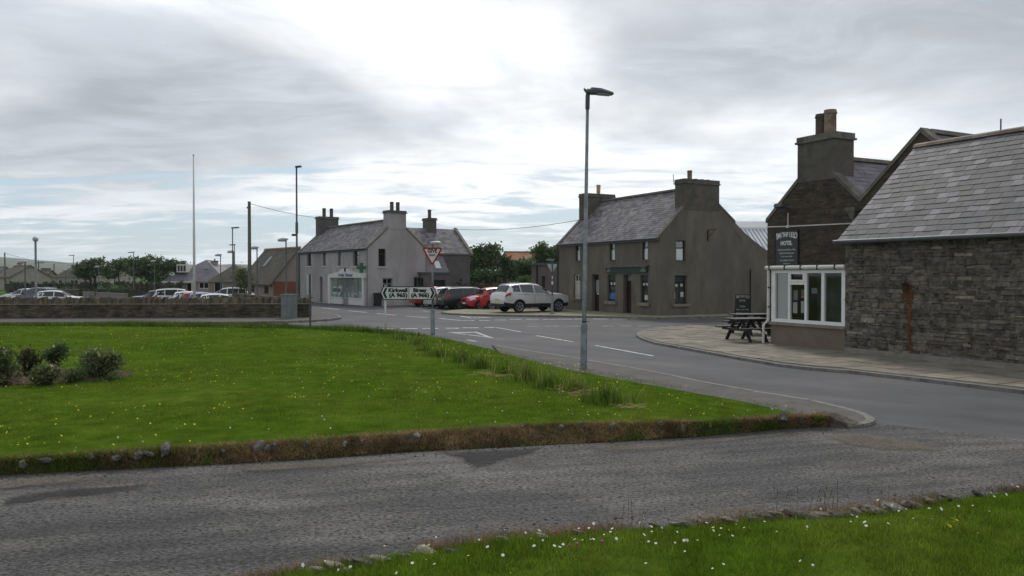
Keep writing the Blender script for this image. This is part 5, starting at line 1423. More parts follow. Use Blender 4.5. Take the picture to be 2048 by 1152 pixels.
# houses across the green, far left
hA = at(62, 560, 150)
gable_house('cottage', 'cream gabled cottage with brown roof behind the trimmed hedge', hA[:2], R(46), 6.8, 11, at(62, 553, 150)[2], at(62, 531, 150)[2], M['cream'], M['tile_brown'], wins=[('x', 2.0, 3.4, 0.3, 1.5)], chim=(7.5, 0.7, at(62, 527, 160)[2]))
hB = at(12, 560, 175)
gable_house('cottage', 'low house with dark slate roof at the foot of the hill', hB[:2], R(80), 7, 13, at(12, 553, 175)[2], at(12, 534, 178)[2], M['cream'], M['slate_v'], chim=(2.5, 0.8, at(12, 528, 175)[2]))
hC = at(103, 560, 168)
gable_house('outhouse', 'small brown-roofed outhouse with a white gable edge between two cottages', hC[:2], R(85), 5.5, 4.5, at(103, 555, 168)[2], at(103, 541, 170)[2], M['cream'], M['tile_brown'], cat='outbuilding')
hD = at(150, 560, 165)
gable_house('cottage', 'house with tall hipped brown roof half hidden by the wind-bent trees', hD[:2], R(5), 8.4, 9, at(150, 553, 165)[2], at(150, 522, 169)[2], M['buff'], M['tile_brown'], hip=4.0, wins=[('y', -3.4, -2.6, GZ + 0.2, 1.4), ('y', -1.0, 0.6, GZ + 0.7, 1.4)])
hE = at(246, 560, 180)
gable_house('cottage', 'long pale cottage with grey roof seen through the tree trunks', hE[:2], R(75), 8, 15, at(246, 556, 180)[2], at(246, 538, 184)[2], M['cream'], M['slate_v'])

# rusty-roofed barn behind the trees
rb_ = at(1048, 560, 92)
barn = gable_house('barn', 'barn with rust-streaked corrugated roof above the dark trees', (rb_.x - 2.2, 92), R(-72), 7.0, 8.5, at(1048, 530, 92)[2], at(1048, 505, 94)[2], M['cream'], M['rust'], cat='barn', over=0.1, slate=(0.75, 3.2))
rb2 = at(1103, 560, 112)
gable_house('barn', 'taller brick-red roofed barn rising beside the brown house', (rb2.x + 0.5, 112), R(-75), 7.0, 9.0, at(1103, 518, 112)[2], at(1103, 493, 114)[2], M['buff'], M['rust'], cat='barn', over=0.1, slate=(0.75, 3.2))

# big shed with ribbed roof behind the hotel
s0_ = at(1470, 520, 66); s1_ = at(1600, 520, 66)
shd = thing('shed', 'long shed with pale ribbed metal roof between house and hotel', 'shed', (s0_.x, 66, 0), R(4))
wS = s1_.x - s0_.x + 3; ze = 4.0; zm = at(1500, 456, 68)[2]; zt = at(1500, 446, 72)[2]
MB().box(-2, wS, 0, 12, GZ, ze).build('wall', M['sheet_grey'], shd)
mb = MB(); mb.add([(-2.1, -0.3, ze), (wS, -0.3, ze), (wS, 3.4, zm), (-2.1, 3.4, zm)], [(0, 1, 2, 3)]); r1 = mb.build('roof', M['sheet_white'], shd)
mb = MB()
x = -2.0
while x < wS - 0.3: mb.bar((x, -0.3, ze + 0.03), (x + 0.0, 3.4, zm + 0.03), 0.1, 0.07); x += 0.34
stuff(mb.build('roof_ribs', M['sheet_grey'], r1))
MB().box(-2.1, wS, 3.36, 3.5, zm - 0.04, zm + 0.16).build('flashing', M['white'], r1)
MB().add([(-2.1, 3.5, zm + 0.02), (wS, 3.5, zm + 0.02), (wS, 6.5, zt + 0.2), (-2.1, 6.5, zt + 0.2)], [(0, 1, 2, 3)]).build('upper_roof', M['sheet_grey'], shd)
MB().add([(-2.1, 12.2, ze), (wS, 12.2, ze), (wS, 6.5, zt + 0.2), (-2.1, 6.5, zt + 0.2)], [(0, 1, 2, 3)]).build('rear_roof', M['sheet_grey'], shd)

# ------------------------------------------------------------------ drystone walls
def drystone(name, label, a, b, h0, hc, base, thick=0.45):
    a, b = Vector(a), Vector(b); d = b - a; L_ = d.length; t = thing(name, label, 'wall', (a.x, a.y, 0), math.atan2(d.y, d.x))
    core = MB(); core.box(0, L_, 0.04, thick - 0.04, base, h0 - 0.03); core.build('core', M['drystone'], t)
    for c, s in ((0.04, 1), (thick - 0.04, -1)):
        mb = MB(); rubble(mb, 'y', 0.0, [(0, base), (0, h0 - 0.01), (L_, h0 - 0.01), (L_, base)], (0.06, 0.13), (0.14, 0.5), (0.0, 0.05), gap=0.006)
        if s > 0: mb.v = [(x, y + c, z) for x, y, z in mb.v]
        else: mb.v = [(x, c - y, z) for x, y, z in mb.v]
        o = mb.build('wall_stones', M['drystone'], t); stuff(o)
    MB().box(0, L_, -0.02, thick + 0.02, h0 - 0.03, h0 + 0.01).build('cover_band', M['stone_pale'], t)
    x = 0.03; mb = MB()
    while x < L_ - 0.05:
        w = rnd.uniform(0.06, 0.15); hh = hc * rnd.uniform(0.72, 1.12); ln = rnd.uniform(-0.05, 0.05)
        y0, y1 = rnd.uniform(-0.03, 0.05), thick + rnd.uniform(-0.05, 0.03)
        z0 = h0 + 0.006
        mb.add([(x, y0, z0), (x + w, y0, z0), (x + w, y1, z0), (x, y1, z0), (x + ln + 0.012, y0 + 0.05, z0 + hh * 0.9), (x + w + ln - 0.012, y0 + 0.06, z0 + hh * 0.93), (x + w + ln - 0.01, y1 - 0.06, z0 + hh), (x + ln + 0.01, y1 - 0.05, z0 + hh * 0.95)], BOXF)
        x += w + rnd.uniform(-0.004, 0.01)
    stuff(mb.build('cope_stones', M['cope'], t))
    return t


wc = gp(620, 634.5, 0.1)
drystone('drystone_wall', 'long drystone wall with upright cope stones along the road', (-34, gp(0, 637.5, 0.1).y), (wc.x, wc.y), 0.8, 0.33, -0.5)
w2 = at(478, 600, 52)
drystone('drystone_wall', 'short drystone wall turning back from the roadside corner past the cabinet', (wc.x - 0.05, wc.y + 0.45), (w2.x, w2.y), 0.74, 0.3, -0.5)
# ------------------------------------------------------------------ cars
# stations from the nose back: x, sill z, waist z, top z, half width, half width of the top
CARS = {
    'suv': dict(L=4.52, R=0.355, ax=(0.86, 3.55), st=[(0, .46, .80, .84, .66, .5), (.10, .34, .93, .98, .82, .68), (.5, .30, 1.02, 1.08, .90, .76), (1.2, .30, 1.06, 1.13, .92, .79), (2.05, .30, 1.09, 1.60, .925, .655), (2.6, .30, 1.11, 1.68, .925, .66), (3.3, .30, 1.15, 1.67, .925, .66), (4.02, .32, 1.20, 1.60, .91, .63), (4.36, .36, 1.12, 1.16, .90, .70), (4.48, .38, .98, 1.02, .87, .70), (4.52, .46, .80, .84, .82, .66)], top=(3, 4, 7, 8), clad=True, wins=((1.55, 2.48), (2.56, 3.4), (3.46, 3.95)), rails=True),
    'hatch': dict(L=4.0, R=0.31, ax=(0.78, 3.28), st=[(0, .40, .62, .65, .62, .5), (.10, .26, .76, .80, .78, .66), (.5, .22, .86, .92, .85, .72), (1.1, .22, .90, .96, .865, .74), (1.9, .22, .93, 1.39, .87, .60), (2.4, .22, .95, 1.46, .87, .61), (3.0, .22, .98, 1.45, .87, .61), (3.55, .24, 1.0, 1.38, .86, .58), (3.86, .28, .93, .97, .84, .66), (3.97, .30, .80, .84, .81, .65), (4.0, .40, .62, .66, .74, .6)], top=(3, 4, 7, 8), clad=False, wins=((1.42, 2.35), (2.43, 3.2), (3.26, 3.5)), rails=False),
    'mpv': dict(L=4.3, R=0.32, ax=(0.82, 3.5), st=[(0, .42, .70, .74, .64, .5), (.10, .28, .84, .88, .80, .66), (.5, .24, .95, 1.02, .87, .73), (1.0, .24, 1.0, 1.08, .885, .76), (1.85, .24, 1.03, 1.55, .89, .63), (2.5, .24, 1.05, 1.63, .89, .64), (3.3, .24, 1.08, 1.62, .89, .64), (3.95, .26, 1.1, 1.54, .88, .62), (4.2, .30, 1.0, 1.05, .86, .68), (4.28, .32, .88, .92, .84, .68), (4.3, .42, .70, .74, .78, .62)], top=(3, 4, 7, 8), clad=False, wins=((1.35, 2.35), (2.43, 3.3), (3.36, 3.9)), rails=True),
    'estate': dict(L=4.75, R=0.32, ax=(0.92, 3.62), st=[(0, .40, .66, .70, .66, .55), (.10, .26, .80, .84, .80, .70), (.6, .22, .88, .93, .865, .75), (1.45, .22, .92, .98, .88, .76), (2.1, .22, .94, 1.38, .88, .64), (2.6, .22, .94, 1.45, .88, .65), (3.4, .22, .95, 1.45, .88, .65), (4.35, .24, .96, 1.41, .87, .63), (4.66, .28, .94, .98, .86, .72), (4.72, .30, .82, .86, .84, .72), (4.75, .40, .66, .70, .80, .66)], top=(3, 4, 7, 8), clad=False, wins=((1.72, 2.5), (2.58, 3.35), (3.42, 4.35)), rails=True),
}


def section(row):
    x, zb, zw, zt, w, wt = row
    return [(w * .90, zb), (w * .985, zb + (.22 if zb > .285 and w > .8 else .13)), (w, zb + (zw - zb) * .55), (w * .968, zw), (wt, zt - .055), (wt * .80, zt - .008), (0.0, zt + .012)]


def make_car(kind, name, label, col, P, z, yaw, group=None, plate_rear=True, priv=False):
    c = CARS[kind]; st = c['st']; L_ = c['L']
    t = thing(name, label, 'car', (P[0], P[1], z), yaw, group)
    X0 = L_ / 2

    def row_at(x):
        for a, b in zip(st[:-1], st[1:]):
            if a[0] <= x <= b[0]:
                k = (x - a[0]) / (b[0] - a[0]); return [p + (q - p) * k for p, q in zip(a, b)]
        return list(st[-1] if x > 1 else st[0])

    def surf(x, v, sgn, off=0.0):
        sc = section(row_at(x)); i = min(int(v), 5); k = v - i
        y = sc[i][0] + (sc[i + 1][0] - sc[i][0]) * k; zz = sc[i][1] + (sc[i + 1][1] - sc[i][1]) * k
        dy, dz_ = sc[i + 1][1] - sc[i][1], -(sc[i + 1][0] - sc[i][0]); q = math.hypot(dy, dz_) or 1
        return Vector((X0 - x, sgn * (y + off * dy / q), zz + off * dz_ / q))
    # body: denser loft
    xs = []
    for a, b in zip(st[:-1], st[1:]):
        n = max(1, int((b[0] - a[0]) / 0.22)); xs += [a[0] + (b[0] - a[0]) * i / n for i in range(n)]
    xs.append(st[-1][0])
    mb = MB(); rings = []
    for x in xs:
        sc = section(row_at(x)); ring = [(X0 - x, y, zz) for y, zz in sc] + [(X0 - x, -y, zz) for y, zz in sc[-2::-1]]
        b0 = len(mb.v); mb.v += ring; rings.append(range(b0, b0 + len(ring)))
    nr = 13
    for r0, r1 in zip(rings[:-1], rings[1:]):
        for k in range(nr):
            k2 = (k + 1) % nr
            mb.f.append((r0[k], r0[k2], r1[k2], r1[k])); mb.m.append(1 if (k in (0, 11) and c['clad']) or k == 12 else 0)
    mb.f.append(tuple(rings[0])); mb.m.append(0); mb.f.append(tuple(rings[-1])[::-1]); mb.m.append(0)
    me = mb.mesh('body', [col, M['trim']])
    body = link('body', me, t)
    cut = MB(); cut.k = 1
    for xa in c['ax']:
        for s in (-1, 1):
            n = 22; r = c['R'] + 0.055
            vs = [(X0 - xa + r * math.cos(2 * math.pi * i / n), yy, c['R'] + 0.02 + r * math.sin(2 * math.pi * i / n)) for yy in (s * 0.62, s * 1.1) for i in range(n)]
            cut.add(vs, [tuple(range(n)), tuple(range(n, 2 * n))] + [(i, (i + 1) % n, n + (i + 1) % n, n + i) for i in range(n)])
    co = link('cut', cut.mesh('cut', [col, M['trim']]))
    co.parent = t
    md = body.modifiers.new('b', 'BOOLEAN'); md.object = co; md.operation = 'DIFFERENCE'; md.solver = 'EXACT'
    bpy.context.view_layer.update()
    dg = bpy.context.evaluated_depsgraph_get()
    new = bpy.data.meshes.new_from_object(body.evaluated_get(dg))
    body.modifiers.clear(); body.data = new
    bpy.data.objects.remove(co)
    new.polygons.foreach_set('use_smooth', [True] * len(new.polygons)); new.set_sharp_from_angle(angle=R(28))

    def patch(name, xa, xb, va, vb, sgn, mat, off=0.006, n=6, m=3, parent=body, taper=0.0):
        g = MB(); vs = []
        for i in range(n + 1):
            x = xa + (xb - xa) * i / n
            for j in range(m + 1):
                v0, v1 = va + taper * i / n, vb
                vs.append(surf(x, v0 + (v1 - v0) * j / m, sgn, off))
        g.add(vs, [(i * (m + 1) + j, i * (m + 1) + j + 1, (i + 1) * (m + 1) + j + 1, (i + 1) * (m + 1) + j) for i in range(n) for j in range(m)])
        return g.build(name, mat, parent, smooth=True)
    for s in (-1, 1):
        for k, (xa, xb) in enumerate(c['wins']):
            patch('side_window', xa, xb, 3.04, 3.95, s, M['car_glass_p'] if (priv and k) else M['car_glass'])
        patch('head_lamp', 0.06, 0.48, 2.45, 3.15, s, M['head_lamp'], 0.008)
        patch('tail_lamp', L_ - 0.42, L_ - 0.04, 2.55, 3.12, s, M['tail_red'], 0.010)
        patch('door_seam', 2.5 if kind != 'hatch' else 2.38, 2.515 if kind != 'hatch' else 2.395, 1.0, 3.1, s, M['trim'], 0.003, 1, 6)
        patch('waist_line', 1.3, L_ - 0.6, 2.72, 2.76, s, M['trim'], 0.003, 8, 1)
        xm = st[3][0] + 0.42; p = surf(xm, 3.15, s, 0.11)
        mr = MB(); mr.obox(p, (0.06, 0, 0), (0, 0.1, 0), (0, 0, 0.065)); mr.build('mirror', col, t)
        hp = surf(2.3, 2.62, s, 0.02)
        for q in (2.3, 3.1):
            hp = surf(q, 2.85, s, 0.02); MB().obox(hp, (0.09, 0, 0), (0, 0.015, 0), (0, 0, 0.018)).build('door_handle', col, body)
        if c['rails']:
            pts = [surf(q, 4.75, s, 0.045) for q in np.linspace(st[4][0] + 0.15, st[7][0] - 0.1, 6)]
            MB().tube(pts, 0.016, 6).build('roof_rail', M['alloy'], t)
    i0, i1, i2, i3 = c['top']

    def screen(nm, xa, xb, mat):
        g = MB(); vs = []; n, m = 5, 8
        for i in range(n + 1):
            x = xa + (xb - xa) * i / n
            for j in range(m + 1):
                u = j / m * 2 - 1; s = 1 if u >= 0 else -1
                p = surf(x, 6 - abs(u) * 1.92 if abs(u) < 1 else 4.08, s, 0.0)
                vs.append(p)
        d = (vs[(m + 1) * n + m // 2] - vs[m // 2]); nn = Vector((d.z, 0, -d.x)).normalized()
        if nn.z < 0: nn = -nn
        vs = [p + nn * 0.008 for p in vs]
        g.add(vs, [(i * (m + 1) + j, i * (m + 1) + j + 1, (i + 1) * (m + 1) + j + 1, (i + 1) * (m + 1) + j) for i in range(n) for j in range(m)])
        g.build(nm, mat, body, smooth=True)
    screen('windscreen', st[i0][0] + 0.09, st[i1][0] - 0.04, M['car_glass'])
    screen('rear_window', st[i2][0] + 0.04, st[i3][0] - 0.03, M['car_glass_p'] if priv else M['car_glass'])
    zt = st[-1][1]
    MB().box(-X0 - 0.012, -X0 + 0.04, -0.26, 0.26, zt + 0.22, zt + 0.335).build('number_plate', M['plate_y'], t)
    MB().box(X0 - 0.04, X0 + 0.012, -0.26, 0.26, zt + 0.0, zt + 0.11).build('number_plate', M['plate_w'], t)
    mb = MB(); mb.box(X0 - 0.05, X0 + 0.006, -0.36, 0.36, zt + 0.16, zt + 0.31); mb.build('grille', M['trim'], t)
    mb = MB(); mb.box(-X0 - 0.004, -X0 + 0.2, -0.74, 0.74, zt - 0.1, zt + 0.06); mb.build('rear_bumper', M['trim'] if c['clad'] else col, t)
    # wheels
    r = c['R']
    for xa in c['ax']:
        for s in (-1, 1):
            ww = row_at(xa)[4] - 0.012
            tyre = MB(); n = 24; prof = [(r * .66, -.10), (r * .93, -.105), (r, -.07), (r, .07), (r * .93, .105), (r * .66, .10)]
            vs = [(q * math.cos(2 * math.pi * k / n), v, q * math.sin(2 * math.pi * k / n)) for q, v in prof for k in range(n)]
            tyre.add(vs, [(i * n + k, i * n + (k + 1) % n, (i + 1) * n + (k + 1) % n, (i + 1) * n + k) for i in range(5) for k in range(n)] + [(5 * n + k, 5 * n + (k + 1) % n, (k + 1) % n, k) for k in range(n)])
            w = tyre.build('wheel', M['rubber'], t, smooth=True, ang=35, loc=(X0 - xa, s * (ww - 0.1), r))
            rim = MB(); n = 20
            rim.k = 1; rim.add([(r * .66 * math.cos(2 * math.pi * k / n), s * 0.02, r * .66 * math.sin(2 * math.pi * k / n)) for k in range(n)], [tuple(range(n))]); rim.k = 0
            for k in range(5):
                a = 2 * math.pi * (k + .25) / 5
                for da in (-0.16, 0.16): rim.bar((0.03 * math.cos(a), s * 0.085, 0.03 * math.sin(a)), (r * .66 * math.cos(a + da), s * 0.095, r * .66 * math.sin(a + da)), 0.02, 0.04, (0, 1, 0))
            ring = [(r * .60, .06), (r * .60, .1), (r * .68, .108), (r * .68, .06)]
            vs = [(q * math.cos(2 * math.pi * k / n), s * v, q * math.sin(2 * math.pi * k / n)) for q, v in ring for k in range(n)]
            rim.add(vs, [(i * n + k, i * n + (k + 1) % n, ((i + 1) % 4) * n + (k + 1) % n, ((i + 1) % 4) * n + k) for i in range(4) for k in range(n)])
            rim.lathe([(0.001, -0.01), (0.05, -0.01), (0.05, 0.01), (0.001, 0.012)], 10)
            rim.build('rim', [M['alloy'], M['trim']], w)
    # a dim cabin: seats and dash seen through the glass
    mb = MB(); zf = st[5][2] - 0.35
    for xx in (2.15, 3.05):
        for yy in (-0.38, 0.38):
            mb.box(X0 - xx - 0.25, X0 - xx - 0.1, yy - 0.22, yy + 0.22, zf, zf + 0.55); mb.box(X0 - xx - 0.22, X0 - xx - 0.12, yy - 0.12, yy + 0.12, zf + 0.57, zf + 0.74)
    stuff(mb.build('seats', M['trim'], t))
    return t


def by_corner(kind, px, py, yaw, z, Y=None, front=False):
    """centre of a car whose near rear (or front) corner stands at a pixel on the level z"""
    c = CARS[kind]; p = gp(px, py, z) if Y is None else at(px, 600, Y)
    h = Vector((math.cos(yaw), math.sin(yaw)))
    near = Vector((h.y, -h.x)); near = near if near.y < 0 else -near
    return Vector((p.x, p.y)) + (h * (-c['L'] / 2 if front else c['L'] / 2)) - near * 0.9


CARS_ALL = []
def add_car(kind, label, col, px, py, yaw, z, Y=None, front=False, group=None, priv=False):
    P = by_corner(kind, px, py, R(yaw), z, Y, front)
    return make_car(kind, 'parked_car', label, M[col], P, z, R(yaw), group, priv=priv)


g1, g2 = 'cars parked by the brown house', 'cars behind the drystone wall'
add_car('suv', 'silver sport utility car with black sills parked on the pavement', 'car_silver', 1010, 626.5, 31, PZ, priv=True, group=g1)
add_car('hatch', 'red hatchback seen from behind between the red saloon and the silver car', 'car_red', 963, 621, 24, 0.02, group=g1)
add_car('hatch', 'bright red car facing the road with pale headlamps', 'car_red', 938, 621.5, 204, 0.0, front=True, group=g1)
add_car('estate', 'dark green estate car with yellow rear plate and roof rails', 'car_green', 889, 619.5, 25, 0.0, group=g1)
add_car('hatch', 'silver hatchback half hidden behind the road name sign', 'car_silver', 864, 617.5, 27, 0.0, group=g1)
add_car('hatch', 'small dark red car parked nearest the pharmacy wheelie bin', 'car_red', 834, 614.6, 28, 0.0, group=g1)
CZ = -0.45
add_car('hatch', 'white hatchback with long side windows beside the white flagpole', 'car_white', 388, 0, 20, CZ, Y=52, group=g2)
add_car('hatch', 'mid-blue hatchback wedged beside the white flagpole car', 'car_blue', 368, 0, 24, CZ, Y=55, group=g2)
add_car('hatch', 'red hatchback glimpsed between blue and white cars', 'car_red', 355, 0, 24, CZ, Y=57.4, group=g2)
add_car('hatch', 'white hatchback parked between red hatchback and silver people carrier', 'car_white', 338, 0, 24, CZ, Y=60, group=g2)
add_car('mpv', 'tall silver people carrier with dark rear quarter windows', 'car_silver', 303, 0, 24, CZ, Y=62.5, priv=True, group=g2)
add_car('hatch', 'black hatchback showing a red tail lamp beside the silver people carrier', 'car_black', 287, 0, 24, CZ, Y=66, group=g2)
add_car('hatch', 'light blue car with sloping bonnet at the end of the row', 'car_blue', 256, 0, 205, CZ, Y=66, front=True, group=g2)
add_car('suv', 'black-windowed white sport utility car parked behind the row by the bungalow', 'car_white', 392, 0, 185, CZ, Y=66, front=True, priv=True, group=g2)
add_car('hatch', 'white hatchback standing alone near the globe lamp', 'car_white', 62, 0, 18, CZ, Y=64, group=g2)
add_car('mpv', 'navy blue people carrier behind the lone white hatchback', 'car_navy', 22, 0, 160, CZ, Y=70, front=True, group=g2)
add_car('hatch', 'white car with rounded bonnet beside the navy people carrier', 'car_white', -4, 0, 170, CZ, Y=75, front=True, group=g2)
# ------------------------------------------------------------------ lamps, signs, street furniture
# the near lamp post: it leans very slightly
lb = gp(1167, 737, 0.05); lt = at(1175.5, 182, lb.y + 0.05)
lamp = thing('street_lamp', 'tall galvanised street lamp with flat dark lantern at the lawn edge', 'street lamp', lb)
d = lt - lb; ht = d.z
def lp(h): return d * (h / ht)
mb = MB(); mb.tube([lp(-0.1), lp(0.02), lp(1.0), lp(1.03), lp(1.06)], [.078, .078, .076, .07, .05], 16); pst = mb.build('base_post', M['galv'], lamp, smooth=True, ang=40)
MB().tube([lp(1.0), lp(1.2), lp(ht - 0.42)], [.052, .05, .036], 14).build('pole', M['galv'], lamp, smooth=True)
MB().tube([lp(1.085), lp(1.105)], .056, 12).build('band', M['trim'], lamp)
mb = MB(); mb.bar(lp(1.1), lp(1.1) + Vector((0.13, -0.02, -0.01)), 0.02, 0.012); mb.build('tie', M['trim'], lamp)
MB().tube([lp(ht - 0.42), lp(ht - 0.1), lp(ht - 0.04)], [.052, .052, .035], 12).build('bracket', M['lamp_head'], lamp, smooth=True, ang=40)
o_ = lp(ht)
hd = MB(); prof = [(-0.09, .02, .06, .07), (-0.02, .055, -.06, .1), (.12, .07, -.065, .125), (.3, .05, -.06, .14), (.47, .0, -.085, .13), (.57, -.03, -.085, .1), (.6, -.045, -.07, .06)]
ring = []
for x, zt, zb, w in prof:
    b0 = len(hd.v); hd.v += [(o_.x + x, o_.y - w, o_.z + zb), (o_.x + x, o_.y + w, o_.z + zb), (o_.x + x, o_.y + w, o_.z + (zt + zb) / 2), (o_.x + x, o_.y + w * .6, o_.z + zt), (o_.x + x, o_.y - w * .6, o_.z + zt), (o_.x + x, o_.y - w, o_.z + (zt + zb) / 2)]; ring.append(b0)
for a, b in zip(ring[:-1], ring[1:]):
    for k in range(6): hd.f.append((a + k, a + (k + 1) % 6, b + (k + 1) % 6, b + k)); hd.m.append(0)
hd.f.append(tuple(range(6))); hd.m.append(0); hd.f.append(tuple(range(ring[-1], ring[-1] + 6))); hd.m.append(0)
he = hd.build('lantern', M['lamp_head'], lamp, smooth=True, ang=35)
MB().obox((o_.x + .36, o_.y, o_.z - .08), (.15, 0, -.012), (0, .1, 0), (0, 0, .012)).build('lens', M['lantern'], he)


def led_lamp(px, ytop, Y, label, arm, z0=CZ, r=0.055, head=0.55):
    p = at(px, ytop, Y); t = thing('street_lamp', label, 'street lamp', (p.x, Y, z0)); h = p.z - z0
    MB().tube([(0, 0, 0), (0, 0, 1.1), (0, 0, 1.15), (0, 0, h)], [r * 1.5, r * 1.5, r, r * .75], 10).build('pole', M['galv_dark'], t, smooth=True, ang=40)
    mb = MB(); mb.obox((arm * head * .42, 0, h + .02), (head * .55, 0, 0.02 * abs(arm)), (0, .13, 0), (0, 0, .045)); mb.build('lantern', M['lamp_head'], t)
    return t


def lantern_lamp(px, ytop, Y, label, side=-1, z0=CZ):
    p = at(px, ytop, Y); t = thing('street_lamp', label, 'street lamp', (p.x, Y, z0)); h = p.z - z0
    MB().tube([(0, 0, 0), (0, 0, 1.0), (0, 0, 1.04), (0, 0, h)], [.085, .085, .055, .045], 10).build('pole', M['galv_dark'], t, smooth=True, ang=40)
    mb = MB(); vs = []
    nx, ny = 8, 10
    for i in range(nx + 1):
        u = i / nx; x = side * (-0.12 + u * 0.72); w = .15 * math.sin(math.pi * min(1, .12 + u * .88)) ** .6; hh = .12 * math.sin(math.pi * min(1, .1 + u * .9)) ** .7
        vs += [(x, w * math.cos(2 * math.pi * k / ny), h + .03 + .06 * (1 - u) + hh * math.sin(2 * math.pi * k / ny)) for k in range(ny)]
    mb.add(vs, [(i * ny + k, i * ny + (k + 1) % ny, (i + 1) * ny + (k + 1) % ny, (i + 1) * ny + k) for i in range(nx) for k in range(ny)] + [tuple(range(ny)), tuple(range(nx * ny, nx * ny + ny))])
    mb.build('lantern', M['lantern'], t, smooth=True)
    MB().obox((side * .24, 0, h - .02), (.26, 0, 0), (0, .12, 0), (0, 0, .05)).build('bowl', M['frame_grey'], t)
    return t


gl_ = 'lantern lamps around the car park'
tall = led_lamp(593, 334, 47, 'very tall slender lamp post rising beside the pharmacy house', 0.9, 0.0, 0.065, 0.3)
h_ = at(589, 470, 47); MB().obox((h_.x - tall.location.x - 0.02, 0, h_.z), (.13, 0, 0), (0, .08, 0), (0, 0, .06)).build('camera_box', M['trim'], tall)
MB().tube([(0, 0, h_.z + .1), (0, 0, h_.z + .75)], .085, 8).build('sleeve', M['galv_dark'], tall)
led_lamp(465, 456, 62, 'slim lamp post with flat arm pointing right by the wooden pole', 1, head=.5)
led_lamp(469, 490, 80, 'slim lamp post with short arm pointing left behind a lantern lamp', -1, head=.5)
led_lamp(147, 511, 112, 'slim lamp post with flat arm beside the hipped cottage', -1, head=.6)
led_lamp(267, 505, 92, 'slim lamp post with flat arm in front of the wind-bent trees', -1, head=.6)
lantern_lamp(572, 481, 52, 'lantern lamp in front of the red boarded wall', -1)
lantern_lamp(514, 497, 60, 'lantern lamp in front of the brown tiled roof')
lantern_lamp(467, 504.5, 70, 'lantern lamp overlapping two slim lamp posts')
lantern_lamp(441, 511, 80, 'lantern lamp in front of the bungalow chimney')
lantern_lamp(309, 523, 105, 'lantern lamp among the wind-bent trees')
lantern_lamp(197, 534, 112, 'lantern lamp in front of the leftmost wind-bent tree')
lantern_lamp(131, 541, 125, 'lantern lamp in front of the hipped brown cottage')
lantern_lamp(50, 525, 62, 'short lamp with double box lantern beside the globe lamp')
p = at(71, 483, 47.5)
gl2 = thing('globe_lamp', 'grey lamp post topped with a round globe behind the drystone wall', 'street lamp', (p.x, 47.5, CZ)); h = p.z - CZ
MB().tube([(0, 0, 0), (0, 0, 1.2), (0, 0, 1.24), (0, 0, h)], [.1, .1, .07, .06], 12).build('pole', M['galv'], gl2, smooth=True, ang=40)
MB().lathe([(.03, -.02), (.12, .02), (.165, .12), (.16, .2), (.1, .27), (.02, .3)], 16, (0, 0, h)).build('globe', M['lantern'], gl2, smooth=True)

# flagpole, wooden pole, wires
p = at(387, 308, 43.5)
fp = thing('flagpole', 'tall white flagpole standing behind the drystone wall', 'flagpole', (p.x, 43.5, CZ)); h = p.z - CZ
MB().tube([(0, 0, 0), (0, 0, h * .5), (0, 0, h - .1)], [.075, .065, .035], 12).build('pole', M['pole_white'], fp, smooth=True)
MB().lathe([(.01, -.02), (.05, .0), (.06, .05), (.02, .1)], 10, (0, 0, h - .1)).build('finial', M['pole_white'], fp, smooth=True)
MB().box(-.14, -.05, -.05, .05, 1.35, 1.5).build('cleat', M['pot_buff'], fp)


def wood_pole(px, ytop, Y, label, arm=False):
    p = at(px, ytop, Y); t = thing('utility_pole', label, 'utility pole', (p.x, Y, CZ)); h = p.z - CZ
    MB().tube([(0, 0, 0), (0, 0, h)], [.15, .11], 10).build('pole', M['pole_wood'], t, smooth=True, ang=40)
    MB().box(-.16, .02, -.06, .06, h - .5, h - .38).build('insulator', M['trim'], t)
    if arm: MB().box(-.9, .9, -.05, .05, h - .3, h - .2).build('cross_arm', M['pole_wood'], t)
    return p


wp = wood_pole(498.5, 403, 57, 'wooden telegraph pole with wires in front of the tiled house')
wood_pole(9.5, 505, 150, 'wooden telegraph pole beside the dark-roofed cottage')
tp = at(78, 523, 190); tt = thing('transformer_pole', 'twin-pole transformer stand on the skyline behind the cottage', 'utility pole', (tp.x, 190, GZ)); h = tp.z - GZ
for q, hh in ((-.1, h), (3.6, h - .6)): MB().tube([(q, 0, 0), (q, 0, hh)], .13, 8).build('pole', M['pole_wood'], tt)
MB().box(.6, 2.6, -.4, .4, h - 3.2, h - 1.6).build('transformer', M['galv_dark'], tt); MB().box(-.6, 1.2, -.1, .1, h - .4, h - .2).build('cross_arm', M['pole_wood'], tt)


def wire(a, b, sag, label, r=0.018):
    a, b = Vector(a), Vector(b); pts = []
    for i in range(15):
        k = i / 14; q = a.lerp(b, k); q.z -= sag * 4 * k * (1 - k); pts.append(q)
    o = MB().tube(pts, r, 5).build('overhead_wire', M['wire'])
    tag(o, label, 'wire'); return o


wire(at(500, 407, 57), at(648, 437, 69), 0.15, 'overhead wire from the telegraph pole to the pharmacy chimney')
wire(at(905, 457.5, 70), at(1180, 436, 50.2), 0.35, 'overhead wire from the pharmacy wing to the brown house')
wire(at(9.5, 506, 150), at(165, 523, 190), 1.0, 'thin wire leading from the cottage pole along the skyline', 0.03)

# ---- road signs
def tri_pts(w, r=0.07, n=5):
    h = w * math.sqrt(3) / 2; C = [(-w / 2, h / 3), (w / 2, h / 3), (0, -2 * h / 3)]; out = []
    for k, (cx, cy) in enumerate(C):
        L_ = math.hypot(cx, cy); ux, uy = -cx / L_, -cy / L_; qx, qy = cx + ux * 2 * r, cy + uy * 2 * r; a0 = math.atan2(cy, cx)
        for i in range(n + 1):
            a = a0 + math.pi / 3 - (2 * math.pi / 3) * i / n; out.append((qx + r * math.cos(a), qy + r * math.sin(a)))
    return out


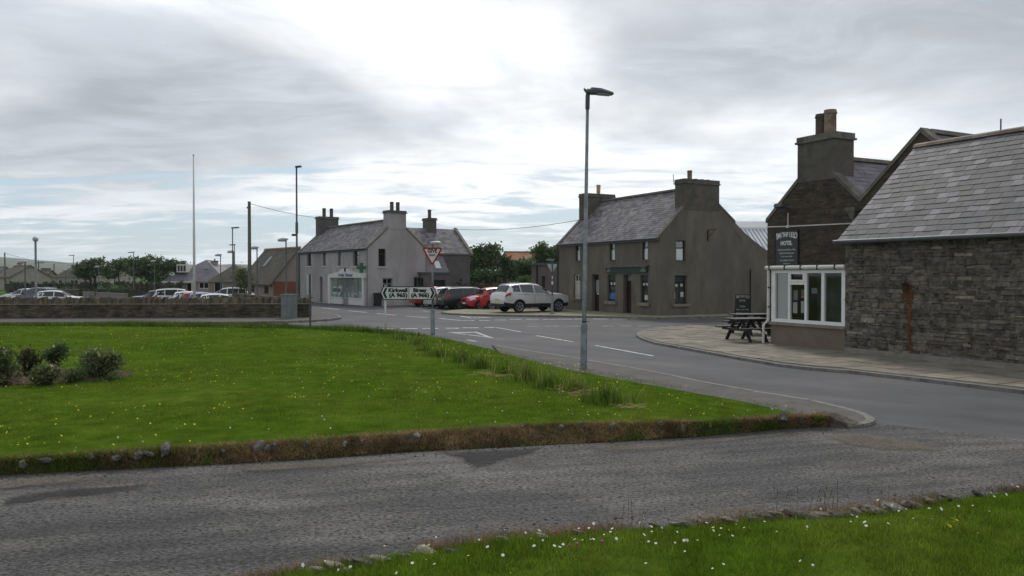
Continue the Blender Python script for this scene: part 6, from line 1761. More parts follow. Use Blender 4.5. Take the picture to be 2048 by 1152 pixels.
TX = Matrix(((1, 0, 0, 0), (0, 0, -1, 0), (0, 1, 0, 0), (0, 0, 0, 1)))   # text plane facing -y


def at_tx(x, y, z): return Matrix.Translation((x, y, z)) @ TX


sb = gp(865.5, 667, 0.05); Y = sb.y
gw1 = thing('give_way_sign', 'red-bordered GIVE WAY triangle on a grey lamp-topped post', 'road sign', sb, R(-4))
k = Y / F
post_h = (667 - 487) * k
MB().tube([(0, 0, -.1), (0, 0, .9), (0, 0, .93)], [.085, .085, .06], 14).build('base_post', M['galv'], gw1, smooth=True, ang=40)
MB().tube([(0, 0, .9), (0, 0, post_h)], .045, 12).build('post', M['galv'], gw1, smooth=True)
zc = (667 - 507.5) * k; wT = 44 * k
pl = [(x, -.065, zc + z) for x, z in tri_pts(wT)]
pt = MB().extr(pl, (0, .012, 0)).build('sign_plate', M['sign_red'], gw1)
MB().extr([(x, -.069, zc - .002 + z) for x, z in tri_pts(wT * .74, .025)], (0, .003, 0)).build('sign_face', M['sign_white'], pt)
text_part('lettering', 'GIVE', .19, M['sign_black'], pt, at_tx(0, -.071, zc + .10), bold=.008, depth=.001, sx=.92)
text_part('lettering', 'WAY', .125, M['sign_black'], pt, at_tx(0, -.071, zc - .06), bold=.005, depth=.001, sx=.92)
MB().tube([(-.06, -.03, zc + .1), (.06, -.03, zc + .1)], .02, 6).build('clamp', M['galv'], gw1)
mb = MB(); prof = [(-.09, .05), (-.06, .085), (.05, .09), (.28, .07), (.33, .03)]
n = 10; vs = [(x, r_ * math.cos(2 * math.pi * q / n), post_h + .02 + .8 * r_ * math.sin(2 * math.pi * q / n)) for x, r_ in prof for q in range(n)]
mb.add(vs, [(i * n + q, i * n + (q + 1) % n, (i + 1) * n + (q + 1) % n, (i + 1) * n + q) for i in range(4) for q in range(n)] + [tuple(range(n)), tuple(range(4 * n, 5 * n))]); mb.build('sign_lamp', M['lantern'], gw1, smooth=True, ang=50)

db = gp(771, 667, 0.05); Y2 = db.y; k = Y2 / F
ds = thing('direction_sign', 'white double-ended direction sign to Kirkwall and Birsay', 'road sign', db, 0.0)
for px_ in (771, 861):
    x = (px_ - 771) * k
    if px_ == 771: MB().tube([(x, 0, -.1), (x, 0, (667 - 571) * k)], .038, 10).build('post', M['pole_white'], ds, smooth=True)
def SX(px_): return (px_ - 771) * k
def SZ(py_): return (667 - py_) * k
ym = -.1
hexo = [(762, 585), (767, 572.5), (867, 572.5), (874, 585), (867, 599.5), (767, 599.5)]
pn = MB().extr([(SX(a), ym, SZ(b)) for a, b in hexo], (0, .02, 0)).build('sign_plate', M['sign_black'], ds)
cx_, cy_ = 818, 586
def shr(pts, m): return [(cx_ + (a - cx_) * (1 - m / 56), cy_ + (b - cy_) * (1 - m / 13.5)) for a, b in pts]
left = [(764, 585.5), (768.5, 574.2), (818.2, 574.2), (818.2, 597.8), (768.5, 597.8)]
right = [(819.4, 574.2), (865.5, 574.2), (872, 585.5), (865.5, 597.8), (819.4, 597.8)]
MB().extr([(SX(a), ym - .004, SZ(b)) for a, b in left], (0, .004, 0)).build('sign_face', M['sign_white'], pn)
MB().extr([(SX(a), ym - .004, SZ(b)) for a, b in right], (0, .004, 0)).build('sign_face', M['sign_white'], pn)
for s, x0 in ((1, 766.5), (-1, 870)):
    ch_ = [(x0, 585.8), (x0 + s * 5, 575.6), (x0 + s * 9.5, 575.6), (x0 + s * 4.7, 585.8), (x0 + s * 9.5, 596.2), (x0 + s * 5, 596.2)]
    mb = MB(); mb.add([(SX(a), ym - .0075, SZ(b)) for a, b in ch_], [(0, 1, 2, 3), (0, 3, 4, 5)]); mb.build('chevron', M['sign_black'], pn)
for body, px_, py_, w_, sz in (('Kirkwall', 797, 580.6, 38, 10.2), ('(A 965)', 797.5, 590.6, 37, 10.2), ('Birsay', 841, 580.6, 27.5, 10.2), ('(A 966)', 841, 590.6, 36, 10.2)):
    o = text_part('lettering', body, sz * k, M['sign_black'], pn, at_tx(SX(px_), ym - .008, SZ(py_)), bold=.011, depth=.001)
    xs = [v.co.x for v in o.data.vertices]; f = (w_ * k) / (max(xs) - min(xs)); c0 = SX(px_)
    for v in o.data.vertices: v.co.x = c0 + (v.co.x - (max(xs) + min(xs)) / 2) * f

# give-way sign seen from behind, across the junction
bb = gp(1104.5, 627.5, PZ); k = bb.y / F
gw2 = thing('give_way_sign', 'back of a grey triangular sign on a post beside the silver car', 'road sign', bb, R(180))
MB().box(-.22, .22, -.16, .16, .0, .02).build('patch', M['pot'], gw2)
MB().tube([(0, 0, 0), (0, 0, .95), (0, 0, .98)], [.075, .075, .05], 12).build('base_post', M['galv'], gw2, smooth=True, ang=40)
MB().tube([(0, 0, .95), (0, 0, (627.5 - 521) * k)], .038, 10).build('post', M['galv_dark'], gw2)
zc = (627.5 - 534.5) * k
MB().extr([(x, -.05, zc + z) for x, z in tri_pts(.60, .05)], (0, .01, 0)).build('sign_plate', M['sign_back'], gw2)
MB().obox((.1, 0, (627.5 - 519.5) * k), (.22, 0, 0), (0, .07, 0), (0, 0, .05)).build('sign_lamp', M['galv'], gw2)
MB().box(-.05, .05, .036, .042, (627.5 - 569) * k, (627.5 - 562) * k).build('sticker', M['sign_white'], gw2); MB().box(-.03, .03, .036, .042, (627.5 - 558) * k, (627.5 - 552) * k).build('sticker', M['sign_white'], gw2)

# edge-on sign by the lawn
eb = gp(620.5, 656, 0.05); k = eb.y / F
es = thing('sign_post', 'thin grey post with narrow sign seen edge-on at the lawn edge', 'road sign', eb, R(-3))
MB().tube([(0, 0, -.1), (0, 0, (656 - 549) * k)], .04, 10).build('post', M['galv_dark'], es)
MB().box(-.05, -.03, -.32, .32, (656 - 588) * k, (656 - 550) * k).build('sign_plate', M['sign_back'], es)
for zz in (595, 604): MB().box(-.02, .16, -.015, .015, (656 - zz) * k - .015, (656 - zz) * k + .015).build('bracket', M['galv_dark'], es)
# street name plate
nb = at(170, 601, 62); nn = thing('name_plate', 'small white street name plate on two short posts', 'sign', (nb.x, 62, CZ))
MB().box(-.32, .32, -.02, .0, .78, 1.0).build('plate', M['sign_white'], nn)
for x in (-.26, .26): MB().tube([(x, .02, 0), (x, .02, .95)], .03, 8).build('post', M['galv_dark'], nn)

# ---- utility cabinet, wheelie bin, stone, black bollard-bin
cb_ = gp(579.5, 636.5, .1); k = cb_.y / F
cab = thing('utility_cabinet', 'grey-green metal utility cabinet in front of the drystone wall', 'cabinet', (cb_.x, cb_.y - .1, .1), R(-14))
w_ = 27 * k / 2; hh = 46 * k
MB().box(-w_, w_, -.2, .2, 0, hh).build('body', M['cabinet'], cab)
MB().extr([(-w_ - .03, -.24, hh), (w_ + .03, -.24, hh), (w_ + .03, .24, hh), (-w_ - .03, .24, hh)], (0, 0, .06)).build('lid', M['cabinet'], cab)
for a, b in ((-w_ + .03, -.012), (.012, w_ - .03)): MB().box(a, b, -.215, -.195, .08, hh - .04).build('door', M['cabinet'], cab)
MB().box(-w_ - .02, w_ + .02, -.22, .22, 0, .05).build('plinth', M['concrete'], cab)
bb_ = gp(755.5, 612.2, 0.0); k = bb_.y / F
bn = thing('wheelie_bin', 'dark grey wheelie bin beside the pharmacy gable wall', 'bin', (bb_.x, bb_.y, 0), R(25))
MB().add([(-.2, -.26, .04), (.2, -.26, .04), (.2, .22, .04), (-.2, .22, .04), (-.27, -.33, .88), (.27, -.33, .88), (.27, .33, .88), (-.27, .33, .88)], BOXF).build('body', M['bin'], bn)
MB().extr([(-.29, -.36, .88), (.29, -.36, .88), (.29, .34, .92), (-.29, .34, .92)], (0, 0, .06)).build('lid', M['bin'], bn)
for s in (-1, 1): MB().tube([(s * .2, .26, .1), (s * .28, .26, .1)], .1, 12).build('wheel', M['rubber'], bn)
MB().tube([(-.24, .4, .86), (.24, .4, .86)], .018, 6).build('handle', M['bin'], bn)


def rock(name, c, s, mat, parent=None, seed=0, rot=None):
    bm = bmesh.new(); bmesh.ops.create_icosphere(bm, subdivisions=2, radius=1.0)
    for v in bm.verts:
        n = noise.noise(v.co * 1.3 + Vector((seed * 3.1, seed, 0))) + .4 * noise.noise(v.co * 3.1 + Vector((seed, 9, seed))); q = 1 + .42 * n
        co = v.co.normalized(); m = max(abs(co.x), abs(co.y), abs(co.z)); v.co = co / (m ** .65) * q * .86
        v.co = Vector((v.co.x * s[0], v.co.y * s[1], v.co.z * s[2]))
    me = bpy.data.meshes.new(name); bm.to_mesh(me); bm.free(); me.materials.append(mat)
    return link(name, me, parent, loc=c, rot=rot)


sp_ = gp(570, 656, .1)
o = rock('marker_stone', (sp_.x, sp_.y, .2), (.16, .1, .22), M['stone_pale'], seed=4); tag(o, 'small pale marker stone at the far edge of the lawn', 'stone')
lb_ = PF.world(7.9, -.35)
lbn = thing('litter_bin', 'small black litter bin against the brown gable end', 'bin', (lb_.x, lb_.y, PZ))
MB().lathe([(.14, 0), (.14, .1), (.2, .12), (.21, .75), (.16, .85), (.05, .9)], 14).build('body', M['bin'], lbn, smooth=True, ang=40); MB().box(-.1, .1, -.23, -.19, .5, .62).build('label_plate', M['sign_white'], lbn)
px0, pz0 = PF.on_y(1501, 538, -.05); MB().tube([(px0, -.06, pz0), (px0, -.06, .1)], .035, 8).build('downpipe', M['trim'], shop)

# ---- picnic tables and the hotel's standing board
def picnic(label, P, yaw, L_):
    t = thing('picnic_table', label, 'picnic table', (P[0], P[1], HZ), yaw, 'picnic tables by the hotel')
    for i in range(5): y = -.34 + i * .17; MB().box(-L_ / 2, L_ / 2, y - .078, y + .078, .71, .75).build('table_plank', M['black_paint'], t)
    for s in (-1, 1):
        for i in range(2): y = s * (.66 + i * .15); MB().box(-L_ / 2, L_ / 2, y - .068, y + .068, .42, .46).build('bench_plank', M['black_paint'], t)
        x = s * (L_ / 2 - .28)
        MB().box(x - .05, x + .05, -.82, .82, .345, .42).build('cross_bar', M['black_paint'], t); MB().box(x - .05, x + .05, -.36, .36, .64, .71).build('cross_bar', M['black_paint'], t)
        for q in (-1, 1): MB().bar((x - .07 * s, q * .72, 0), (x - .07 * s, q * .22, .68), .05, .1, (1, 0, 0)).build('leg', M['black_paint'], t)
        MB().bar((x, 0, .38), (x * .35, 0, .68), .05, .08).build('brace', M['black_paint'], t)
    return t


picnic('black picnic table beside the white downpipe of the bay', (7.72, 25.95), R(16), 1.3)
picnic('black picnic table standing behind another beside the hotel board', (8.75, 28.9), R(12), 1.4)
ab = at(1484, 641, 34.5); k = 34.5 / F
brd = thing('menu_board', 'tall black standing board advertising cafe and restaurant behind picnic tables', 'sign', (ab.x, 34.5, HZ), R(-2))
w_, z0, z1 = 32 * k / 2, at(0, 641, 34.5).z - HZ, at(0, 588.5, 34.5).z - HZ
bo = MB().extr([(-w_, -.02, z0), (w_ * .92, -.02, z0), (w_, -.02, z1), (-w_ * .82, -.02, z1)], (0, .04, 0)).build('board', M['board'], brd)
for s in (-1, 1): MB().box(s * w_ * .75 - .025, s * w_ * .75 + .025, .022, .06, 0, z1 - .1).build('post', M['black_paint'], brd); MB().bar((s * w_ * .75, .06, z1 - .5), (s * w_ * .75, .6, 0), .04, .04).build('stay', M['black_paint'], brd)
n = 10
for i, chh in enumerate('SMITHFIELD'):
    u = (i + .5) / n * 2 - 1
    text_part('letter', chh, .15 * (1 + .25 * u * u), M['letter_dim'], bo, at_tx(u * w_ * .82 + .02, -.023, z1 - .13 + .03 * (1 - u * u)), bold=.004, sx=.62)
for body, zz, sz, wd in (('HOTEL', .28, .12, .40), ('Cafe', .53, .11, .34), ('10am - 5pm Daily', .67, .07, .8), ('Restaurant', .83, .11, .72), ('5pm - 9pm Daily', .97, .07, .8)):
    o = text_part('lettering', body, sz, M['letter_dim'], bo, at_tx(0, -.023, z1 - zz), bold=.002)
    xs = [v.co.x for v in o.data.vertices]; f = (wd * 2 * w_) / (max(xs) - min(xs))
    for v in o.data.vertices: v.co.x = .01 + (v.co.x - (max(xs) + min(xs)) / 2) * f
# ------------------------------------------------------------------ trees, shrubs, hedges
nr_ = np.random.default_rng(5)


def leaf_cloud(C, size, n_per, spread, flat=0.6, sun_bias=0.0):
    """quads scattered round clump centres C (k,3) -> V, F"""
    k = len(C); n = k * n_per
    P = np.repeat(C, n_per, 0) + nr_.normal(0, 1, (n, 3)) * np.array([spread, spread, spread * flat])
    a = nr_.normal(0, 1, (n, 3)); a /= np.linalg.norm(a, axis=1)[:, None]
    b = np.cross(a, nr_.normal(0, 1, (n, 3))); b /= np.linalg.norm(b, axis=1)[:, None]
    s = size * nr_.uniform(0.55, 1.35, (n, 1))
    V = np.stack([P - a * s, P + b * s * 0.55, P + a * s, P - b * s * 0.55], 1).reshape(-1, 3)
    return V, np.arange(n * 4).reshape(n, 4)


def clumps(lobes, n, shell=0.55):
    """clump centres in ellipsoids: (x, y, z, rx, ry, rz, weight)"""
    out = []
    W = np.array([l[6] for l in lobes], float); W /= W.sum()
    for l, w in zip(lobes, W):
        m = max(3, int(n * w)); d = nr_.normal(0, 1, (m, 3)); d /= np.linalg.norm(d, axis=1)[:, None]
        r = nr_.uniform(shell ** 3, 1, (m, 1)) ** (1 / 3)
        out.append(np.array(l[:3]) + d * r * np.array(l[3:6]))
    return np.concatenate(out)


def tree(name, label, P, z0, trunks, lobes, leaf, n_cl, n_per, spread, mat, group=None, cat='tree', crown_name='crown', shell=0.55):
    """trunks: lists of (x, y, z, r) joints; limbs run from trunk tops to some clumps"""
    t = thing(name, label, cat, (P[0], P[1], z0), 0, group)
    C = clumps(lobes, n_cl, shell)
    mb = MB()
    for tr in trunks: mb.tube([q[:3] for q in tr], [q[3] for q in tr], 8)
    tops = [(q, tr) for tr in trunks for q in tr[1:]]
    for i in nr_.choice(len(C), min(len(C), 26 * len(trunks)), replace=False):
        c = C[i]; q, _ = min(tops, key=lambda s: (s[0][0] - c[0]) ** 2 + (s[0][1] - c[1]) ** 2 + 0.4 * (s[0][2] - c[2]) ** 2)
        a = Vector(q[:3]); b = Vector(c); m = a.lerp(b, 0.5) + Vector((nr_.normal() * .06, nr_.normal() * .06, -0.04 * (b - a).length))
        r = q[3] * 0.42
        mb.tube([a, m, b], [r, r * .6, r * .2], 5, cap=False)
    mb.build('trunk', M['bark'], t, smooth=True)
    V, Fc = leaf_cloud(C, leaf, n_per, spread)
    link(crown_name, np_mesh(crown_name, V, Fc, mat), t)
    return t


def lobes_px(Y, base, lst):
    """lobes given in photo pixels (cx, cy, rx, ry) at depth Y, relative to the base point"""
    out = []
    for cx, cy, rx, ry in lst:
        p = at(cx, cy, Y); k = Y / F
        out.append((p.x - base[0], nr_.normal() * rx * k * .35, p.z - base[2], rx * k, rx * k * .8, ry * k, rx * ry))
    return out


def trunk_px(Y, base, pts):
    return [(at(x, y, Y).x - base[0], 0.0 + nr_.normal() * .05, at(x, y, Y).z - base[2], r) for x, y, r in pts]


gt = 'wind-bent trees across the car park'
def px_tree(label, Y, bx, z0, trunks, lob, leaf, n_cl, n_per, spread, mat, group=None, name='tree', cat='tree', shell=0.5):
    b = at(bx, 560, Y); base = (b.x, Y, z0)
    tr = [[(at(t[0][0], 560, Y).x - b.x, 0, -0.05, t[0][2])] + trunk_px(Y, base, t[1:]) for t in trunks]
    return tree(name, label, (b.x, Y), z0, tr, lobes_px(Y, base, lob), leaf, n_cl, n_per, spread, mat, group, cat, shell=shell)


px_tree('wind-bent tree with low flat crown in front of the hipped cottage', 118, 180, GZ, [[(180, 0, .28), (182, 562, .24), (176, 548, .18), (165, 538, .1)], [(186, 0, .22), (190, 555, .16), (200, 540, .1)], [(180, 0, .18), (170, 560, .12), (160, 552, .07)]],
        [(172, 538, 22, 13), (192, 527, 18, 9), (160, 549, 14, 11), (205, 541, 22, 12), (180, 531, 20, 10), (222, 530, 8, 6)], .20, 95, 30, .36, M['leaf'], gt)
px_tree('slender wind-bent tree with a small crown on bare stems', 122, 238, GZ, [[(240, 0, .14), (238, 560, .11), (236, 540, .07)], [(226, 0, .1), (230, 555, .07), (226, 538, .05)]],
        [(238, 530, 15, 10), (232, 545, 9, 8), (248, 538, 9, 9), (226, 548, 6, 9)], .18, 55, 28, .36, M['leaf'], gt)
px_tree('large wind-bent tree with broad dense crown beside the bungalow', 114, 300, GZ, [[(302, 0, .32), (300, 565, .26), (296, 548, .18), (285, 530, .1)], [(308, 0, .3), (316, 556, .2), (330, 540, .12)], [(272, 0, .14), (268, 556, .1), (268, 535, .07)]],
        [(278, 524, 20, 11), (302, 520, 22, 10), (324, 530, 26, 14), (300, 540, 30, 16), (342, 540, 18, 12), (318, 556, 30, 10), (270, 540, 12, 16), (352, 533, 9, 10)], .2, 165, 30, .36, M['leaf'], gt)
px_tree('small round tree crown between the bungalow and the large tree', 126, 356, GZ, [[(356, 0, .12), (355, 560, .1), (354, 545, .06)]], [(356, 538, 10, 10), (362, 528, 7, 7), (346, 534, 9, 8)], .2, 45, 28, .36, M['leaf'], gt)
px_tree('young open tree beside the wooden telegraph pole', 66, 490, CZ, [[(490, 0, .07), (489, 580, .06), (486, 560, .04), (480, 545, .02)], [(490, 0, .05), (494, 570, .04), (498, 552, .02)], [(488, 0, .05), (482, 575, .03), (476, 556, .02)]],
        [(484, 548, 11, 13), (494, 560, 9, 14), (478, 560, 6, 12), (490, 574, 9, 8)], .085, 70, 22, .25, M['leaf_gy'])

gm = 'dark trees between the two old houses'
px_tree('big bushy tree with bare twisted limbs beside the pharmacy wing', 74, 962, 0, [[(968, 0, .3), (966, 560, .22), (962, 540, .14), (955, 520, .08)], [(985, 0, .24), (990, 550, .16), (982, 525, .09), (976, 510, .05)], [(998, 0, .2), (1004, 550, .13), (1006, 530, .06)], [(950, 0, .2), (940, 560, .13), (928, 540, .07)]],
        [(935, 530, 26, 18), (915, 552, 20, 18), (950, 508, 22, 11), (978, 502, 22, 13), (960, 525, 26, 14), (940, 560, 34, 16), (990, 520, 12, 14), (905, 560, 12, 12)], .14, 330, 34, .30, M['leaf'], gm)
px_tree('dense dark thicket tree in front of the rusty barn', 70, 1000, 0, [[(1004, 0, .2), (1004, 570, .15), (1006, 550, .1), (1010, 528, .05)], [(985, 0, .16), (980, 565, .1), (984, 545, .05)]],
        [(975, 556, 34, 14), (1010, 562, 22, 14), (1010, 525, 6, 10), (945, 566, 26, 10), (1016, 545, 10, 10)], .14, 210, 34, .30, M['leaf_dk'], gm)
px_tree('leafy sycamore filling the gap below the rusty roof', 72, 1040, 0, [[(1040, 0, .2), (1040, 565, .15), (1036, 545, .08)], [(1050, 0, .14), (1054, 555, .09), (1058, 535, .05)]],
        [(1028, 540, 14, 16), (1054, 536, 16, 16), (1040, 560, 26, 14), (1018, 558, 12, 14), (1065, 548, 10, 12)], .15, 190, 34, .28, M['leaf'], gm)
px_tree('pale green tree above the flat-roofed annexe', 88, 1092, 0, [[(1092, 0, .2), (1090, 545, .14), (1085, 510, .07)], [(1100, 0, .14), (1104, 530, .1), (1106, 510, .05)]],
        [(1084, 500, 10, 12), (1102, 514, 16, 14), (1082, 520, 14, 10), (1112, 505, 8, 10), (1095, 530, 24, 8), (1070, 504, 5, 6)], .15, 170, 32, .28, M['leaf_lt'], gm)
px_tree('rounded light green shrub against the annexe wall', 62, 1046, 0, [[(1046, 0, .08), (1046, 585, .06), (1044, 570, .03)]], [(1044, 571, 18, 12), (1052, 564, 12, 10), (1034, 575, 10, 9)], .10, 90, 30, .2, M['leaf_lt'], None, 'shrub', 'shrub')
# dry scrub under the trees
C = np.stack([nr_.uniform(at(905, 580, 66).x, at(1030, 580, 66).x, 260), nr_.uniform(63, 68, 260), nr_.uniform(.1, 1.35, 260)], 1)
V, Fc = leaf_cloud(C, .12, 26, .25, 1.2)
o = stuff(link('dry_scrub', np_mesh('dry_scrub', V, Fc, M['scrub'])))
# board fence left of the scrub
f0 = at(893, 600, 64.5); f1 = at(912, 600, 66.0)
fn = thing('board_fence', 'short brown board fence beside the pharmacy garage', 'fence', (f0.x, f0.y, 0), math.atan2(f1.y - f0.y, f1.x - f0.x))
x = 0
while x < 1.9: MB().box(x, x + .17, -.02, .02, 0, 2.1 + rnd.uniform(-.03, .03)).build('board', M['wood_red'], fn); x += .18
MB().box(0, 1.9, .02, .07, .5, .6).build('rail', M['wood_red'], fn); MB().box(0, 1.9, .02, .07, 1.6, 1.7).build('rail', M['wood_red'], fn)


def hedge(label, a, b, h, w, mat, leaf=.14, dens_=9):
    a, b = Vector(a), Vector(b); d = b - a; L_ = d.length
    t = thing('hedge', label, 'hedge', (a.x, a.y, GZ), math.atan2(d.y, d.x))
    n = int(L_ * dens_ * h * 1.6)
    C = np.stack([nr_.uniform(0, L_, n), nr_.uniform(-w / 2, w / 2, n), nr_.uniform(.1, h, n)], 1)
    V, Fc = leaf_cloud(C, leaf, 14, .14, 1.0); link('foliage', np_mesh('foliage', V, Fc, mat), t)
    MB().box(.1, L_ - .1, -w * .38, w * .38, 0, h * .9).build('inner_twigs', M['bark'], t)
    return t


hedge('long dark trimmed hedge in front of the cream cottage', at(15, 560, 128)[:2], at(205, 560, 118)[:2], at(100, 566, 122).z - GZ, 1.0, M['leaf_dk'], .2, 5)
hedge('trimmed hedge running below the wind-bent trees', at(205, 560, 112)[:2], at(360, 560, 105)[:2], at(250, 566, 108).z - GZ, 1.2, M['leaf_dk'], .2, 5)
hedge('thick low hedge beside the light blue car', at(200, 560, 84)[:2], at(258, 560, 80)[:2], at(230, 575, 82).z - GZ, 1.6, M['leaf'], .14, 9)
hedge('low straggling garden hedge behind the lone white hatchback', at(90, 560, 100)[:2], at(180, 560, 96)[:2], at(140, 577, 98).z - GZ, 1.0, M['leaf_dk'], .15, 6)
gw0, gw1_ = at(130, 590, 76), at(165, 590, 78)
def low_wall(label, a, b, h, mat, z0=GZ):
    a, b = Vector(a), Vector(b); d = b - a; t = thing('garden_wall', label, 'wall', (a.x, a.y, z0), math.atan2(d.y, d.x))
    MB().box(0, d.length, 0, .25, 0, h).build('wall', mat, t); MB().box(-.03, d.length + .03, -.03, .28, h, h + .08).build('coping', M['concrete'], t)
low_wall('low rubble garden wall behind the lone white hatchback', at(100, 560, 82)[:2], at(158, 560, 84)[:2], at(0, 580, 83).z - GZ, M['drystone'])
low_wall('low grey garden wall beside the thick hedge', at(165, 560, 86)[:2], at(250, 560, 76)[:2], at(0, 585, 80).z - GZ - .1, M['concrete'])

# ------------------------------------------------------------------ flower bed and shrubs on the lawn
bed_px = [(-260, 762), (-120, 774), (0, 772), (60, 769), (120, 766), (180, 764), (240, 756), (268, 747), (262, 742), (235, 741), (190, 740), (140, 741), (80, 742), (0, 742), (-120, 738), (-240, 745)]
bed = P2(bed_px, LZ); bc = (sum(p[0] for p in bed) / len(bed), sum(p[1] for p in bed) / len(bed))


def bed_z(x, y):
    d = seg_dist((x, y), bed + [bed[0]]); return lawn_z(x, y) + 0.012 + min(.07, d * .12) + .02 * noise.noise(Vector((x * 5, y * 5, 1)))


bd = struct(sheet('flower_bed', dens(bed + [bed[0]], .3)[:-1], 0, M['soil'], .22, bed_z))


def shrub(label, px, py, lob, mat, leaf=.03, n_cl=130, n_per=22, spread=.07, flowers=0, stems=6, name='shrub'):
    b = gp(px, py, LZ + .04); Y = b.y; base = (b.x, Y, LZ + .03)
    t = thing(name, label, 'shrub', base, 0, 'shrubs in the lawn bed')
    C = clumps(lobes_px(Y, base, lob), int(n_cl * .62), .3)
    mb = MB()
    for i in nr_.choice(len(C), min(len(C), stems * 4), replace=False):
        c = Vector(C[i]); mb.tube([(nr_.normal() * .05, nr_.normal() * .05, -.03), c * .5 + Vector((0, 0, .03)), c], [.011, .008, .003], 5, cap=False)
    mb.build('stems', M['bark'], t, smooth=True)
    V, Fc = leaf_cloud(C, leaf, n_per, spread, .9); link('foliage', np_mesh('foliage', V, Fc, mat), t)
    if flowers:
        top_ = C[np.argsort(-(C[:, 2] - C[:, 1] * .5 + nr_.normal(0, .12, len(C))))[:flowers]] + np.array([0, -.03, .05])
        V, Fc = leaf_cloud(top_, .035, 3, .008); o = link('blossom', np_mesh('blossom', V, Fc, M['petal_c']), t); stuff(o)
    return t


shrub('wide grey-green shrub with pale buds at the tip of the bed', 205, 752, [(195, 718, 26, 18), (215, 726, 24, 18), (175, 722, 14, 12), (200, 738, 22, 12), (226, 722, 16, 14)], M['leaf_gy'], flowers=12, n_cl=200)
shrub('round-headed shrub on a bare stem standing above the bed', 112, 748, [(112, 706, 16, 11), (103, 713, 10, 8), (121, 701, 9, 8)], M['leaf'], flowers=8, n_cl=90)
shrub('bushy dark shrub in front of the round-headed one', 95, 766, [(90, 750, 15, 12), (104, 746, 11, 10), (78, 756, 8, 8)], M['leaf_gy'], flowers=10, n_cl=140)
shrub('brownish upright shrub behind the large corner shrub', 58, 752, [(58, 713, 12, 13), (54, 728, 10, 12), (63, 726, 9, 12)], M['scrub'], n_cl=90)
shrub('large flowering shrub cut by the edge of the view', 10, 766, [(6, 712, 18, 16), (16, 738, 17, 18), (-15, 735, 24, 24), (0, 757, 16, 10), (-40, 725, 26, 24)], M['leaf_gy'], flowers=22, n_cl=330, stems=10)
shrub('low bright green mound between the two taller shrubs', 150, 760, [(150, 751, 17, 9), (140, 754, 10, 7)], M['leaf_lt'], leaf=.022, n_cl=60)
shrub('little leafy green plant at the foot of the wide shrub', 178, 753, [(180, 746, 14, 8), (168, 748, 8, 7)], M['leaf_lt'], leaf=.022, n_cl=40)
shrub('flat spreading weed at the front edge of the bed', 222, 757, [(222, 754, 12, 3)], M['leaf_lt'], leaf=.022, n_cl=24)
# ------------------------------------------------------------------ grass and flowers
def inside_mask(X, Y, poly):
    ins = np.zeros(len(X), bool); n = len(poly); j = n - 1
    for i in range(n):
        xi, yi = poly[i]; xj, yj = poly[j]
        if abs(yi - yj) > 1e-12:
            c = ((yi > Y) != (yj > Y)) & (X < (xj - xi) * (Y - yi) / (yj - yi) + xi); ins ^= c
        j = i
    return ins


def dist_line(X, Y, line):
    best = np.full(len(X), 1e9)
    for a, b in zip(line[:-1], line[1:]):
        dx, dy = b[0] - a[0], b[1] - a[1]; L2 = max(dx * dx + dy * dy, 1e-9)
        t = np.clip(((X - a[0]) * dx + (Y - a[1]) * dy) / L2, 0, 1)
        best = np.minimum(best, np.hypot(X - a[0] - t * dx, Y - a[1] - t * dy))
    return best


def vnoise(X, Y, s, seed=0):
    """smooth value noise, vectorised"""
    r = np.random.default_rng(seed); G = r.random((64, 64)); x, y = X * s, Y * s
    i, j = np.floor(x).astype(int), np.floor(y).astype(int); u, v = x - i, y - j; u = u * u * (3 - 2 * u); v = v * v * (3 - 2 * v)
    g = lambda a, b: G[a % 64, b % 64]
    return (g(i, j) * (1 - u) + g(i + 1, j) * u) * (1 - v) + (g(i, j + 1) * (1 - u) + g(i + 1, j + 1) * u) * v


def blades(X, Y, Z, h, w, lean=0.45, seg=1):
    n = len(X); a = nr_.uniform(0, 2 * np.pi, n); sx, sy = np.cos(a) * w / 2, np.sin(a) * w / 2
    b = nr_.uniform(0, 2 * np.pi, n); k = nr_.uniform(0, lean, n) * h; lx, ly = np.cos(b) * k, np.sin(b) * k
    P = np.stack([X, Y, Z], 1); S = np.stack([sx, sy, np.zeros(n)], 1)
    tip = P + np.stack([lx, ly, h], 1)
    if seg == 1:
        V = np.stack([P - S, P + S, tip], 1).reshape(-1, 3); return V, np.arange(3 * n).reshape(n, 3)
    mid = P + np.stack([lx * .28, ly * .28, h * .6], 1)
    V = np.stack([P - S, P + S, mid + S * .75, tip, mid - S * .75], 1).reshape(-1, 3)
    i = np.arange(n)[:, None] * 5
    return V, np.concatenate([i + np.array([[0, 1, 2]]), i + np.array([[0, 2, 4]]), i + np.array([[4, 2, 3]])], 0)


def sample(poly, n, xr, yr, power):
    """random points in a polygon, thinning with distance from the camera"""
    out = []; got = 0
    while got < n:
        m = n * 3; X = nr_.uniform(*xr, m); Y = nr_.uniform(*yr, m)
        keep = nr_.random(m) < np.minimum(1, (yr[0] / np.maximum(Y, .1))) ** power
        X, Y = X[keep], Y[keep]; k = inside_mask(X, Y, poly); X, Y = X[k], Y[k]
        out.append(np.stack([X, Y], 1)); got += len(X)
    P = np.concatenate(out)[:n]; return P[:, 0], P[:, 1]


def lawn_zv(X, Y):
    d = dist_line(X, Y, side_l); t = np.minimum(1, d / 2.6); t = t * t * (3 - 2 * t)
    return 0.045 + (LZ - 0.045) * t - 0.012


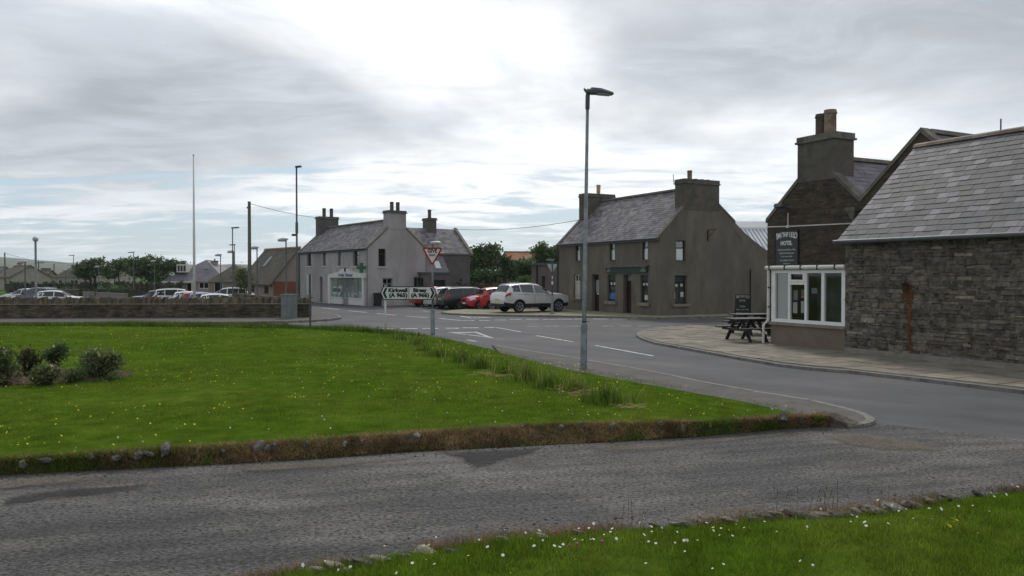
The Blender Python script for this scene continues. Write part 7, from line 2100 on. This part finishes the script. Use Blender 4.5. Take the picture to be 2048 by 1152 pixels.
# mown lawn
X, Y = sample(lawn_poly, 340000, (-25, 8), (8.2, 35), 1.4)
k = ~inside_mask(X, Y, bed); X, Y = X[k], Y[k]
k = np.abs(X) < Y * .72 + 1; X, Y = X[k], Y[k]
pn = vnoise(X, Y, .7, 3) * .6 + vnoise(X, Y, 2.6, 4) * .4
h = (0.022 + .035 * pn) * nr_.uniform(.6, 1.4, len(X)); w = .0065 * (Y / 9) ** .8
V, Fc = blades(X, Y, lawn_zv(X, Y), h, w, .9); stuff(link('mown_grass', np_mesh('mown_grass', V, Fc, M['grass'])))

# longer grass at the road side of the lawn
n = 90000
X, Y = sample(lawn_poly, n, (-26, 8), (12, 35.6), 0.6)
d = dist_line(X, Y, side_l); keep = d < (.35 + .9 * vnoise(X, Y, .5, 8)) * np.clip((Y - 11) / 12, .45, 1.3); X, Y, d = X[keep], Y[keep], d[keep]
h = nr_.uniform(.06, .2, len(X)) * (.45 + .8 * vnoise(X, Y, .45, 9)) * np.clip((Y - 8) / 20, .5, 1.15)
V, Fc = blades(X, Y, lawn_zv(X, Y), h, .009 * (Y / 12) ** .7, .6); stuff(link('long_grass', np_mesh('long_grass', V, Fc, M['tuft'])))

# rank grass along the far side, towards the drystone wall
n = 80000
X = nr_.uniform(-27, -2.5, n); Y = nr_.uniform(28, 37, n); k = inside_mask(X, Y, lawn_poly); X, Y = X[k], Y[k]
d = dist_line(X, Y, side_l[9:]); k = (d < .6 + 2.6 * vnoise(X, Y, .22, 71) * np.clip((-X) / 8, .4, 1)) & (np.abs(X) < Y * .7); X, Y, d = X[k], Y[k], d[k]
h = nr_.uniform(.12, .36, len(X)) * (.4 + .9 * vnoise(X, Y, .5, 72))
V, Fc = blades(X, Y, lawn_zv(X, Y), h, np.full(len(X), .022), .6); stuff(link('rank_grass', np_mesh('rank_grass', V, Fc, M['rank'])))

# tall tussocks on the diagonal, each a thing
gtu = 'rough grass tussocks across the lawn'
for i, (px_, py_, hh, rr, n, lab) in enumerate(((800, 679, .30, .5, 420, 'rough grass tussock nearest the direction sign post'), (838, 690, .34, .45, 420, 'low grass tussock below the give way post'), (880, 714, .36, .42, 460, 'dark grass tussock with seed heads on the bank foot'),
        (925, 725, .40, .42, 480, 'tall bleached grass tussock midway along the bank'), (960, 738, .40, .40, 520, 'spiky dark tussock with fallen straw beside it'), (1010, 750, .34, .38, 400, 'thin grass tussock between two larger clumps'), (1058, 765, .44, .42, 560, 'tall feathery grass tussock left of the lamp post'),
        (1100, 776, .42, .40, 560, 'dark dense tussock in front of the lamp post'), (1150, 786, .34, .38, 430, 'straw-littered grass tussock beyond the lamp post'), (1215, 808, .40, .42, 620, 'rushy green tussock at the near end of the bank'), (850, 703, .28, .35, 300, 'small grass tussock at the foot of the bank'), (625, 709, .12, .45, 260, 'low dark grass patch alone in the mown lawn'))):
    b = gp(px_, py_, LZ - .02); r = np.abs(nr_.normal(0, rr * .6, n)); a = nr_.uniform(0, 2 * np.pi, n)
    X, Y = r * np.cos(a) * 1.3, r * np.sin(a); h = .82 * hh * nr_.uniform(.3, 1.15, n) * np.exp(-(r / rr) ** 2 * .5)
    V, Fc = blades(X, Y, np.zeros(n), h, np.full(n, .010), .8, 2)
    t = thing('grass_tussock', lab, 'grass tuft', (b.x, b.y, b.z), 0, gtu)
    stuff(link('blades', np_mesh('blades', V, Fc, M['tuft']), t))
    n2 = n // 22; r = np.abs(nr_.normal(0, rr * .6, n2)); a = nr_.uniform(0, 2 * np.pi, n2)
    V, Fc = blades(r * np.cos(a) * 1.3, r * np.sin(a), np.zeros(n2), hh * nr_.uniform(.5, 1.3, n2), np.full(n2, .008), 1.3, 2)
    stuff(link('dead_blades', np_mesh('dead_blades', V, Fc, M['pale_straw']), t))
# fallen straw
C = []
for px_, py_ in ((965, 752), (1145, 792), (1160, 786), (1120, 782), (1255, 818), (1000, 756)):
    b = gp(px_, py_, LZ)
    for q in range(26): C.append((b.x + nr_.normal() * .16, b.y + nr_.normal() * .1, b.z + .03 + abs(nr_.normal()) * .03))
mb = MB()
for c in C:
    a = nr_.normal() * .5; l = nr_.uniform(.08, .24); mb.bar((c[0], c[1], c[2]), (c[0] + l * math.cos(a), c[1] + l * math.sin(a), c[2] + nr_.normal() * .03), .007, .004)
stuff(mb.build('fallen_straw', M['pale_straw'], fix=False))

# dead grass on the bank, with green wisps
n = 60000; ti = nr_.random(n) ** .8; tj = nr_.random(n)
nl = np.array([along(near_l, t) for t in np.linspace(0, 1, 300)]); bl_ = np.array([along(bank_l, t) for t in np.linspace(0, 1, 300)])
ia = (ti * 299).astype(int); jit = nr_.normal(0, .03, (n, 2))
P = nl[ia] * (1 - tj)[:, None] + bl_[ia] * tj[:, None] + jit
Z = 0.004 + LZ * (1 - tj) ** .8 + .01
pn = vnoise(P[:, 0], P[:, 1], 1.1, 21) * .6 + vnoise(P[:, 0], P[:, 1], 3.7, 22) * .4
dead = (pn + nr_.normal(0, .1, n) + .20 * (1 - tj)) > .40
V, Fc = blades(P[dead, 0], P[dead, 1], Z[dead], nr_.uniform(.02, .065, dead.sum()), np.full(dead.sum(), .0075), 2.4); stuff(link('dead_grass', np_mesh('dead_grass', V, Fc, M['straw'])))
g_ = ~dead & (tj > .25)
V, Fc = blades(P[g_, 0], P[g_, 1], Z[g_], nr_.uniform(.02, .07, g_.sum()), np.full(g_.sum(), .007), 1.2); stuff(link('bank_grass', np_mesh('bank_grass', V, Fc, M['tuft'])))
n = 12000; ia = (nr_.random(n) * 299).astype(int); P = nl[ia] + nr_.normal(0, .05, (n, 2)); k = vnoise(P[:, 0], P[:, 1], 1.7, 81) > .45; P = P[k]
V, Fc = blades(P[:, 0], P[:, 1], np.full(len(P), LZ - .02), nr_.uniform(.03, .085, len(P)), np.full(len(P), .007), 1.3); stuff(link('edge_grass', np_mesh('edge_grass', V, Fc, M['grass'])))
# edge stones set in the top of the bank
edging = thing('stone_edging', 'row of small rough stones along the front edge of the lawn', 'stone edging', (near_l[2][0], near_l[2][1], 0))
ex, ey = edging.location.x, edging.location.y
spx = [45, 92, 150, 182, 205, 232, 262, 277, 298, 331, 349, 395, 425, 446, 483, 520, 536, 548, 575, 585, 612, 630, 657, 690, 724, 762, 780, 815, 832, 870, 906, 945, 962, 975, 1005, 1022, 1048, 1068, 1090, 1120, 1165, 1225, 1270, 1320, 1365, 1420, 1470, 1520, 1565, 1602]
def npx(x):
    for (a, ya), (b, yb) in zip(NEAR_PX[:-1], NEAR_PX[1:]):
        if a <= x <= b: return ya + (yb - ya) * (x - a) / (b - a)
    return 832
for i, x in enumerate(spx):
    if i % 4 == 2: continue
    b = gp(x, npx(x) + 2 + rnd.uniform(-3, 5), LZ); s = rnd.choice((.03, .035, .04, .045, .05, .06, .075))
    rock('edge_stone', (b.x - ex, b.y - ey, LZ + rnd.uniform(-.05, .012)), (s * rnd.uniform(.7, 1.8), s * rnd.uniform(.4, .9), s * rnd.uniform(.6, 1.25)), M['edge_stone'], edging, seed=i, rot=(rnd.uniform(-.4, .4), rnd.uniform(-.4, .4), rnd.uniform(0, 3)))
ts = gp(1672, 842, .1)
o = rock('end_boulder', (ts.x, ts.y + .05, .08), (.36, .16, .12), M['stone_b'], seed=77, rot=(0, .25, -.35)); tag(o, 'long brown boulder at the pointed end of the lawn', 'stone')

# near verge: long grass, daisies, buttercups, clover
X, Y = sample(verge_poly, 110000, (-3, 9), (4.6, 9.6), 1.6)
k = np.abs(X) < Y * .68 + .8; X, Y = X[k], Y[k]
d = dist_line(X, Y, verge_l); t = np.minimum(1, d / .8); Z = .025 + .07 * t
k = nr_.random(len(X)) < np.clip(d * 5 + .12, 0, 1); X, Y, Z, d = X[k], Y[k], Z[k], d[k]
pn = vnoise(X, Y, 1.3, 31) * .5 + vnoise(X, Y, 4.0, 32) * .5
h = (.02 + .075 * pn) * nr_.uniform(.5, 1.4, len(X))
V, Fc = blades(X, Y, Z, h, np.full(len(X), .0052), .9, 2); stuff(link('verge_grass', np_mesh('verge_grass', V, Fc, M['grass'])))
n = 9000; ia = (nr_.random(n) * 299).astype(int); vl = np.array([along(verge_l, t) for t in np.linspace(0, 1, 300)])
P = vl[ia] + nr_.normal(0, .07, (n, 2)); pn = vnoise(P[:, 0], P[:, 1], 1.6, 41); k = pn > .42; P = P[k]
V, Fc = blades(P[:, 0], P[:, 1], np.full(len(P), .02), nr_.uniform(.03, .1, len(P)), np.full(len(P), .005), 1.5, 2); stuff(link('verge_straw', np_mesh('verge_straw', V, Fc, M['straw'])))
# seed stalks
n = 26; ia = (nr_.uniform(.30, .62, n) * 299).astype(int); P = vl[ia] + nr_.normal(0, .06, (n, 2)); mb = MB()
for x, y in P:
    q = Vector((nr_.normal() * .04, nr_.normal() * .04, nr_.uniform(.14, .28))); a = Vector((x, y, .02)); mb.tube([a, a + q], .0012, 4); mb.tube([a + q * .85, a + q * .95, a + q * 1.12], [.0015, .0035, .001], 5)
stuff(mb.build('seed_stalks', M['scrub'], fix=False))


def discs(name, pts, r, mat, n=7, tilt=.5):
    m = len(pts); a = np.linspace(0, 2 * np.pi, n, endpoint=False)
    nx, ny = nr_.normal(0, tilt, m), nr_.normal(-.25, tilt, m); rr = r * nr_.uniform(.7, 1.25, m)
    V = np.zeros((m, n, 3)); V[:, :, 0] = pts[:, 0:1] + rr[:, None] * np.cos(a); V[:, :, 1] = pts[:, 1:2] + rr[:, None] * np.sin(a)
    V[:, :, 2] = pts[:, 2:3] + rr[:, None] * (np.cos(a) * nx[:, None] + np.sin(a) * -ny[:, None])
    return stuff(link(name, np_mesh(name, V.reshape(-1, 3), np.arange(m * n).reshape(m, n), mat)))


def scatter(poly, n, xr, yr, p, zf, h, clump=None):
    X, Y = sample(poly, n * 4 if clump else n, xr, yr, p)
    if clump: k = (vnoise(X, Y, clump[0], clump[1]) > clump[2]); X, Y = X[k][:n], Y[k][:n]
    k = np.abs(X) < Y * .7 + .5; X, Y = X[k], Y[k]
    return np.stack([X, Y, zf(X, Y) + nr_.uniform(*h, len(X))], 1)


Pb = scatter(lawn_poly, 900, (-25, 8), (8.2, 34), .9, lawn_zv, (.05, .09), (.45, 51, .52)); discs('buttercups', Pb, .011, M['petal_y'])
Pb2 = scatter(lawn_poly, 700, (-25, 8), (12, 35), .3, lawn_zv, (.06, .12), (.6, 55, .5)); d = dist_line(Pb2[:, 0], Pb2[:, 1], side_l); discs('roadside_buttercups', Pb2[d < 2.2], .014, M['petal_y'])
Pd = scatter(lawn_poly, 420, (-25, 8), (8.2, 34), .8, lawn_zv, (.045, .06), (.5, 61, .5)); discs('lawn_daisies', Pd, .0085, M['petal_w'])
vz = lambda X, Y: .03 + .07 * np.minimum(1, dist_line(X, Y, verge_l) / .8)
Pv = scatter(verge_poly, 420, (-1.5, 8), (4.8, 9.4), .4, vz, (.06, .1)); d = dist_line(Pv[:, 0], Pv[:, 1], verge_l); k = nr_.random(len(Pv)) < np.where(d < .8, .75, .1); Pv = Pv[k]; discs('verge_daisies', Pv, .0105, M['petal_w'], 9, .35)
discs('daisy_centres', Pv + np.array([0, -.002, .003]), .0045, M['petal_y'], 6, .3)
by_ = [gp(1905, 1036, .1), gp(1908, 1043, .1), gp(1895, 1048, .1), gp(1914, 1040, .11), gp(1500, 1056, .1), gp(1181, 1128, .1), gp(1019, 1147, .1), gp(1395, 1080, .1), gp(1908, 1076, .1), gp(1900, 1052, .12)]
discs('verge_buttercups', np.array([tuple(p) for p in by_]), .014, M['petal_y'], 7, .35)
cl = [gp(1108, 1064, .14), gp(1140, 1091, .12), gp(1204, 1083, .13), gp(1154, 1088, .12)]
mb = MB()
for p in cl: mb.lathe([(.002, -.012), (.012, -.006), (.013, .004), (.006, .012), (.001, .014)], 9, tuple(p)); mb.tube([(p.x, p.y, .03), tuple(p)], .0015, 4)
stuff(mb.build('clover_heads', M['petal_p'], fix=False))
# flat stones along the near edge of the track
ke = thing('stone_kerb', 'broken line of flat tilted stones between track and near grass', 'stone edging', (verge_l[6][0], verge_l[6][1], 0)); kx, ky = ke.location.x, ke.location.y
KP = [(672, 1138, .13), (705, 1128, .09), (735, 1134, .15), (760, 1124, .10), (690, 1148, .08), (812, 1117, .06), (852, 1108, .07), (905, 1108, .05), (1010, 1085, .05), (1085, 1078, .05), (1160, 1069, .04), (1315, 1057, .05), (1352, 1052, .045), (1378, 1054, .06), (1408, 1048, .04), (1462, 1046, .07), (1512, 1042, .06), (1535, 1038, .07), (1560, 1035, .08), (1590, 1036, .09), (1622, 1040, .08), (1650, 1036, .08), (1682, 1034, .09), (1718, 1030, .08), (1748, 1028, .10), (1790, 1022, .10), (1825, 1016, .09), (1862, 1008, .07), (1905, 1000, .07), (1960, 994, .06), (640, 1146, .06)]
for i, (x, y, s) in enumerate(KP):
    s *= 1.35 if i > 5 else .8
    b = gp(x, y, .03)
    rock('flat_stone', (b.x - kx, b.y - ky, .05), (s * rnd.uniform(1.0, 1.6), s * rnd.uniform(.5, .8), s * rnd.uniform(.25, .4)), M['edge_stone'] if i % 3 else M['stone_pale'], ke, seed=100 + i, rot=(rnd.uniform(-.25, .25), rnd.uniform(.0, .45), rnd.uniform(-.3, .5)))
# loose chippings along the track margins
n = 500; ia = (nr_.random(n) * 299).astype(int); mb = MB()
for q in range(n):
    src = bl_ if q % 3 else vl; x, y = src[ia[q]] + nr_.normal(0, .16, 2) + np.array([0, -.14 if q % 3 else .16]); s = nr_.uniform(.003, .010)
    mb.obox((x, y, .03 + s * .2), (s, s * .3, 0), (-s * .3, s * .8, s * .2), (0, -s * .2, s * .6))
stuff(mb.build('loose_chippings', M['edge_stone'], fix=False))
# ------------------------------------------------------------------ the air: far things fade a little
hm = bpy.data.materials.new('haze'); hm.use_nodes = True
nt = hm.node_tree; nt.nodes.clear()
out = nt.nodes.new('ShaderNodeOutputMaterial'); pv = nt.nodes.new('ShaderNodeVolumePrincipled')
pv.inputs['Color'].default_value = (0.86, 0.93, 1.0, 1); pv.inputs['Density'].default_value = 0.00014; pv.inputs['Anisotropy'].default_value = 0.3
nt.links.new(pv.outputs[0], out.inputs['Volume'])
hz_o = MB().box(-9600, 9600, -400, 4800, -4.5, 190).build('haze', hm); hz_o['kind'] = 'stuff'
SC.cycles.volume_bounces = 1
